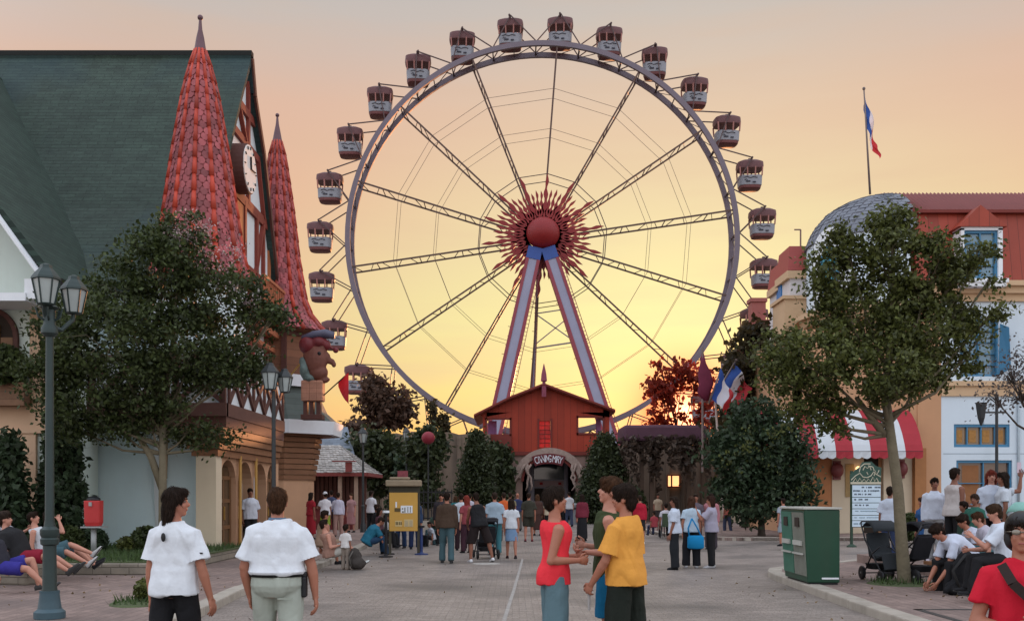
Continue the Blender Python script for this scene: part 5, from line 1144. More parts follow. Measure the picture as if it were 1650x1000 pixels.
small_lamp('black cross arm street lamp in front of the white hotel wall', 1606, 640, 30, .12, 0, .55)
x = gx(690,46); z = gz(705,46); o = thing('round_sign', 'round dark red disc sign on a pole among the ivy trees', 'sign', (x,46,0)); m = MB(); m.sph((x,46,z),.31,16,10,sz=.95); m.build('disc', mat('disc_red', (.22,.015,.03), rough=.6), o, smooth=True); m = MB(); m.tube([(x,46.05,0),(x,46.05,z)],.035,6); m.build('post', M_lampd, o)

# ------------------------------------------------------------------ signs, bins, barriers
IY = 27.5; ix = lambda px: gx(px,IY); iz = lambda py: gz(py,IY)
info = thing('notice_stand', 'yellow notice panel with building drawing on a stone capped stand', 'sign', (ix(650),IY,0))
m = MB(); m.bx((ix(626),IY+.02,0),(ix(630),IY+.1,iz(780))); m.bx((ix(672),IY+.02,0),(ix(676),IY+.1,iz(780))); m.bx((ix(627),IY,iz(795)),(ix(675),IY+.08,iz(783))); m.build('frame', mat('stand_brown', (.05,.045,.03), var=.3), info)
m = MB(); m.bx((ix(627.5),IY-.04,iz(855)),(ix(673),IY-.002,iz(793))); pn = m.build('panel', mat('panel_yellow', (.55,.31,.06), rough=.6, var=.1, scale=2), info, bevel=.01)
m = MB(); m.bx((ix(622),IY-.15,iz(783)),(ix(679),IY+.2,iz(773))); m.bx((ix(628),IY-.1,iz(772.5)),(ix(660),IY+.15,iz(768))); m.build('stone_cap', mat('cap_stone', (.27,.21,.14), var=.25, scale=6, bump=.5), info, bevel=.03)
m = MB(); m.bx((ix(641),IY-.05,iz(768)),(ix(657),IY+.05,iz(758))); m.build('plaque', mat('plaque_red', (.22,.05,.06), var=.5, scale=14), info)
m = MB(); D = IY-.045
def ib(a,b,c,d,dd=0): m.bx((ix(a),D-.004-dd,iz(d)),(ix(c),D-dd,iz(b)))
ib(637.5,808,640,817); ib(646,814,665,826); m.build('drawing', M_whitep, pn)
m = MB(); ib(636,818,646,823.5,.003); ib(648,818,650,820,.006); ib(652,817,653.5,825,.006); ib(657,816,658,825,.006); ib(661,816,662,825,.006); ib(648,823,651,825,.006)
for k, x in enumerate((638,640.5,643.5,646)): ib(x,840,x+1.6,845,.003)
m.build('drawing_ink', mat('ink_brown', (.10,.07,.025)), pn)
m = MB(); ib(637,838,648,847.5); ib(651.5,836,666,848); m.build('caption_boxes', mat('caption_cream', (.58,.44,.20), var=.1), pn)
m = MB()
for k in range(5): ib(652.5,838+k*2,658,839+k*2,.003); ib(660,838+k*2,665,839+k*2,.003)
m.build('caption_lines', mat('caption_grey', (.34,.30,.24)), pn)
def stanchion(label, px, pyb, pyt, mt, cap):
    Y = gy(pyb); x = gx(px,Y); zt = gz(pyt,Y); s = thing('stanchion', label, 'barrier post', (x,Y,0)); m = MB(); m.lathe([(.19,0),(.19,.03),(.06,.05),(.04,.08),(.04,zt-.06)], (x,Y,0), 14); m.build('post', mt, s, smooth=30); m = MB(); m.lathe([(.09,zt-.06),(.09,zt)],(x,Y,0),12); m.build('cap', cap, s)
stanchion('black barrier post with white top beside the bent man in blue', 622, 897, 822, M_blackm, M_whitep)
stanchion('short blue barrier post beside the notice stand', 679, 893, 846, mat('post_blue', (.02,.04,.14), rough=.5), M_blackm)
# iron fence by the ivy tree
fx0, fx1 = gx(676,44), gx(728,44); fc = thing('iron_fence', 'black iron railing gate on a low wall behind the brown jacket man', 'fence', ((fx0+fx1)/2,44,0)); m = MB()
for k in range(9): x = fx0+(fx1-fx0)*k/8; m.bx((x-.02,43.98,.5),(x+.02,44.02,1.9))
m.bx((fx0,43.97,.6),(fx1,44.03,.66)); m.bx((fx0,43.97,1.75),(fx1,44.03,1.81)); m.bx((fx0,43.97,1.3),(fx1,44.03,1.35)); m.build('railing', M_blackm, fc)
m = MB(); m.bx((fx0-.8,43.9,0),(fx1+.2,44.15,.52)); m.build('low_wall', M_kerb, fc)
# litter bin on a post
RX, RY = gx(151,20.6), 20.6; z0 = .345
lb = thing('litter_bin', 'red tapered litter bin on a grey post with black bag rim', 'litter bin', (RX,RY,z0))
m = MB(); m.tube([(RX,RY,z0),(RX,RY,gz(848,RY))], .055, 12); m.build('post', mat('bin_post', (.30,.31,.31), rough=.5, metal=.3), lb, smooth=True)
m = MB(); zt, zb_ = gz(806,RY), gz(847,RY); m.loft([((RX,RY,zb_),(.14,0,0),(0,.12,0)),((RX,RY,zb_+.08),(.165,0,0),(0,.14,0)),((RX,RY,zt),(.17,0,0),(0,.15,0))], 20, sq=.45); m.build('bucket', mat('bin_red', (.44,.03,.03), rough=.5, var=.2, scale=4), lb, bevel=.01)
m = MB(); m.bx((RX-.21,RY-.16,zb_-.035),(RX+.22,RY+.16,zb_-.003)); m.build('tray', mat('bin_post', (0,0,0)), lb)
m = MB(); m.ell((RX,RY,zt+.01),(.15,0,0),(0,.13,0),(0,0,.09),12,8); m.bx((RX-.19,RY-.02,zt+.003),(RX-.172,RY+.02,zt-.02)); bl = remesh(m,.02,1,.02,14); o = link('bag', bl, M_blackm, lb); bl.transform(Matrix.Translation(-lb.location))
m = MB(); m.bx((RX-.03,RY-.18,zt-.11),(RX+.03,RY-.152,zt-.03)); m.build('latch', mat('bin_post', (0,0,0)), lb)
# green recycling box on the kerb
BX, BY = 5.30, 17.75
bn = thing('recycling_bin', 'dark green two door recycling box standing on the kerb corner', 'recycling bin', (BX,BY,.12), R(0))
M_bing = mat('bin_green', (.012,.058,.032), rough=.42, var=.22, scale=2.2, stain=((.03,.055,.035), 2.5, .5)); M_bingr = mat('bin_grey', (.17,.18,.15), rough=.55, var=.3, scale=4, stain=((.09,.09,.07), 3, .6)); M_binlt = mat('bin_teal', (.04,.15,.10), rough=.45, var=.2)
m = MB(); hh = 1.28; P0 = [(-.24,-.72,.03),(.31,-.72,.03),(.31,.70,.03),(-.24,.70,.03)]; P1 = [(-.31,-.76,hh),(.30,-.76,hh),(.30,.74,hh),(-.31,.74,hh)]
m.add(P0+P1, [(3,2,1,0),(4,5,6,7),(0,1,5,4),(1,2,6,5),(2,3,7,6),(3,0,4,7)]); m.build('body', M_bing, bn, local=True, bevel=.02)
m = MB(); m.bx((-.335,-.785,hh+.002),(.33,.765,hh+.04)); m.build('lid', mat('bin_lid', (.42,.42,.38), var=.2, scale=4), bn, local=True, bevel=.012)
for y0, y1, mt in ((-.70,-.02,M_bingr),(.02,.68,M_binlt)):
    m = MB(); m.add([(-.262,y0,.14),(-.262,y1,.14),(-.325,y1,hh-.05),(-.325,y0,hh-.05),(-.24,y0,.14),(-.24,y1,.14),(-.30,y1,hh-.05),(-.30,y0,hh-.05)], [(0,1,2,3),(7,6,5,4),(0,4,5,1),(1,5,6,2),(2,6,7,3),(3,7,4,0)]); d = m.build('door', mt, bn, local=True)
    m = MB(); m.bx((-.335,y0+.1,.66),(-.30,y1-.1,.74)); m.bx((-.33,y0+.05,.50),(-.295,y1-.05,.53)); m.build('handle', mat('bin_lid', (0,0,0)), d, local=True)
    m = MB(); m.bx((-.335,y0+.22,.98),(-.315,y1-.22,1.14)); m.build('slot', M_dark, d, local=True)
m = MB(); m.bx((-.20,-.70,-.005),(.28,.66,.05)); m.build('plinth', M_blackm, bn, local=True)
m = MB(); m.bx((.0,-.735,.09),(.29,-.722,.12)); m.build('label_strip', M_whitep, bn, local=True)
# menu sign on a green post
SY = 31.6; sx = lambda px: gx(px,SY); sz_ = lambda py: gz(py,SY)
ms_ = thing('menu_sign', 'tall green framed menu sign with white rows of writing and a carved crest', 'sign', (sx(1373),SY,0))
m = MB(); m.bx((sx(1371),SY,0),(sx(1374.5),SY+.08,sz_(758))); m.lathe([(.16,0),(.16,.03),(.05,.1)],(sx(1373),SY+.04,0),10); m.bx((sx(1374.5),SY+.01,sz_(849)),(sx(1419.5),SY+.07,sz_(776))); m.build('frame', mat('sign_green', (.02,.05,.03), rough=.5), ms_)
m = MB(); top = [(1370,779),(1370,764),(1378,757),(1385,752),(1390,744),(1404,743),(1411,750),(1420,753),(1419,779)]; m.ext([(sx(a),SY-.02,sz_(b)) for a,b in top], (0,.06,0)); cr = m.build('crest', mat('crest_green', (.03,.075,.055), rough=.6, var=.2), ms_)
m = MB(); m.bx((sx(1370),SY-.05,sz_(779.5)),(sx(1419),SY-.021,sz_(776)))
for ln in ([(1371,773),(1378,766),(1385,762),(1390,768),(1397,769),(1403,766),(1407,760),(1412,764),(1419,768)],[(1384,760),(1386,752),(1392,747),(1402,747)],[(1398,750),(1406,752),(1408,758)],[(1374,776),(1378,770),(1381,776),(1385,770),(1388,776),(1392,771),(1395,776),(1399,771),(1402,776),(1406,768),(1409,775),(1412,770),(1415,776)],[(1390,757),(1393,751),(1397,754),(1401,751),(1403,757)],[(1396,760),(1398,764)],[(1408,766),(1410,758),(1413,763),(1416,757)]):
    m.tube([(sx(a),SY-.025,sz_(b)) for a,b in ln], .017, 5)
m.build('carving', mat('crest_cream', (.50,.47,.36), var=.1), cr)
rows = [(783,796),(797.5,804.5),(806,814),(815.5,824),(825.5,832.5),(834,842),]
ink = MB()
for i, (a, b) in enumerate([(781,800),(801,809),(810,818.5),(819.5,829),(830,837.5),(838.5,848)]):
    m = MB(); m.bx((sx(1373),SY-.03,sz_(b)),(sx(1418.5),SY-.005,sz_(a))); m.build('row_plate', mat('plate_white', (.55,.68,.78), rough=.5, var=.08, scale=3), ms_)
def words(y, spans, hgt=2.6, mtk=None):
    for a, b in spans:
        x = a
        while x < b-.7:
            w = rnd.uniform(.7,1.5); ink.bx((sx(x),SY-.036,sz_(y+hgt*rnd.uniform(.8,1))),(sx(min(b,x+w)),SY-.031,sz_(y))); x += w+.45
words(783.5,[(1388,1393),(1395,1396),(1398,1405),(1409,1413),(1414,1418)]); words(789,[(1374,1386),(1388,1390),(1392,1396),(1398,1400),(1402,1404),(1405,1417)]); words(794.5,[(1376,1380),(1382,1387),(1389,1391),(1393,1396),(1398,1404)]); words(803,[(1376,1380),(1383,1390),(1393,1399)]); words(812,[(1377,1381),(1384,1387),(1390,1392),(1395,1400)])
o = ink.build('lettering', mat('ink_navy', (.02,.03,.06)), ms_)
ink = MB(); words(822,[(1377,1383),(1386,1412)],1.6); words(832.5,[(1376,1381),(1384,1394),(1396,1416)],1.6); words(842,[(1375,1382),(1384,1394),(1396,1417)],2.6); ink.build('small_lettering', mat('ink_blue', (.18,.27,.34)), ms_)
# trellis board end by the awning edge
m = MB(); p, q = at(1236,735,38.5), at(1262,704,38.5)
# ------------------------------------------------------------------ people
SKINS = {'fair': (.46,.215,.15), 'tan': (.36,.145,.09), 'brown': (.23,.092,.056), 'dark': (.09,.04,.03)}
def M_skin(k): return mat('skin_'+k, SKINS[k], rough=.55, var=.1, scale=7, bump=.05, bscale=120)
def M_cloth(c): return mat('cloth_%d_%d_%d' % tuple(int(x*1000) for x in c), c, rough=.85, var=.14, scale=5, bump=.25, bscale=30, spec=.2)
def M_hair(c): return mat('hair_%d_%d_%d' % tuple(int(x*1000) for x in c), tuple(x*.8 for x in c), rough=.65, var=.35, scale=30, island=.45, bump=.35, bscale=60, spec=.08)
M_eyew = mat('eye_white', (.34,.31,.29), rough=.3, var=0); M_iris = mat('eye_dark', (.02,.012,.008), rough=.3, var=0); M_lip = mat('lip', (.30,.085,.075), rough=.5, var=.1)
BLK = (.014,.014,.016); WHT = (.64,.67,.71); DHAIR = (.022,.013,.009); BHAIR = (.06,.028,.014)
def nrm(v): v = Vector(v); return v.normalized()
def person(label, px, Y, h=1.70, rz=0, z0=0., g=1.0, skin='tan', top=('tee', WHT), bot=('trousers', BLK), hair=('short', DHAIR), shoe=BLK, arms=None, legs=None, lean=0, side=0, yaw=0, pitch=0, pz=None, fem=False, near=False, group=None, X=None, curl=.5, hat=None, headk=1.0, belt=None, shear=1.0, palms=None, bare=None):
    s = h/1.75; X = gx(px, Y) if X is None else X
    root = thing('person', label, 'person', (X,Y,z0), R(rz), group)
    vox = .0085 if near else max(.013, Y*.00062)
    lg = legs or {}; am = arms or {}
    dl = {'L': ((-.05,.02,-1),(-.02,-.05,-1)), 'R': ((.05,.0,-1),(.02,-.04,-1))}
    dl.update(lg); da = {'L': ((-.16,-.05,-1),(-.03,.16,-1)), 'R': ((.16,-.05,-1),(.03,.16,-1))}; da.update(am)
    LT, LS, AH = .44*s, .42*s, .075*s; hipw = (.095 if fem else .088)*s*min(g,1.15)
    zp = pz if pz is not None else max(-(nrm(dl[k][0])*LT+nrm(dl[k][1])*LS).z for k in 'LR')+AH
    P0 = Vector((0,0,zp)); up = nrm((math.sin(R(side)), math.sin(R(lean)), math.cos(R(lean)))); rt = nrm(Vector((1,0,0))-up*up.x); fw = up.cross(rt)
    NB = P0+up*.53*s
    # curved back when leaning
    def sp(t): return P0+up*(t*s)-fw*(.10*math.sin(R(lean))*math.sin(max(0,min(1,t/.53))*math.pi)*s)
    hu = nrm(up*.6+Vector((0,0,.4))+fw*math.sin(R(pitch))); y_ = R(yaw); hf0 = fw*math.cos(y_)-rt*math.sin(y_); hr = nrm(hf0.cross(hu)); hf = hu.cross(hr)
    HS = s*headk; HC = NB+hu*(.035*s+.115*HS)+hf*.012*HS
    def H(a, b, c): return HC+hr*(a*HS)+hf*(b*HS)+hu*(c*HS)
    gw = g; W = .93 if fem else 1.0
    def torso(inf, secs, mbx, k=1.0):
        mbx.loft([(sp(t)+fw*(o*s), rt*(a*s*gw+inf), fw*(b*s*gw**1.3+inf)) for t, a, b, o in secs], 18, sq=.88)
    TS = [(-.10,.10,.095,0),(-.06,.145,.112,-.008),(.0,.168 if not fem else .172,.122,-.008),(.08,.16,.112,-.002),(.17,.143*W,.10,.004),(.27,.150*W,.105,.010),(.36,.162*W,.115 if not fem else .122,.012),(.405,.160*W,.110,.006),(.45,.132*W,.095,-.001),(.485,.098,.078,-.008),(.52,.066,.062,-.010),(.55,.053,.054,-.008)]
    m = MB(); torso(-.011, TS, m)
    m.tube([NB-up*.03*s, NB+hu*.03*s, HC-hu*.05*HS], [.062*s,.053*s,.05*s], 12)
    m.ell(H(0,-.008,.022), hr*.073*HS, hf*.092*HS, hu*.096*HS, 16, 12); m.ell(H(0,.022,-.035), hr*.058*HS, hf*.066*HS, hu*.078*HS, 16, 12); m.ell(H(0,.055,-.092), hr*.028*HS, hf*.028*HS, hu*.022*HS, 10, 8)
    m.ell(H(0,.094,-.022), hr*.014*HS, hf*.022*HS, hu*.018*HS, 8, 6); m.tube([H(0,.078,.012), H(0,.098,-.018)], [.008*HS,.014*HS], 8)
    if near: m.ell(H(0,.074,.022), hr*.05*HS, hf*.016*HS, hu*.012*HS, 10, 6); m.ell(H(0,.083,-.06), hr*.022*HS, hf*.01*HS, hu*.014*HS, 8, 6); m.ell(H(.035,.066,-.03), hr*.02*HS, hf*.018*HS, hu*.02*HS, 8, 6); m.ell(H(-.035,.066,-.03), hr*.02*HS, hf*.018*HS, hu*.02*HS, 8, 6)
    for q in (-1, 1): m.ell(H(q*.073,-.008,-.012), hr*.011*HS, hf*.019*HS, hu*.031*HS, 8, 6)
    J = {}; hands = MB()
    for k, sg in (('L',-1),('R',1)):
        S = NB-up*.098*s+rt*(sg*.166*s*W*(.6+.4*gw)); u, f = nrm(da[k][0]), nrm(da[k][1])
        u, f = [rt*v.x+fw*v.y+Vector((0,0,1))*v.z if pz is None or True else v for v in (u,f)]
        E = S+u*.30*s; Wr = E+f*.25*s; J['S'+k], J['E'+k], J['W'+k] = S, E, Wr
        gg = .6+.4*gw
        m.tube([S-u*.0*s-rt*sg*.03*s, S+u*.02*s, S.lerp(E,.3), S.lerp(E,.7), E], [.050*s*gg,.056*s*gg,.050*s*gg,.042*s*gg,.039*s*gg], 12); m.tube([E-u*.01, E.lerp(Wr,.25), E.lerp(Wr,.6), Wr], [.039*s*gg,.042*s*gg,.034*s*gg,.026*s], 12); m.sph(E, .04*s*gg, 10, 8)
        # hand: palm, five separate fingers
        n = (palms or {}).get(k); n = nrm(rt*n[0]+fw*n[1]+Vector((0,0,n[2]))) if n else -rt*sg
        n = nrm(n-f*n.dot(f)); b = n.cross(f); 
        if b.dot(fw*.8+Vector((0,0,.4))) < 0: b = -b
        hs = .19*s; m.tube([Wr-f*.01*s, Wr+f*.02*s], [.026*s,.027*s], 10); m.ell(Wr+f*.30*hs, f*.30*hs, b*.22*hs, n*.095*hs, 12, 8)
        tgt = hands
        for i in range(4):
            L = hs*(.40,.46,.43,.33)[i]; p = Wr+f*(.52-.03*abs(i-1.2))*hs+b*((1.5-i)*.118*hs); d = nrm(f+b*(1.5-i)*.06); P = [p-f*.1*hs, p]; an = curl*(.75+.12*i)
            for j, fr in enumerate((.42,.32,.26)):
                d = nrm(d*math.cos(an)+n*math.sin(an)); p = p+d*L*fr; P.append(p); 
            tgt.tube(P, [.05*hs,.052*hs,.047*hs,.042*hs,.03*hs], 7)
        p = Wr+f*.16*hs+b*.14*hs; d = nrm(b*.75+f*.65+n*.25); P = [p, p+d*.16*hs]; d2 = nrm(b*.25+f*.9+n*.4); P += [P[-1]+d2*.16*hs, P[-1]+d2*.30*hs]; tgt.tube(P, [.062*hs,.058*hs,.052*hs,.035*hs], 7)
    feet = {}
    for k, sg in (('L',-1),('R',1)):
        Hh = P0+rt*(sg*hipw)-Vector((0,0,.0)); t, q = nrm(dl[k][0]), nrm(dl[k][1]); K = Hh+t*LT; A = K+q*LS; J['H'+k], J['K'+k], J['A'+k] = Hh, K, A
        gg = .5+.5*gw
        m.tube([Hh-t*.02*s, Hh+t*.06*s, Hh.lerp(K,.5), K], [.088*s*gg,.09*s*gg,.072*s*gg,.054*s*gg], 14); m.sph(K, .054*s*gg, 10, 8); m.tube([K, K.lerp(A,.28), K.lerp(A,.6), A], [.052*s*gg,.057*s*gg,.044*s*gg,.034*s], 12)
        fd = Vector((0,1,0)); fd = nrm(fd-q*fd.dot(q)*.9) if abs(q.y) < .95 else Vector((0,0,1)); feet[k] = (A, q, fd)
        m.tube([A, A+q*.045*s+fd*.03*s, A+q*.05*s+fd*.15*s], [.034*s,.034*s,.02*s], 10)
    me = remesh(m, vox, 2 if near else 1)
    # eyes, lips and fingers join the same mesh
    ex = MB()
    if near or Y < 30:
        for q in (-1,1): ex.ell(H(q*.031,.0735,.006), hr*.012*HS, hf*.005*HS, hu*.0055*HS, 8, 6, 1); ex.ell(H(q*.031,.077,.006), hr*.0062*HS, hf*.003*HS, hu*.0066*HS, 8, 6, 2)
        ex.ell(H(0,.0845,-.060), hr*.023*HS, hf*.0085*HS, hu*.007*HS, 10, 6, 3)
        for q in (-1,1): ex.tube([H(q*.014,.088,.024), H(q*.032,.086,.030), H(q*.050,.072,.024)], [.003*HS,.0045*HS,.002*HS], 5, mi=4)
    ex.add(hands.v, hands.f)
    bmm = bmesh.new(); bmm.from_mesh(me); em = ex.mesh('x'); bmm.from_mesh(em); bmm.to_mesh(me); bmm.free(); bpy.data.meshes.remove(em)
    me.polygons.foreach_set('use_smooth', [True]*len(me.polygons))
    hcol = hair[1] if hair else DHAIR
    link('body', me, [M_skin(skin), M_eyew, M_iris, M_lip, M_hair(hcol)], root)
    # hair
    if hair:
        m = MB(); kind = hair[0]
        m.ell(H(0,-.016,.034), hr*.083*HS, hf*.100*HS, hu*.094*HS, 16, 12); m.ell(H(0,-.052,-.02), hr*.066*HS, hf*.052*HS, hu*.072*HS, 12, 10); m.ell(H(0,.045,.078), hr*.062*HS, hf*.055*HS, hu*.042*HS, 12, 8)
        if kind == 'mop': m.ell(H(0,-.01,.045), hr*.092*HS, hf*.108*HS, hu*.092*HS, 16, 12); m.ell(H(0,.055,.075), hr*.07*HS, hf*.055*HS, hu*.045*HS, 12, 8); m.ell(H(.0,-.06,-.03), hr*.075*HS, hf*.05*HS, hu*.075*HS, 12, 8)
        if kind in ('long','bob'):
            L = {'long': .40, 'bob': .20}[kind]*(hair[2] if len(hair) > 2 else 1)*s; bk = NB-fw*.085*s
            m.loft([(H(0,-.045,.02), hr*.085*HS, hf*.062*HS),(H(0,-.06,-.08), hr*.09*HS, hf*.05*HS),(H(0,-.075,-.12)-up*L*.25, hr*.088*HS, hf*.035*HS),(H(0,-.085,-.12)-up*L*.6, hr*.075*HS, hf*.026*HS),(H(0,-.085,-.12)-up*L*.9, hr*.045*HS, hf*.014*HS)], 14)
            for q in (-1,1): m.tube([H(q*.066,.01,.06), H(q*.082,-.012,-.02), H(q*.085,-.03,-.12), H(q*.075,-.05,-.14)-up*L*.3], [.026*HS,.024*HS,.022*HS,.012*HS], 8)
        hme = remesh(m, vox, 1, .009 if near else .01, 22, .4)
        if near or Y < 26:                           # loose strands combed over the head
            k = len(hme.vertices); pick = rnd.sample(range(k), min(k, 1500 if near else 260)); CO = [hme.vertices[i].co.copy() for i in pick]; NO = [hme.vertices[i].normal.copy() for i in pick]
            crown = H(0,-.04,.12); V = []; Fc = []; w0 = .0028 if near else .006
            for p, nn in zip(CO, NO):
                if p.z < NB.z-.02 and kind not in ('long','bob'): continue
                d = (p-crown)*1.0+Vector((0,0,-.10))*HS+hf*(.05*HS if (p-HC).dot(hf) > 0 else 0); d = d-nn*d.dot(nn)
                if d.length < 1e-4: continue
                d.normalize(); d = (d+Vector((rnd.uniform(-.3,.3),rnd.uniform(-.3,.3),rnd.uniform(-.2,.2)))).normalized(); L = rnd.uniform(.025,.06)*(1.5 if kind in ('long','bob') else 1)*HS; sdv = d.cross(nn).normalized()*w0; lf = rnd.uniform(.0005,.006); o = len(V)
                a, b, c = p-d*L*.4+nn*.001, p+d*L*.1+nn*(.003+lf*.5), p+d*L*.6+nn*lf-Vector((0,0,.006))
                V += [a-sdv*.5, a+sdv*.5, b-sdv, b+sdv, c]; Fc += [(o,o+1,o+3,o+2),(o+2,o+3,o+4)]
            sm = MB(); sm.add(V, Fc); bmm = bmesh.new(); bmm.from_mesh(hme); em = sm.mesh('x', False); bmm.from_mesh(em); bmm.to_mesh(hme); bmm.free(); bpy.data.meshes.remove(em); hme.polygons.foreach_set('use_smooth', [True]*len(hme.polygons))
        link('hair', hme, M_hair(hcol), root)
    if hat:
        m = MB()
        if hat[0] == 'cap': m.ell(H(0,-.012,.055), hr*.088*HS, hf*.105*HS, hu*.082*HS, 16, 10); m.loft([(H(0,.06,.055), hr*.07*HS, hu*.012*HS),(H(0,.16,.045), hr*.055*HS, hu*.008*HS)], 12)
        else: m.ell(H(0,-.036,.036), hr*.094*HS, hf*.102*HS, hu*.104*HS, 20, 14); m.ell(H(0,.004,.078), hr*.082*HS, hf*.104*HS, hu*.056*HS, 18, 12); m.ell(H(0,-.055,-.03), hr*.096*HS, hf*.075*HS, hu*.085*HS, 16, 10); m.ell(H(.062,-.025,-.02), hr*.034*HS, hf*.045*HS, hu*.07*HS, 12, 8); m.ell(H(-.062,-.025,-.02), hr*.034*HS, hf*.045*HS, hu*.07*HS, 12, 8)
        link('helmet' if hat[0] != 'cap' else 'cap', remesh(m, vox, 2), mat('hat_%d_%d' % (hat[1][0]*1000, hat[1][2]*1000), hat[1], rough=.5, var=.1), root)
    # shirt
    tk, tcol = top[0], top[1]; cv = vox*1.1
    inf = {'tee': .022, 'long': .020, 'tank': .020, 'loose': .034, 'jacket': .034, 'dress': .02}.get(tk, .02)*s
    tuck = len(top) > 2 and top[2] == 'tuck'
    m = MB(); hem = .06 if tuck else (-.075 if tk != 'dress' else -.06)
    if tk == 'tank':
        secs = [(hem,.186,.150,-.006),(-.03,.186,.150,-.006),(.05,.180,.142,-.004),(.12,.172,.120,.002),(.22,.161*W,.112,.008),(.32,.162*W,.114,.012),(.40,.150*W,.124,.004),(.445,.122*W,.114,-.004),(.475,.102*W,.098,-.010),(.492,.092,.088,-.012)]
    else:
        ss = 1.0
        secs = ([(hem,.184,.140,-.008),(.0,.178,.132,-.008),(.08,.172,.124,-.002)] if not tuck else [(.082,.158,.112,-.004),(.092,.166,.120,-.004),(.115,.174,.130,-.002)])+[(.13,.168,.122,.0),(.17,.160*W,.114,.004),(.27,.160*W,.112,.010),(.36,.166*W,.118 if not fem else .124,.012),(.40,.160*W,.112,.006),(.445,.134*W,.097,-.001),(.478,.100,.080,-.008),(.508,.070,.066,-.010),(.530,.058,.058,-.010)]
    torso(inf, secs, m)
    if not tuck and near:
        for q in (-1,1): m.ell(P0+rt*q*.072*s*gw-fw*.062*s+up*.035*s, rt*(.090*s*gw+inf*.5), fw*(.080*s*gw+inf*.4), up*.105*s, 12, 8)
    if tk != 'tank':
        fr = {'long': 1.0, 'jacket': 1.0}.get(tk, .62 if tk != 'loose' else .8)
        for k, sg in (('L',-1),('R',1)):
            S, E, Wr = J['S'+k], J['E'+k], J['W'+k]; gg = .6+.4*gw; fl = 1.22 if tk in ('loose','tee') else 1.0
            if fr < 1: m.tube([S-rt*sg*.07*s-(E-S)*.02, S+(E-S)*.06, S.lerp(E,fr*.55), S.lerp(E,fr)], [.050*s*gg+inf*.8,.053*s*gg+inf*.8,.052*s*gg+inf,.050*s*gg+inf*1.25*fl], 14)
            else: m.tube([S-rt*sg*.05*s-(E-S)*.02, S+(E-S)*.08, S.lerp(E,.6), E, E.lerp(Wr,.5), E.lerp(Wr,.95)], [.060*s*gg+inf,.058*s*gg+inf,.048*s*gg+inf,.046*s*gg+inf,.040*s*gg+inf*.9,.032*s+inf*.8], 14)
    link('shirt' if tk != 'jacket' else 'jacket', remesh(m, cv, 2, .028 if near else .015, 6 if near else 8), M_cloth(tcol), root)
    # trousers, shorts, skirt
    bk, bcol = bot[0], bot[1]; m = MB(); bi = (.014 if bk == 'trousers' else .018)*s
    if bk in ('trousers','shorts','wide'):
        torso(bi*.8, [(-.10,.10,.10,0),(-.05,.150,.118,-.008),(.0,.170,.126,-.010),(.05,.168,.120,-.006),(.105,.162,.112,-.002)], m)
        for q in (-1,1): m.ell(P0+rt*q*.072*s*gw-fw*.062*s+up*.005*s, rt*.085*s*gw, fw*.075*s*gw, up*.105*s, 12, 8)
        for k, sg in (('L',-1),('R',1)):
            Hh, K, A = J['H'+k], J['K'+k], J['A'+k]; gg = .5+.5*gw
            if bk == 'shorts':
                e = bot[2] if len(bot) > 2 else 1.02; d = (K-Hh); end = Hh+d*min(e,1.0); pts = [Hh-d*.06, Hh+d*.15, Hh+d*.55, end]; rad = [.092*s*gg+bi,.094*s*gg+bi,.088*s*gg+bi*1.4,.086*s*gg+bi*1.6]
                if e > 1: pts.append(K+(A-K)*(e-1)); rad.append(.086*s*gg+bi*1.7)
                m.tube(pts, rad, 16)
            else:
                wd = 1.0 if bk == 'trousers' else 1.7
                m.tube([Hh-(K-Hh)*.06, Hh+(K-Hh)*.15, Hh.lerp(K,.55), K, K.lerp(A,.5), A+(A-K)*.06], [.090*s*gg+bi,.092*s*gg+bi,.078*s*gg+bi*1.3,.064*s*gg+bi*1.5*wd,.060*s*gg+bi*1.3*wd,.058*s+bi*1.5*wd], 16)
    elif bk == 'skirt':
        L = bot[2] if len(bot) > 2 else .5; mid = (J['KL']+J['KR'])/2
        d = nrm(mid-P0)
        m.loft([(sp(.1), rt*(.150*s*g), fw*(.112*s*g)),(P0, rt*(.185*s*g), fw*(.14*s*g)),(P0+d*.25*s, rt*(.195*s*g), Vector(d.cross(rt))*-(.155*s*g)),(P0+d*L*s, rt*(.21*s*g), Vector(d.cross(rt))*-(.175*s*g))], 18)
    name = {'trousers':'trousers','shorts':'shorts','skirt':'skirt','wide':'trousers'}[bk]
    link(name, remesh(m, cv, 2, .016 if near else .011, 7), M_cloth(bcol), root)
    if belt:
        m = MB(); n = 28; V = []
        for i in range(n):
            t = 2*math.pi*i/n; c = sp(.088)+rt*((.167*s*g+bi*.8+.003)*math.cos(t))+fw*((.116*s*g**1.3+bi*.8+.003)*math.sin(t))-fw*.003*s
            V += [c-up*.016, c+up*.016]
        m.add(V, [(2*i,2*((i+1)%n),2*((i+1)%n)+1,2*i+1) for i in range(n)]); o = link('belt', m.mesh('belt', False), M_cloth(belt), root, True); so_ = o.modifiers.new('t','SOLIDIFY'); so_.thickness = .008; so_.offset = 1
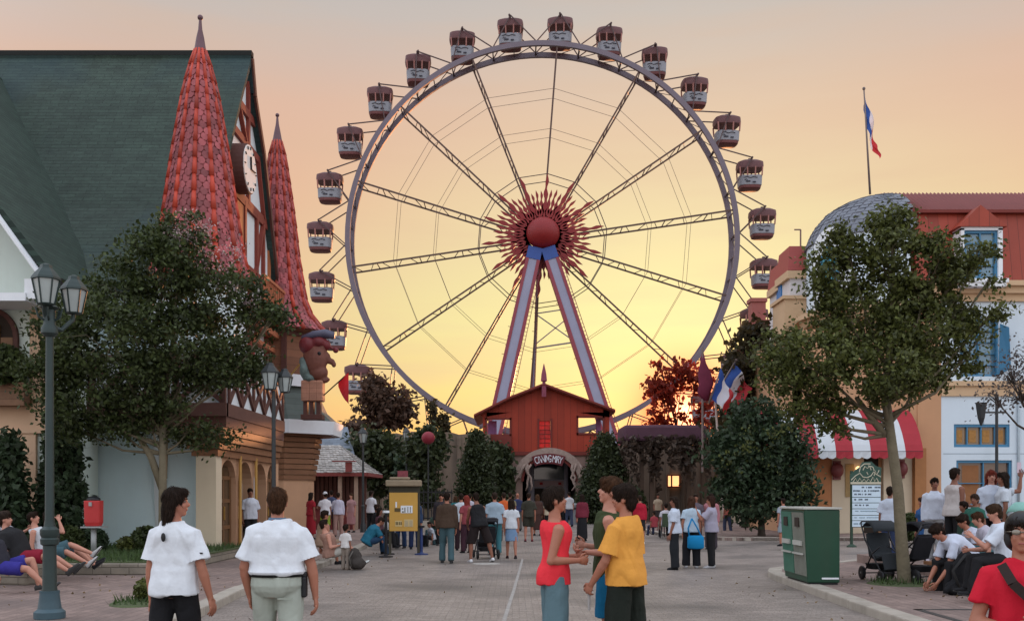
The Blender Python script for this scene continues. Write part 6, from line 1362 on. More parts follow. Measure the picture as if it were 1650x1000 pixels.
    if shoe and not bare:
        for k in 'LR':
            A, q, fd = feet[k]; m = MB(); sd_ = nrm(fd.cross(q)); b = A+q*.05*s
            m.loft([(b-fd*.07*s, sd_*.026*s, q*.03*s),(b-fd*.045*s-q*.012*s, sd_*.037*s, q*.046*s),(b+fd*.02*s-q*.012*s, sd_*.04*s, q*.05*s),(b+fd*.10*s+q*.004*s, sd_*.047*s, q*.034*s),(b+fd*.16*s+q*.010*s, sd_*.045*s, q*.026*s),(b+fd*.195*s+q*.014*s, sd_*.025*s, q*.016*s)], 14)
            o = m.build('shoe', M_cloth(shoe), root, smooth=True, local=True)
            m = MB(); c = b+q*.026*s; m.loft([(c-fd*.072*s, sd_*.03*s, q*.008*s),(c+fd*.02*s, sd_*.041*s, q*.009*s),(c+fd*.12*s, sd_*.05*s, q*.009*s),(c+fd*.197*s, sd_*.03*s, q*.008*s)], 10, sq=.6); m.build('sole', M_cloth((.05,.05,.05)), o, local=True)
    root['_j'] = 1; del root['_j']
    root_j[root.name] = (J, sp, up, rt, fw, HC, hr, hf, hu, s)
    return root
root_j = {}
def wpos(root, v): return Matrix.Translation(root.location) @ Matrix.Rotation(root.rotation_euler.z, 4, 'Z') @ Vector(v)
WALK = lambda a=.28: {'L': ((-.04,a,-1),(-.02,-a*.15,-1)), 'R': ((.04,-a*.7,-1),(.02,-a*1.5,-1))}
WALK2 = lambda a=.28: {'R': ((.04,a,-1),(.02,-a*.15,-1)), 'L': ((-.04,-a*.7,-1),(-.02,-a*1.5,-1))}
SIT = lambda k=1, o=.12: {'L': ((-o,1,-.08),(-.02,.15*k,-1)), 'R': ((o,1,-.02),(.02,.1*k,-1))}
KH = (.27,.255,.225)
# --- nearest figures
p = person('man with long dark hair in a white shirt and black trousers, head turned in profile', 281, 8.1, 1.735, -16, 0, 1.0, 'tan', ('loose', WHT), ('trousers', (.012,.012,.014)), ('long', DHAIR, .34), BLK, arms={'R': ((.30,.02,-1),(.16,.26,-1)), 'L': ((-.12,-.12,-1),(-.03,.10,-1))}, legs=WALK2(.22), yaw=-62, near=True, curl=.45)
J = root_j[p.name]
m = MB(); c = J[1](.40)-J[4]*(.148); m.ell(c, J[3]*.022, J[4]*.006, J[2]*.036, 12, 8); m.build('shirt_print', M_blackm, p, smooth=True, local=True)
m = MB(); c = J[0]['SR'].lerp(J[0]['ER'],.56); m.box(c+Vector((.05,-.055,0)), (.065,.006,.012)); m.build('sleeve_stripe', M_blackm, p, local=True)
p = person('stocky man in white short sleeved shirt and pale khaki trousers walking away', 447, 8.15, 1.73, 3, 0, 1.24, 'tan', ('loose', WHT, 'tuck'), ('trousers', (.34,.37,.32)), ('short', BHAIR), (.08,.06,.04), arms={'R': ((.36,-.02,-1),(.10,.12,-1)), 'L': ((-.30,-.05,-1),(.12,.30,-1))}, legs=WALK(.18), near=True, belt=(.012,.012,.012), curl=.55)
J = root_j[p.name]
m = MB(); c = J[1](.085)+J[3]*.222-J[4]*.02; m.box(c, (.05,.07,.05)); m.box(c-Vector((0,0,.10)), (.045,.085,.17)); m.build('belt_pouch', M_blackm, p, local=True, bevel=.015)
m = MB(); c = J[1](.525); m.loft([(c-J[2]*.01, J[3]*.082, J[4]*.078),(c+J[2]*.03, J[3]*.070, J[4]*.068)], 18); m.build('collar', M_cloth((.10,.15,.22)), p, smooth=True, local=True)
m = MB(); c = J[1](-.10)+J[3]*.09-J[4]*.16; m.bar(c-J[3]*.06, c+J[3]*.06, .006, .014); m.build('pocket_flap', M_cloth((.30,.33,.28)), p, local=True)
# trio of boys
p = person('boy in a red tank top and grey blue shorts holding his fist out', 894, 8.9, 1.74, -78, 0, .92, 'tan', ('tank', (.72,.035,.05)), ('shorts', (.10,.165,.19), 1.02), ('short', DHAIR), BLK, arms={'R': ((.10,-.30,-1),(-.10,.92,.0)), 'L': ((-.08,-.10,-1),(.3,.90,.12))}, pitch=-6, near=True, curl=1.25, palms={'R': (-1,0,0), 'L': (1,0,0)}, legs={'L': ((-.06,.04,-1),(0,-.04,-1)), 'R': ((.06,-.03,-1),(0,-.03,-1))})
p = person('tall boy in a dark green tank top and bright blue shorts beside the orange shirt', 981, 9.25, 1.83, 82, 0, .95, 'fair', ('tank', (.04,.055,.022)), ('shorts', (.01,.15,.30), .98), ('mop', BHAIR), BLK, arms={'L': ((-.10,-.25,-1),(.15,.95,.0)), 'R': ((.10,-.12,-1),(-.25,.92,.2))}, yaw=12, pitch=-10, near=True, curl=1.1, palms={'R': (-1,0,.4), 'L': (0,0,1)})
p = person('boy in an orange yellow tee and black shorts', 1008, 8.7, 1.755, 52, 0, 1.0, 'tan', ('loose', (.66,.30,.055)), ('shorts', (.013,.017,.013), 1.0), ('mop', DHAIR), BLK, arms={'L': ((-.22,.22,-1),(.10,.75,-1)), 'R': ((.10,.10,-1),(-.1,.5,-1))}, yaw=18, near=True, curl=1.0, legs={'L': ((-.08,.04,-1),(0,-.05,-1)), 'R': ((.08,-.03,-1),(0,-.05,-1))})
J = root_j[p.name]; m = MB(); c = J[0]['WL']+Vector((.03,.05,-.16)); m.box(c, (.014,.02,.16)); m.build('key_ribbon', M_cloth((.35,.33,.32)), p, local=True)
# woman in red at the edge
p = person('woman in a bright red tee wearing a black helmet and glasses, forearm crossed in front', 1646, 5.35, 1.585, 156, -.02, 1.05, 'tan', ('tee', (.52,.012,.03)), ('trousers', BLK), ('short', DHAIR), BLK, fem=True, near=True, hat=('helmet', (.016,.016,.018)), arms={'R': ((.32,.12,-1),(-.85,.50,-.10)), 'L': ((-.3,.1,-1),(.5,.8,.1))}, pitch=-4, curl=.8)
J = root_j[p.name]; HC, hr, hf, hu, s = J[5:]
m = MB()
for q in (-1,1):
    c = HC+hr*q*.030+hf*.088+hu*.004; m.ell(c, hr*.022, hf*.003, hu*.015, 14, 6)
m.tube([HC-hr*.012+hf*.092+hu*.006, HC+hr*.012+hf*.092+hu*.006], .003, 5)
for q in (-1,1): m.tube([HC+hr*q*.052+hf*.084+hu*.008, HC+hr*q*.078+hf*.0+hu*.01], .003, 5)
m.build('glasses', mat('glasses_lens', (.20,.18,.15), rough=.12, metal=.6), p, smooth=True, local=True)
S, E = J[0]['SL'], J[0]['SR']; m = MB(); fw_, up_ = J[4], J[2]; pts = [J[1](.50)+J[3]*.10-fw_*.05, J[1](.50)+J[3]*.10+fw_*.095, J[1](.40)+J[3]*.05+fw_*.175, J[1](.28)-J[3]*.06+fw_*.172, J[1](.14)-J[3]*.16+fw_*.14]
for a, b in zip(pts, pts[1:]): m.bar(a, b, .05, .012, upv=fw_)
m.build('bag_strap', M_cloth((.03,.02,.018)), p, local=True)

# --- crowd in the middle distance: (label, px, row of the feet, height, turn, options)
CR = 'people walking in the street'
def P_(label, px, foot, h, rz, z0=0., Y=None, **k): return person(label, px, Y or gy(foot, z0), h, rz, z0, **k)
JEAN = (.05,.095,.11); BLUEJ = (.025,.05,.12)
P_('man in a brown jacket and teal jeans walking towards the gate', 720, 906, 1.74, 2, top=('jacket',(.058,.036,.024)), bot=('trousers',JEAN), legs=WALK(.2), shoe=(.03,.03,.03))
P_('stooping man in a black vest and long black and red shorts striding', 772, 905, 1.76, 22, g=1.08, skin='brown', top=('tank',BLK), bot=('shorts',(.018,.012,.012),1.1), legs={'L': ((-.22,.15,-1),(-.05,-.1,-1)), 'R': ((.34,-.1,-1),(.16,-.2,-1))}, arms={'L': ((-.1,.5,-1),(.3,.8,-.5)), 'R': ((.1,.4,-1),(-.3,.85,-.35))}, lean=13, shoe=(.62,.62,.64), side=-3)
m = MB(); 
P_('man in a light blue shirt seen from behind beside the stooping man', 797, 893, 1.75, 4, g=1.12, top=('loose',(.28,.36,.43)), bot=('trousers',(.05,.17,.20)), legs=WALK2(.2))
P_('person in a white shirt mostly hidden behind the brown jacket man', 743, 886, 1.72, 5, top=('tee',(.50,.55,.60)), bot=('trousers',(.03,.015,.02)))
P_('man in an orange tee shirt in the thick of the crowd', 812, 873, 1.76, 8, top=('tee',(.55,.11,.03)), bot=('trousers',(.08,.06,.06)), legs=WALK(.15))
P_('girl with long dark hair in a white top and pale blue skirt', 824, 899, 1.58, 2, fem=True, g=.92, top=('tee',(.55,.58,.62)), bot=('skirt',(.17,.27,.42),.42), hair=('long',DHAIR,1.0), legs=WALK(.22), shoe=(.03,.01,.012))
P_('person in a dark olive shirt and rust coloured trousers near the arch', 852, 872, 1.76, -3, top=('loose',(.04,.038,.028)), bot=('shorts',(.03,.028,.02),.9), legs=WALK2(.2), shoe=(.14,.02,.03))
P_('woman with long brown hair in a brown dress close to the arch', 866, 862, 1.70, 10, fem=True, top=('long',(.07,.035,.028)), bot=('skirt',(.06,.03,.025),.7), hair=('long',BHAIR,1.2))
P_('fair haired woman in a pale top and dark skirt before the arch', 884, 862, 1.66, -20, fem=True, top=('tee',(.5,.42,.30)), bot=('skirt',BLK,.6), hair=('bob',(.45,.30,.12)))
P_('person in a dark suit and white shirt beyond the brown jacket man', 711, 878, 1.72, 180, top=('jacket',(.03,.025,.03)), bot=('trousers',BLK))
P_('person in a pale lilac shirt at the fir beside the gate', 757, 868, 1.72, -8, top=('tee',(.42,.40,.46)), bot=('trousers',(.03,.03,.05)))
P_('red haired person in maroon close behind the stooping man', 752, 890, 1.66, 30, skin='fair', fem=True, top=('tee',(.24,.05,.06)), bot=('trousers',(.05,.02,.03)), hair=('bob',(.20,.035,.025)))
P_('dark dressed woman with maroon sleeves behind the tall boy', 938, 871, 1.70, 20, fem=True, top=('long',(.15,.02,.035)), bot=('skirt',BLK,.85), hair=('long',DHAIR))
P_('woman in a red blouse and black skirt standing with her back to us', 1031, 876, 1.66, 5, fem=True, g=1.05, top=('long',(.36,.012,.03)), bot=('skirt',BLK,.45), hair=('short',DHAIR), shoe=(.66,.66,.68))
P_('girl in a white tee and wide black trousers, side on, first of the three friends', 1087, 917, 1.63, 80, fem=True, skin='brown', top=('loose',(.52,.58,.68)), bot=('wide',(.016,.018,.022)), hair=('long',(.03,.018,.012),.6), yaw=10, arms={'L': ((-.1,.1,-1),(.0,.3,-1)), 'R': ((.1,-.1,-1),(.1,.3,-1))})
gq = P_('girl with very long brown hair and a bright blue shoulder bag', 1114, 914, 1.64, -6, fem=True, top=('tee',(.45,.56,.66)), bot=('wide',(.014,.014,.018)), hair=('long',(.055,.026,.016),1.15), yaw=-25, shoe=(.55,.55,.58))
gk = P_('girl in a lavender top lifting her hand to her friend\'s face', 1146, 914, 1.65, 74, fem=True, g=1.03, top=('loose',(.34,.32,.40)), bot=('trousers',(.014,.014,.016)), hair=('long',(.045,.02,.014),.6), shoe=(.5,.5,.52), arms={'L': ((-.1,.7,-.7),(.1,.5,.85)), 'R': ((.1,.8,-.6),(-.1,.6,.8))})
Yb = gq.location.y
bag = thing('shoulder_bag', 'bright blue shoulder bag on the long haired girl\'s back', 'bag', (gx(1121,Yb),Yb-.22,0)); m = MB(); c = at(1121,872,Yb-.22); m.loft([((c.x,c.y,c.z-.16),(.15,0,0),(0,.05,0)),((c.x,c.y,c.z-.13),(.19,0,0),(0,.075,0)),((c.x,c.y,c.z+.10),(.185,0,0),(0,.06,0)),((c.x,c.y,c.z+.14),(.15,0,0),(0,.03,0))], 16, sq=.6); m.build('pouch', M_cloth((.01,.22,.48)), bag, smooth=50)
m = MB(); m.tube([(c.x-.14,c.y+.02,c.z+.1), (c.x-.17,c.y+.0,c.z+.3), (c.x-.08,c.y+.03,c.z+.52)], .018, 6); m.tube([(c.x+.14,c.y+.02,c.z+.1),(c.x+.02,c.y+.01,c.z+.34),(c.x-.08,c.y+.03,c.z+.52)], .016, 6); m.build('strap', M_cloth((.01,.22,.48)), bag, smooth=True)
P_('dark haired man standing behind the three friends', 1121, 884, 1.70, 175, skin='brown', top=('tee',(.10,.08,.10)), bot=('trousers',BLK))
P_('person in a pinkish shirt behind the lavender girl', 1146, 884, 1.72, 160, skin='fair', top=('long',(.36,.15,.17)), bot=('trousers',(.05,.04,.05)))
P_('boy in grey blue shorts half hidden by the recycling box', 1262, 877, 1.45, 20, .12, top=('tee',(.30,.33,.38)), bot=('shorts',(.25,.29,.33)), hair=('short',DHAIR), Y=30)
for (lab, px, Y, h, rz, fem, t, b, hr_, sk) in (
 ('bald man in a navy shirt walking past the fir towards the arch', 834, 46, 1.76, 6, False, ('tee',(.03,.04,.10)), ('trousers',(.10,.09,.08)), None, 'tan'),
 ('woman in a mustard top waiting by the arch pillar', 905, 57, 1.66, 170, True, ('tee',(.40,.24,.04)), ('trousers',BLK), ('bob',DHAIR), 'brown'),
 ('tall man in a plain white tee close to the grey bin', 917, 52, 1.84, 12, False, ('tee',(.5,.5,.52)), ('trousers',(.04,.05,.09)), ('short',DHAIR), 'tan'),
 ('woman in a teal dress far off beside the iron railing', 734, 41, 1.64, -12, True, ('dress',(.02,.14,.15)), ('skirt',(.02,.14,.15),.5), ('long',BHAIR,.7), 'fair'),
 ('boy in a striped grey top between the railing and the fir', 748, 38, 1.42, 10, False, ('tee',(.22,.22,.25)), ('shorts',(.05,.06,.10)), ('short',DHAIR), 'brown'),
 ('man in a khaki shirt behind the orange shirted man', 822, 40, 1.78, -8, False, ('tee',(.20,.17,.10)), ('trousers',(.05,.05,.05)), ('short',DHAIR), 'brown'),
 ('woman in a purple blouse at the foot of the pergola', 1008, 50, 1.64, 160, True, ('long',(.14,.05,.16)), ('trousers',BLK), ('bob',DHAIR), 'tan'),
 ('man in a beige shirt at the pergola post', 1060, 52, 1.74, 190, False, ('tee',(.34,.27,.19)), ('trousers',(.06,.05,.05)), ('short',DHAIR), 'brown'),
 ('woman in a coral top walking by the pale leaning pole', 1172, 43, 1.62, 30, True, ('tee',(.42,.12,.09)), ('trousers',(.04,.05,.09)), ('long',DHAIR,.6), 'brown')):
    P_(lab, px, 0, h, rz, 0, Y=Y, fem=fem, skin=sk, top=t, bot=b, hair=hr_, legs=WALK(.14))
# along the kiosk
P_('woman in a white cap, white top and lime skirt at the kiosk', 524, 866, 1.66, 30, .12, fem=True, skin='brown', top=('tee',(.6,.58,.60)), bot=('skirt',(.20,.27,.03),.45), hat=('cap',(.62,.62,.64)), arms={'L': ((-.2,.5,-1),(.1,1,.1))})
P_('woman in a white lace top and dusty pink trousers at the counter', 545, 864, 1.64, 10, .12, fem=True, top=('long',(.48,.46,.55)), bot=('trousers',(.34,.20,.17)), hair=('short',DHAIR), arms={'L': ((-.4,.3,-1),(.2,.6,.6))})
P_('woman in a long red dress by the kiosk post', 501, 868, 1.64, -40, .12, fem=True, skin='brown', top=('dress',(.26,.014,.022)), bot=('skirt',(.26,.014,.022),.75), hair=('bob',DHAIR))
P_('man in a dark blue shirt queueing between the white tops', 534, 862, 1.74, 15, .12, skin='brown', top=('tee',(.06,.07,.13)), bot=('trousers',(.05,.03,.035)), Y=40)
P_('man in a dark jacket deep under the kiosk roof', 484, 864, 1.70, 150, .12, top=('jacket',(.03,.03,.03)), bot=('trousers',BLK), Y=39)
P_('man in a black and white shirt near the kiosk lamp post', 598, 862, 1.72, -30, .12, skin='dark', top=('tee',(.55,.55,.58)), bot=('trousers',BLK), Y=38)
P_('woman in a pink dress passing in front of the kiosk counter', 566, 862, 1.62, 160, .12, fem=True, skin='fair', top=('dress',(.36,.20,.20)), bot=('skirt',(.36,.18,.18),.6), hair=('bob',BHAIR), Y=41)
P_('man in a white shirt standing in the arcade doorway', 403, 0, 1.74, -150, .12, Y=27.9, skin='brown', top=('loose',(.5,.52,.58)), bot=('trousers',BLK))
# seated on the kerb by the shops
P_('seated woman in white floral shorts resting on the kerb', 533, 0, 1.68, -60, .0, Y=22.2, fem=True, g=1.12, skin='fair', top=('tank',(.30,.17,.13)), bot=('shorts',(.42,.40,.36),.8), hair=('short',DHAIR), pz=.36, lean=-16, legs={'L': ((-.25,1,.42),(0,.45,-1)), 'R': ((.2,1,.25),(.1,.7,-1))}, arms={'L': ((-.3,.3,-1),(.3,.9,-.2)), 'R': ((.35,.1,-1),(-.2,.9,-.1))}, shoe=(.5,.52,.5))
P_('seated man in a brown vest behind the woman in floral shorts', 519, 0, 1.70, -50, .12, Y=23.3, skin='tan', top=('tank',(.26,.17,.12)), bot=('shorts',(.22,.15,.10),1), pz=.40, legs=SIT(), lean=6)
P_('little boy in a white tee standing at the kerb edge', 557, 917, .98, -25, 0, skin='brown', top=('loose',(.55,.53,.52)), bot=('trousers',(.22,.18,.15)), headk=1.25, shoe=(.2,.15,.12))
P_('man in a blue shirt and jeans bent forward on the kerb', 592, 0, 1.74, -75, 0, Y=27.6, g=1.18, top=('tee',(.02,.13,.20)), bot=('trousers',(.02,.05,.10)), pz=.36, lean=34, legs={'L': ((-.15,1,.35),(0,.1,-1)), 'R': ((.15,1,.2),(0,.25,-1))}, arms={'L': ((-.1,.7,-.9),(.2,.7,-.8)), 'R': ((.1,.8,-.9),(-.2,.6,-.9))}, pitch=10)
P_('seated dark haired woman behind the bent man in blue', 611, 0, 1.62, -80, .12, Y=30, fem=True, skin='brown', top=('tee',(.09,.04,.05)), bot=('trousers',BLK), pz=.42, legs=SIT(), hair=('long',DHAIR,.5))
P_('seated child in white beside the dark haired woman', 622, 0, 1.25, -90, .1, Y=30.5, skin='brown', top=('tee',(.55,.52,.50)), bot=('trousers',BLK), pz=.36, legs=SIT(), headk=1.15)
P_('seated man in black below the yellow notice edge', 607, 0, 1.72, -60, .12, Y=32.5, skin='brown', top=('tee',BLK), bot=('trousers',(.03,.03,.04)), pz=.45, legs=SIT())
P_('person in blue jeans standing behind the yellow notice, nearer the black post', 646, 0, 1.66, 170, 0, Y=31, top=('tee',(.04,.07,.15)), bot=('trousers',BLUEJ))
P_('person in dark blue jeans standing behind the yellow notice, nearer the blue post', 668, 0, 1.64, 190, 0, Y=30.5, top=('long',(.03,.05,.10)), bot=('trousers',(.018,.03,.085)))
P_('child in white crouching beside the blue post', 697, 0, 1.15, 120, 0, Y=31.5, skin='brown', top=('tee',(.36,.38,.42)), bot=('trousers',BLK), pz=.28, legs={'L': ((-.2,1,.3),(0,-.1,-1)), 'R': ((.2,1,.3),(0,-.1,-1))}, headk=1.15, lean=15)
P_('seated person in a green top with folded arms behind the brown jacket man', 703, 0, 1.68, 160, 0, Y=33.5, skin='brown', top=('tee',(.05,.08,.06)), bot=('trousers',(.04,.08,.09)), pz=.45, legs=SIT(), arms={'L': ((-.1,.3,-1),(.9,.4,.2)), 'R': ((.1,.3,-1),(-.9,.4,.2))})
bp = thing('backpack', 'dark slumped backpack beside the little boy at the kerb', 'backpack', (gx(574,22),22,0)); m = MB(); m.ell((gx(572,22),22,.25),(.15,0,0),(0,.13,0),(0,0,.25),14,10); m.ell((gx(577,22),21.95,.14),(.19,0,0),(0,.15,0),(0,0,.14),14,10); m.ell((gx(571,22),22,.42),(.09,0,0),(0,.09,0),(0,0,.08),10,8); me = remesh(m,.018,1,.03,9); o = link('sack', me, M_cloth((.045,.038,.034)), bp); me.transform(Matrix.Translation(-bp.location))
m = MB(); x = gx(574,22); m.tube([(x-.05,21.86,.42),(x-.12,21.8,.28),(x-.08,21.82,.08)], .016, 6); m.build('strap', M_cloth((.10,.09,.08)), bp, smooth=True)
# seated group at the left edge, on a low stone wall
sw = thing('seat_wall', 'low rough stone wall the resting people sit on', 'wall', (-8.6,17.6,.115)); m = MB(); m.box((-9.5,17.5,.30), (2.7,.5,.40), R(-14)); m.build('masonry', M_stone, sw, bevel=.05)
OUT = lambda a=.15, b=.9: {'L': ((-.12,1,a),(0,b,-.55)), 'R': ((.12,1,a*.4),(.02,b*1.1,-.62))}
P_('resting person in purple blue shorts cut by the edge of the view', 2, 0, 1.70, -80, .12, Y=15.6, skin='fair', top=('tee',(.03,.03,.04)), bot=('shorts',(.035,.03,.22),.8), pz=.40, legs={'L': ((-.1,1,.25),(0,.25,-1)), 'R': ((.12,1,-.05),(.05,.75,-.75))}, lean=-22, shoe=(.06,.06,.06), near=False)
P_('reclining man in a black tee and dark red shorts with outstretched legs', 34, 0, 1.76, -84, .12, Y=16.7, skin='fair', g=1.1, top=('loose',(.02,.02,.022)), bot=('shorts',(.22,.012,.028),.9), pz=.50, legs=OUT(.0,.9), lean=-28, pitch=14, shoe=(.045,.045,.045))
P_('reclining woman in a white top and teal shorts, one leg raised', 72, 0, 1.68, -84, .12, Y=17.7, fem=True, skin='fair', top=('tank',(.50,.52,.55)), bot=('shorts',(.05,.10,.12),.95), pz=.50, legs={'L': ((-.1,1,.35),(0,.95,-.40)), 'R': ((.1,1,.05),(0,.9,-.5))}, lean=-20, hair=('short',DHAIR), shoe=(.42,.42,.42), arms={'L': ((-.3,-.5,-1),(.1,-.2,-1))})
P_('woman with a hand on her head at the back of the resting group', 86, 0, 1.64, -70, .12, Y=18.3, fem=True, skin='fair', top=('tank',(.03,.03,.03)), bot=('shorts',(.04,.05,.06),.9), pz=.5, legs=OUT(.1,.6), lean=-8, hair=('long',DHAIR,.5), arms={'R': ((.3,.6,-.2),(-.35,-.3,.9))})
P_('pale faced person in a striped shirt between the resting men', 20, 0, 1.62, -60, .12, Y=18.2, fem=True, skin='fair', top=('tee',(.40,.40,.44)), bot=('trousers',BLK), pz=.52, legs=OUT(.1,.5), lean=-14, hair=('bob',(.06,.04,.03)), arms={'L': ((-.3,.5,-.5),(.3,.5,.2))})
# --- people on the tree island and terrace
P_('boy in a white sports shirt between menu sign and trunk', 1434, 0, 1.74, -40, .12, Y=22.5, skin='brown', top=('loose',(.48,.53,.62)), bot=('trousers',(.03,.045,.10)))
P_('girl with long brown hair in a plain blue dress', 1490, 0, 1.50, 110, .12, Y=22.6, fem=True, g=1.02, top=('dress',(.03,.10,.26)), bot=('skirt',(.03,.10,.26),.36), hair=('long',(.06,.03,.022),1.0), shoe=(.14,.05,.04), lean=8)
P_('boy in a white long sleeved shirt and grey trousers on the terrace', 1506, 0, 1.72, 150, .30, Y=20.3, skin='brown', top=('long',(.55,.60,.70)), bot=('wide',(.36,.37,.38)), yaw=20, shoe=(.5,.45,.5))
P_('man in a white vest and black trousers standing sideways on the terrace', 1538, 0, 1.90, -70, .30, Y=19.6, skin='brown', g=1.05, top=('tank',(.50,.46,.45)), bot=('trousers',BLK), arms={'R': ((.12,-.05,-1),(-.1,.95,-.1)), 'L': ((-.1,.1,-1),(.2,.9,.0))})
P_('laughing red haired woman with a white blouse on the terrace', 1597, 0, 1.85, 165, .30, Y=19.2, fem=True, skin='fair', top=('loose',(.50,.55,.65)), bot=('trousers',BLK), hair=('bob',(.16,.03,.02)))
tick = P_('woman with long black hair raising one arm and a paper slip', 1617, 0, 1.80, 70, .30, Y=18.9, fem=True, skin='brown', top=('tee',(.5,.54,.6)), bot=('trousers',BLK), hair=('long',DHAIR,.8), arms={'R': ((.25,-.9,.05),(.1,-.12,1))})
J = root_j[tick.name][0]; w_ = wpos(tick, J['WR']+Vector((.0,.03,.2))); m = MB(); m.box(w_, (.10,.01,.20), .4); o = m.build('paper_slip', mat('paper_pink', (.62,.50,.58), rough=.8)); tag(o, 'pale pink paper slip held up in the raised hand', 'paper')
P_('seated young man bent over in a white shirt and black trousers', 1562, 0, 1.80, 96, .12, Y=15.8, g=1.08, skin='tan', top=('tee',(.50,.54,.64)), bot=('trousers',BLK), pz=.50, lean=52, pitch=6, legs={'L': ((-.2,1,-.15),(0,.05,-1)), 'R': ((.25,.9,-.1),(.1,-.15,-1))}, arms={'L': ((-.05,.55,-.85),(.2,.95,-.1)), 'R': ((.05,.55,-.85),(-.2,.95,-.15))}, hair=('mop',DHAIR))
P_('seated brown haired youth in a white shirt leaning towards the others', 1622, 0, 1.74, 78, .12, Y=14.2, skin='fair', top=('loose',(.55,.60,.68)), bot=('trousers',BLK), pz=.62, lean=14, legs=SIT(1,.2), hair=('mop',(.05,.028,.016)), arms={'L': ((-.1,.7,-.6),(.3,.6,.7)), 'R': ((.1,.5,-.9),(-.3,.9,.2))})
P_('seated person in a white shirt behind the bent young man', 1586, 0, 1.72, 90, .12, Y=17.3, skin='tan', top=('tee',(.48,.50,.60)), bot=('trousers',(.05,.09,.11)), pz=.52, lean=36, legs=SIT(), hair=('mop',DHAIR))
P_('seated person in a grey lilac shirt and teal trousers on the bench', 1603, 0, 1.66, 84, .12, Y=16.4, skin='fair', top=('tee',(.42,.40,.47)), bot=('trousers',(.05,.13,.15)), pz=.55, lean=26, legs={'L': ((-.1,1,.1),(.1,.3,-1)), 'R': ((.1,1,.25),(-.9,.3,-.2))}, hair=('short',BHAIR))
P_('child in a green shirt among the seated group', 1571, 0, 1.36, 130, .30, Y=18.3, skin='brown', top=('tee',(.03,.12,.09)), bot=('trousers',BLK), headk=1.12, hair=('short',(.05,.03,.02)))
P_('small child in dark green beside the child in the green shirt', 1553, 0, 1.22, 100, .30, Y=18.6, skin='brown', top=('tee',(.03,.06,.045)), bot=('trousers',BLK), headk=1.15)
bench = thing('bench', 'long low bench under the group on the tree island', 'bench', (gx(1590,16.4),16.4,.12)); bx_, by_ = bench.location.x, 16.3
for dy in (0, -2.0):
    m = MB(); m.box((bx_-.05,by_+dy*.35+(.5 if dy == 0 else .1),.50 if dy == 0 else .50), (1.5,.4,.06)) 
    m.build('seat', M_btimb, bench, bevel=.01)
for sx_ in (-.6,.6):
    m = MB(); m.box((bx_+sx_,by_+.5,.295),(.08,.34,.35)); m.box((bx_+sx_,by_-.6,.295),(.08,.34,.35)); m.build('leg', M_blackm, bench)
sb = thing('satchel', 'large black draped bag slung at the bent young man\'s knees', 'bag', (gx(1552,15.3),15.3,.12)); m = MB(); cx, cy = gx(1556,15.3), 15.3; m.ell((cx,cy,.45),(.20,0,0),(0,.16,0),(0,0,.36),14,10); m.ell((cx-.12,cy,.22),(.20,0,0),(0,.14,0),(0,0,.14),12,8); m.tube([(cx-.1,cy,.3),(cx-.35,cy-.05,.17)],[.1,.04],8); me = remesh(m,.016,2,.03,8); link('sack', me, M_cloth((.012,.012,.014)), sb); me.transform(Matrix.Translation(-sb.location)); m = MB(); m.tube([(cx-.05,cy-.12,.75),(cx-.25,cy-.12,.5),(cx-.15,cy-.12,.25)], .02, 6); m.build('strap', M_cloth((.03,.03,.03)), sb, smooth=True)

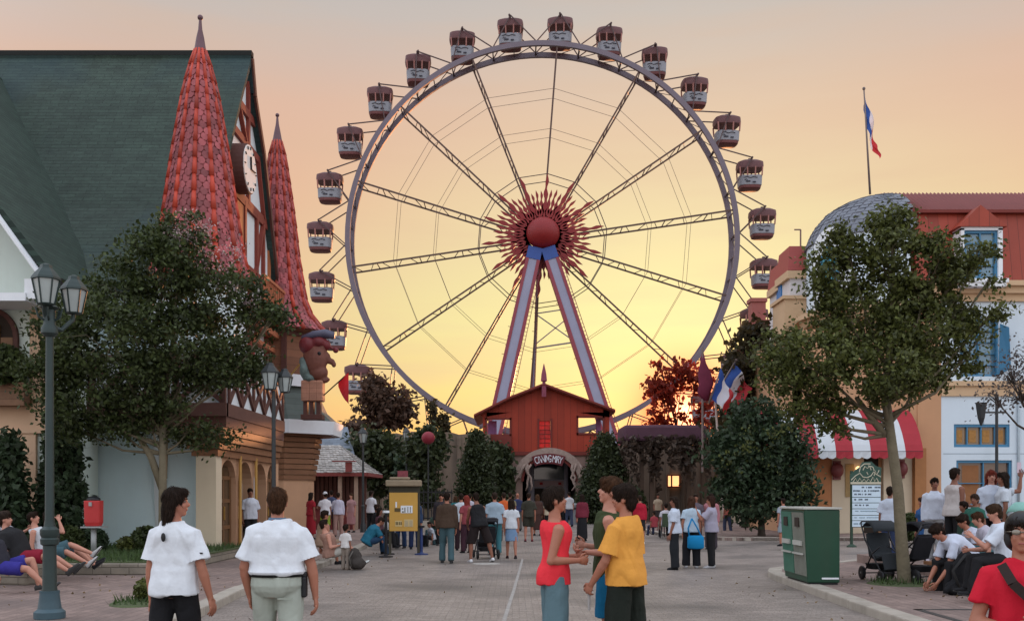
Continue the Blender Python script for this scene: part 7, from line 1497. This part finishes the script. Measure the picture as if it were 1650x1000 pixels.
# --- strollers, folding chairs
def stroller(label, X, Y, z0, rz, hood, k=1.0):
    s_ = thing('stroller', label, 'stroller', (X,Y,z0), R(rz)); fr = mat('stroller_frame', (.035,.035,.04), rough=.4, metal=.4); fab = M_cloth(hood)
    m = MB()
    for x in (-.24,.24): m.tube([(x,-.48,1.02),(x,-.30,.72),(x,.38,.14)], .014, 7); m.tube([(x,-.36,.10),(x,-.02,.48),(x,.28,.62)], .013, 7)
    m.tube([(-.24,-.48,1.02),(-.2,-.52,1.05),(.2,-.52,1.05),(.24,-.48,1.02)], .018, 7); m.bar((-.24,-.36,.12),(.24,-.36,.12),.02); m.bar((-.24,.34,.17),(.24,.34,.17),.02); m.build('frame', fr, s_, smooth=True, local=True)
    m = MB(); m.loft([((0,-.34,.82),(.21,0,0),(0,.03,.03)),((0,-.20,.46),(.22,0,0),(0,.04,.05)),((0,.05,.40),(.22,0,0),(0,.02,.05)),((0,.28,.46),(.21,0,0),(0,.02,.04)),((0,.36,.22),(.19,0,0),(0,.03,.02))], 12, sq=.6); m.build('seat', fab, s_, smooth=40, local=True)
    m = MB(); V = []; n = 9
    for i in range(n):
        a = R(-10)+R(115)*i/(n-1); y, z = -.22+.33*math.cos(a+R(35))*.9, .72+.30*math.sin(a+R(35)); V += [(-.235,y,z),(-.19,y*1.02,z+.04),(.19,y*1.02,z+.04),(.235,y,z)]
    m.add(V, [(i*4+j,i*4+j+1,i*4+4+j+1,i*4+4+j) for i in range(n-1) for j in range(3)]); o = link('hood', m.mesh('hood', False), fab, s_, True); sd_ = o.modifiers.new('t','SOLIDIFY'); sd_.thickness = .015
    m = MB(); m.loft([((0,-.22,.20),(.2,0,0),(0,.16,0)),((0,-.22,.30),(.23,0,0),(0,.2,0))], 12, sq=.5); m.build('basket', M_cloth((.02,.02,.022)), s_, local=True)
    for x in (-.27,.27):
        for y, r in ((-.36,.125),(.38,.105)):
            m = MB(); m.lathe([(r*.45,-.022),(r*.85,-.026),(r,-.015),(r,.015),(r*.85,.026),(r*.45,.022)], (0,0,0), 20); me = m.mesh('wheel'); me.transform(Matrix.Translation((x,y,r)) @ Matrix.Rotation(R(90),4,'Y')); w = link('wheel', me, M_blackm, s_, 40)
            m = MB(); 
            for q in range(5): a = q*1.2566; m.bar((x,y,r),(x,y+r*.6*math.cos(a),r+r*.6*math.sin(a)),.016)
            m.tube([(x-.03,y,r),(x+.03,y,r)],.02,8); m.build('hub', mat('hub_grey', (.2,.2,.2), rough=.4), w, local=True)
    return s_
stroller('black stroller with grey hood on the near side of the leaning trunk', gx(1432,17.6), 17.75, .12, 185, (.035,.04,.045))
stroller('black stroller with big rear wheels beyond the leaning trunk', gx(1476,17.3), 17.55, .12, 25, (.018,.018,.022))
stroller('stroller with a mint green hood at the terrace edge by the hotel window', gx(1648,18.2), 18.3, .45, 120, (.25,.48,.42))
stroller('dark pushchair in front of the stooping man in black', gx(783,26), 26, 0, 10, (.02,.02,.024))
def chair(label, px, Y, z0, rz, col):
    c = thing('folding_chair', label, 'chair', (gx(px,Y),Y,z0), R(rz)); fr = mat('chair_tube', (.12,.12,.12), rough=.4, metal=.4)
    for x in (-.25,.25):
        m = MB(); m.tube([(x,.25,0),(x,-.22,.46)], .013, 6); m.build('leg', fr, c, local=True); m = MB(); m.tube([(x,-.25,0),(x,.24,.46)], .013, 6); m.build('leg', fr, c, local=True)
        m = MB(); m.tube([(x,-.2,.42),(x,-.33,.95)], .013, 6); m.build('back_tube', fr, c, local=True)
    m = MB(); m.bx((-.25,-.22,.44),(.25,.26,.47)); m.build('seat', M_cloth(col), c, local=True); m = MB(); m.ext([(-.25,-.225,.5),(.25,-.225,.5),(.25,-.33,.95),(-.25,-.33,.95)], (0,.015,.004)); m.build('backrest', M_cloth(col), c, local=True); return c
chair('green canvas folding chair behind the first of the three friends', 1076, 38, .0, 0, (.07,.10,.06))
P_('man in a white shirt sitting in the green folding chair', 1073, 0, 1.74, 0, 0, Y=38.15, top=('tee',(.50,.48,.52)), bot=('trousers',BLK), pz=.55, legs=SIT(), hair=('short',DHAIR))
tp = thing('sun_shelter', 'small domed white and blue child shelter on the paving', 'tent', (gx(1049,39),39.4,0)); 
for nm_, a0_, a1_, mt in (('white_panel',0,.5,M_cloth((.45,.45,.50))),('blue_panel',.5,1.0,M_cloth((.16,.27,.42)))):
    m = MB(); n = 10; V = []
    for i in range(n+1):
        a = math.pi*i/n
        for j in range(5):
            t = (a0_+(a1_-a0_)*j/4)*math.pi*.8; V.append((gx(1049,39)+.58*math.cos(a), 39.4+.55*math.sin(a)*math.cos(t), .62+1.1*math.sin(a)*(.25+.75*math.sin(t*.55+.35))))
    m.add(V, [(i*5+j,i*5+j+1,i*5+6+j,i*5+5+j) for i in range(n) for j in range(4)]); o = link(nm_, m.mesh(nm_, False), mt, tp, True); q = o.modifiers.new('t','SOLIDIFY'); q.thickness = .02
m = MB()
for x in (-.58,.58): m.tube([(gx(1049,39)+x,39.4,0),(gx(1049,39)+x,39.4,.66)], .02, 6)
m.build('frame', M_blackm, tp)
P_('child in red seated before the domed shelter', 1054, 0, 1.2, 15, 0, Y=37.2, skin='brown', top=('tee',(.26,.04,.05)), bot=('trousers',(.03,.04,.08)), pz=.5, legs=SIT(), headk=1.12)
# posts and planters far off
for px, lab in ((925,'grey litter bin beside the boys at the entrance arch'),):
    m = MB(); x = gx(px,56); m.lathe([(.24,0),(.26,1.0),(.28,1.02),(.28,1.12),(.1,1.2)], (x,56,0), 16); t = thing('dust_bin', lab, 'litter bin', (x,56,0)); m.build('drum', mat('dust_grey', (.20,.21,.22), rough=.5, metal=.2), t, smooth=40); m = MB(); m.bx((x-.13,55.7,.85),(x+.13,55.75,.95)); m.build('slot', M_blackm, t)

bpy.data.scenes.remove(WORK)
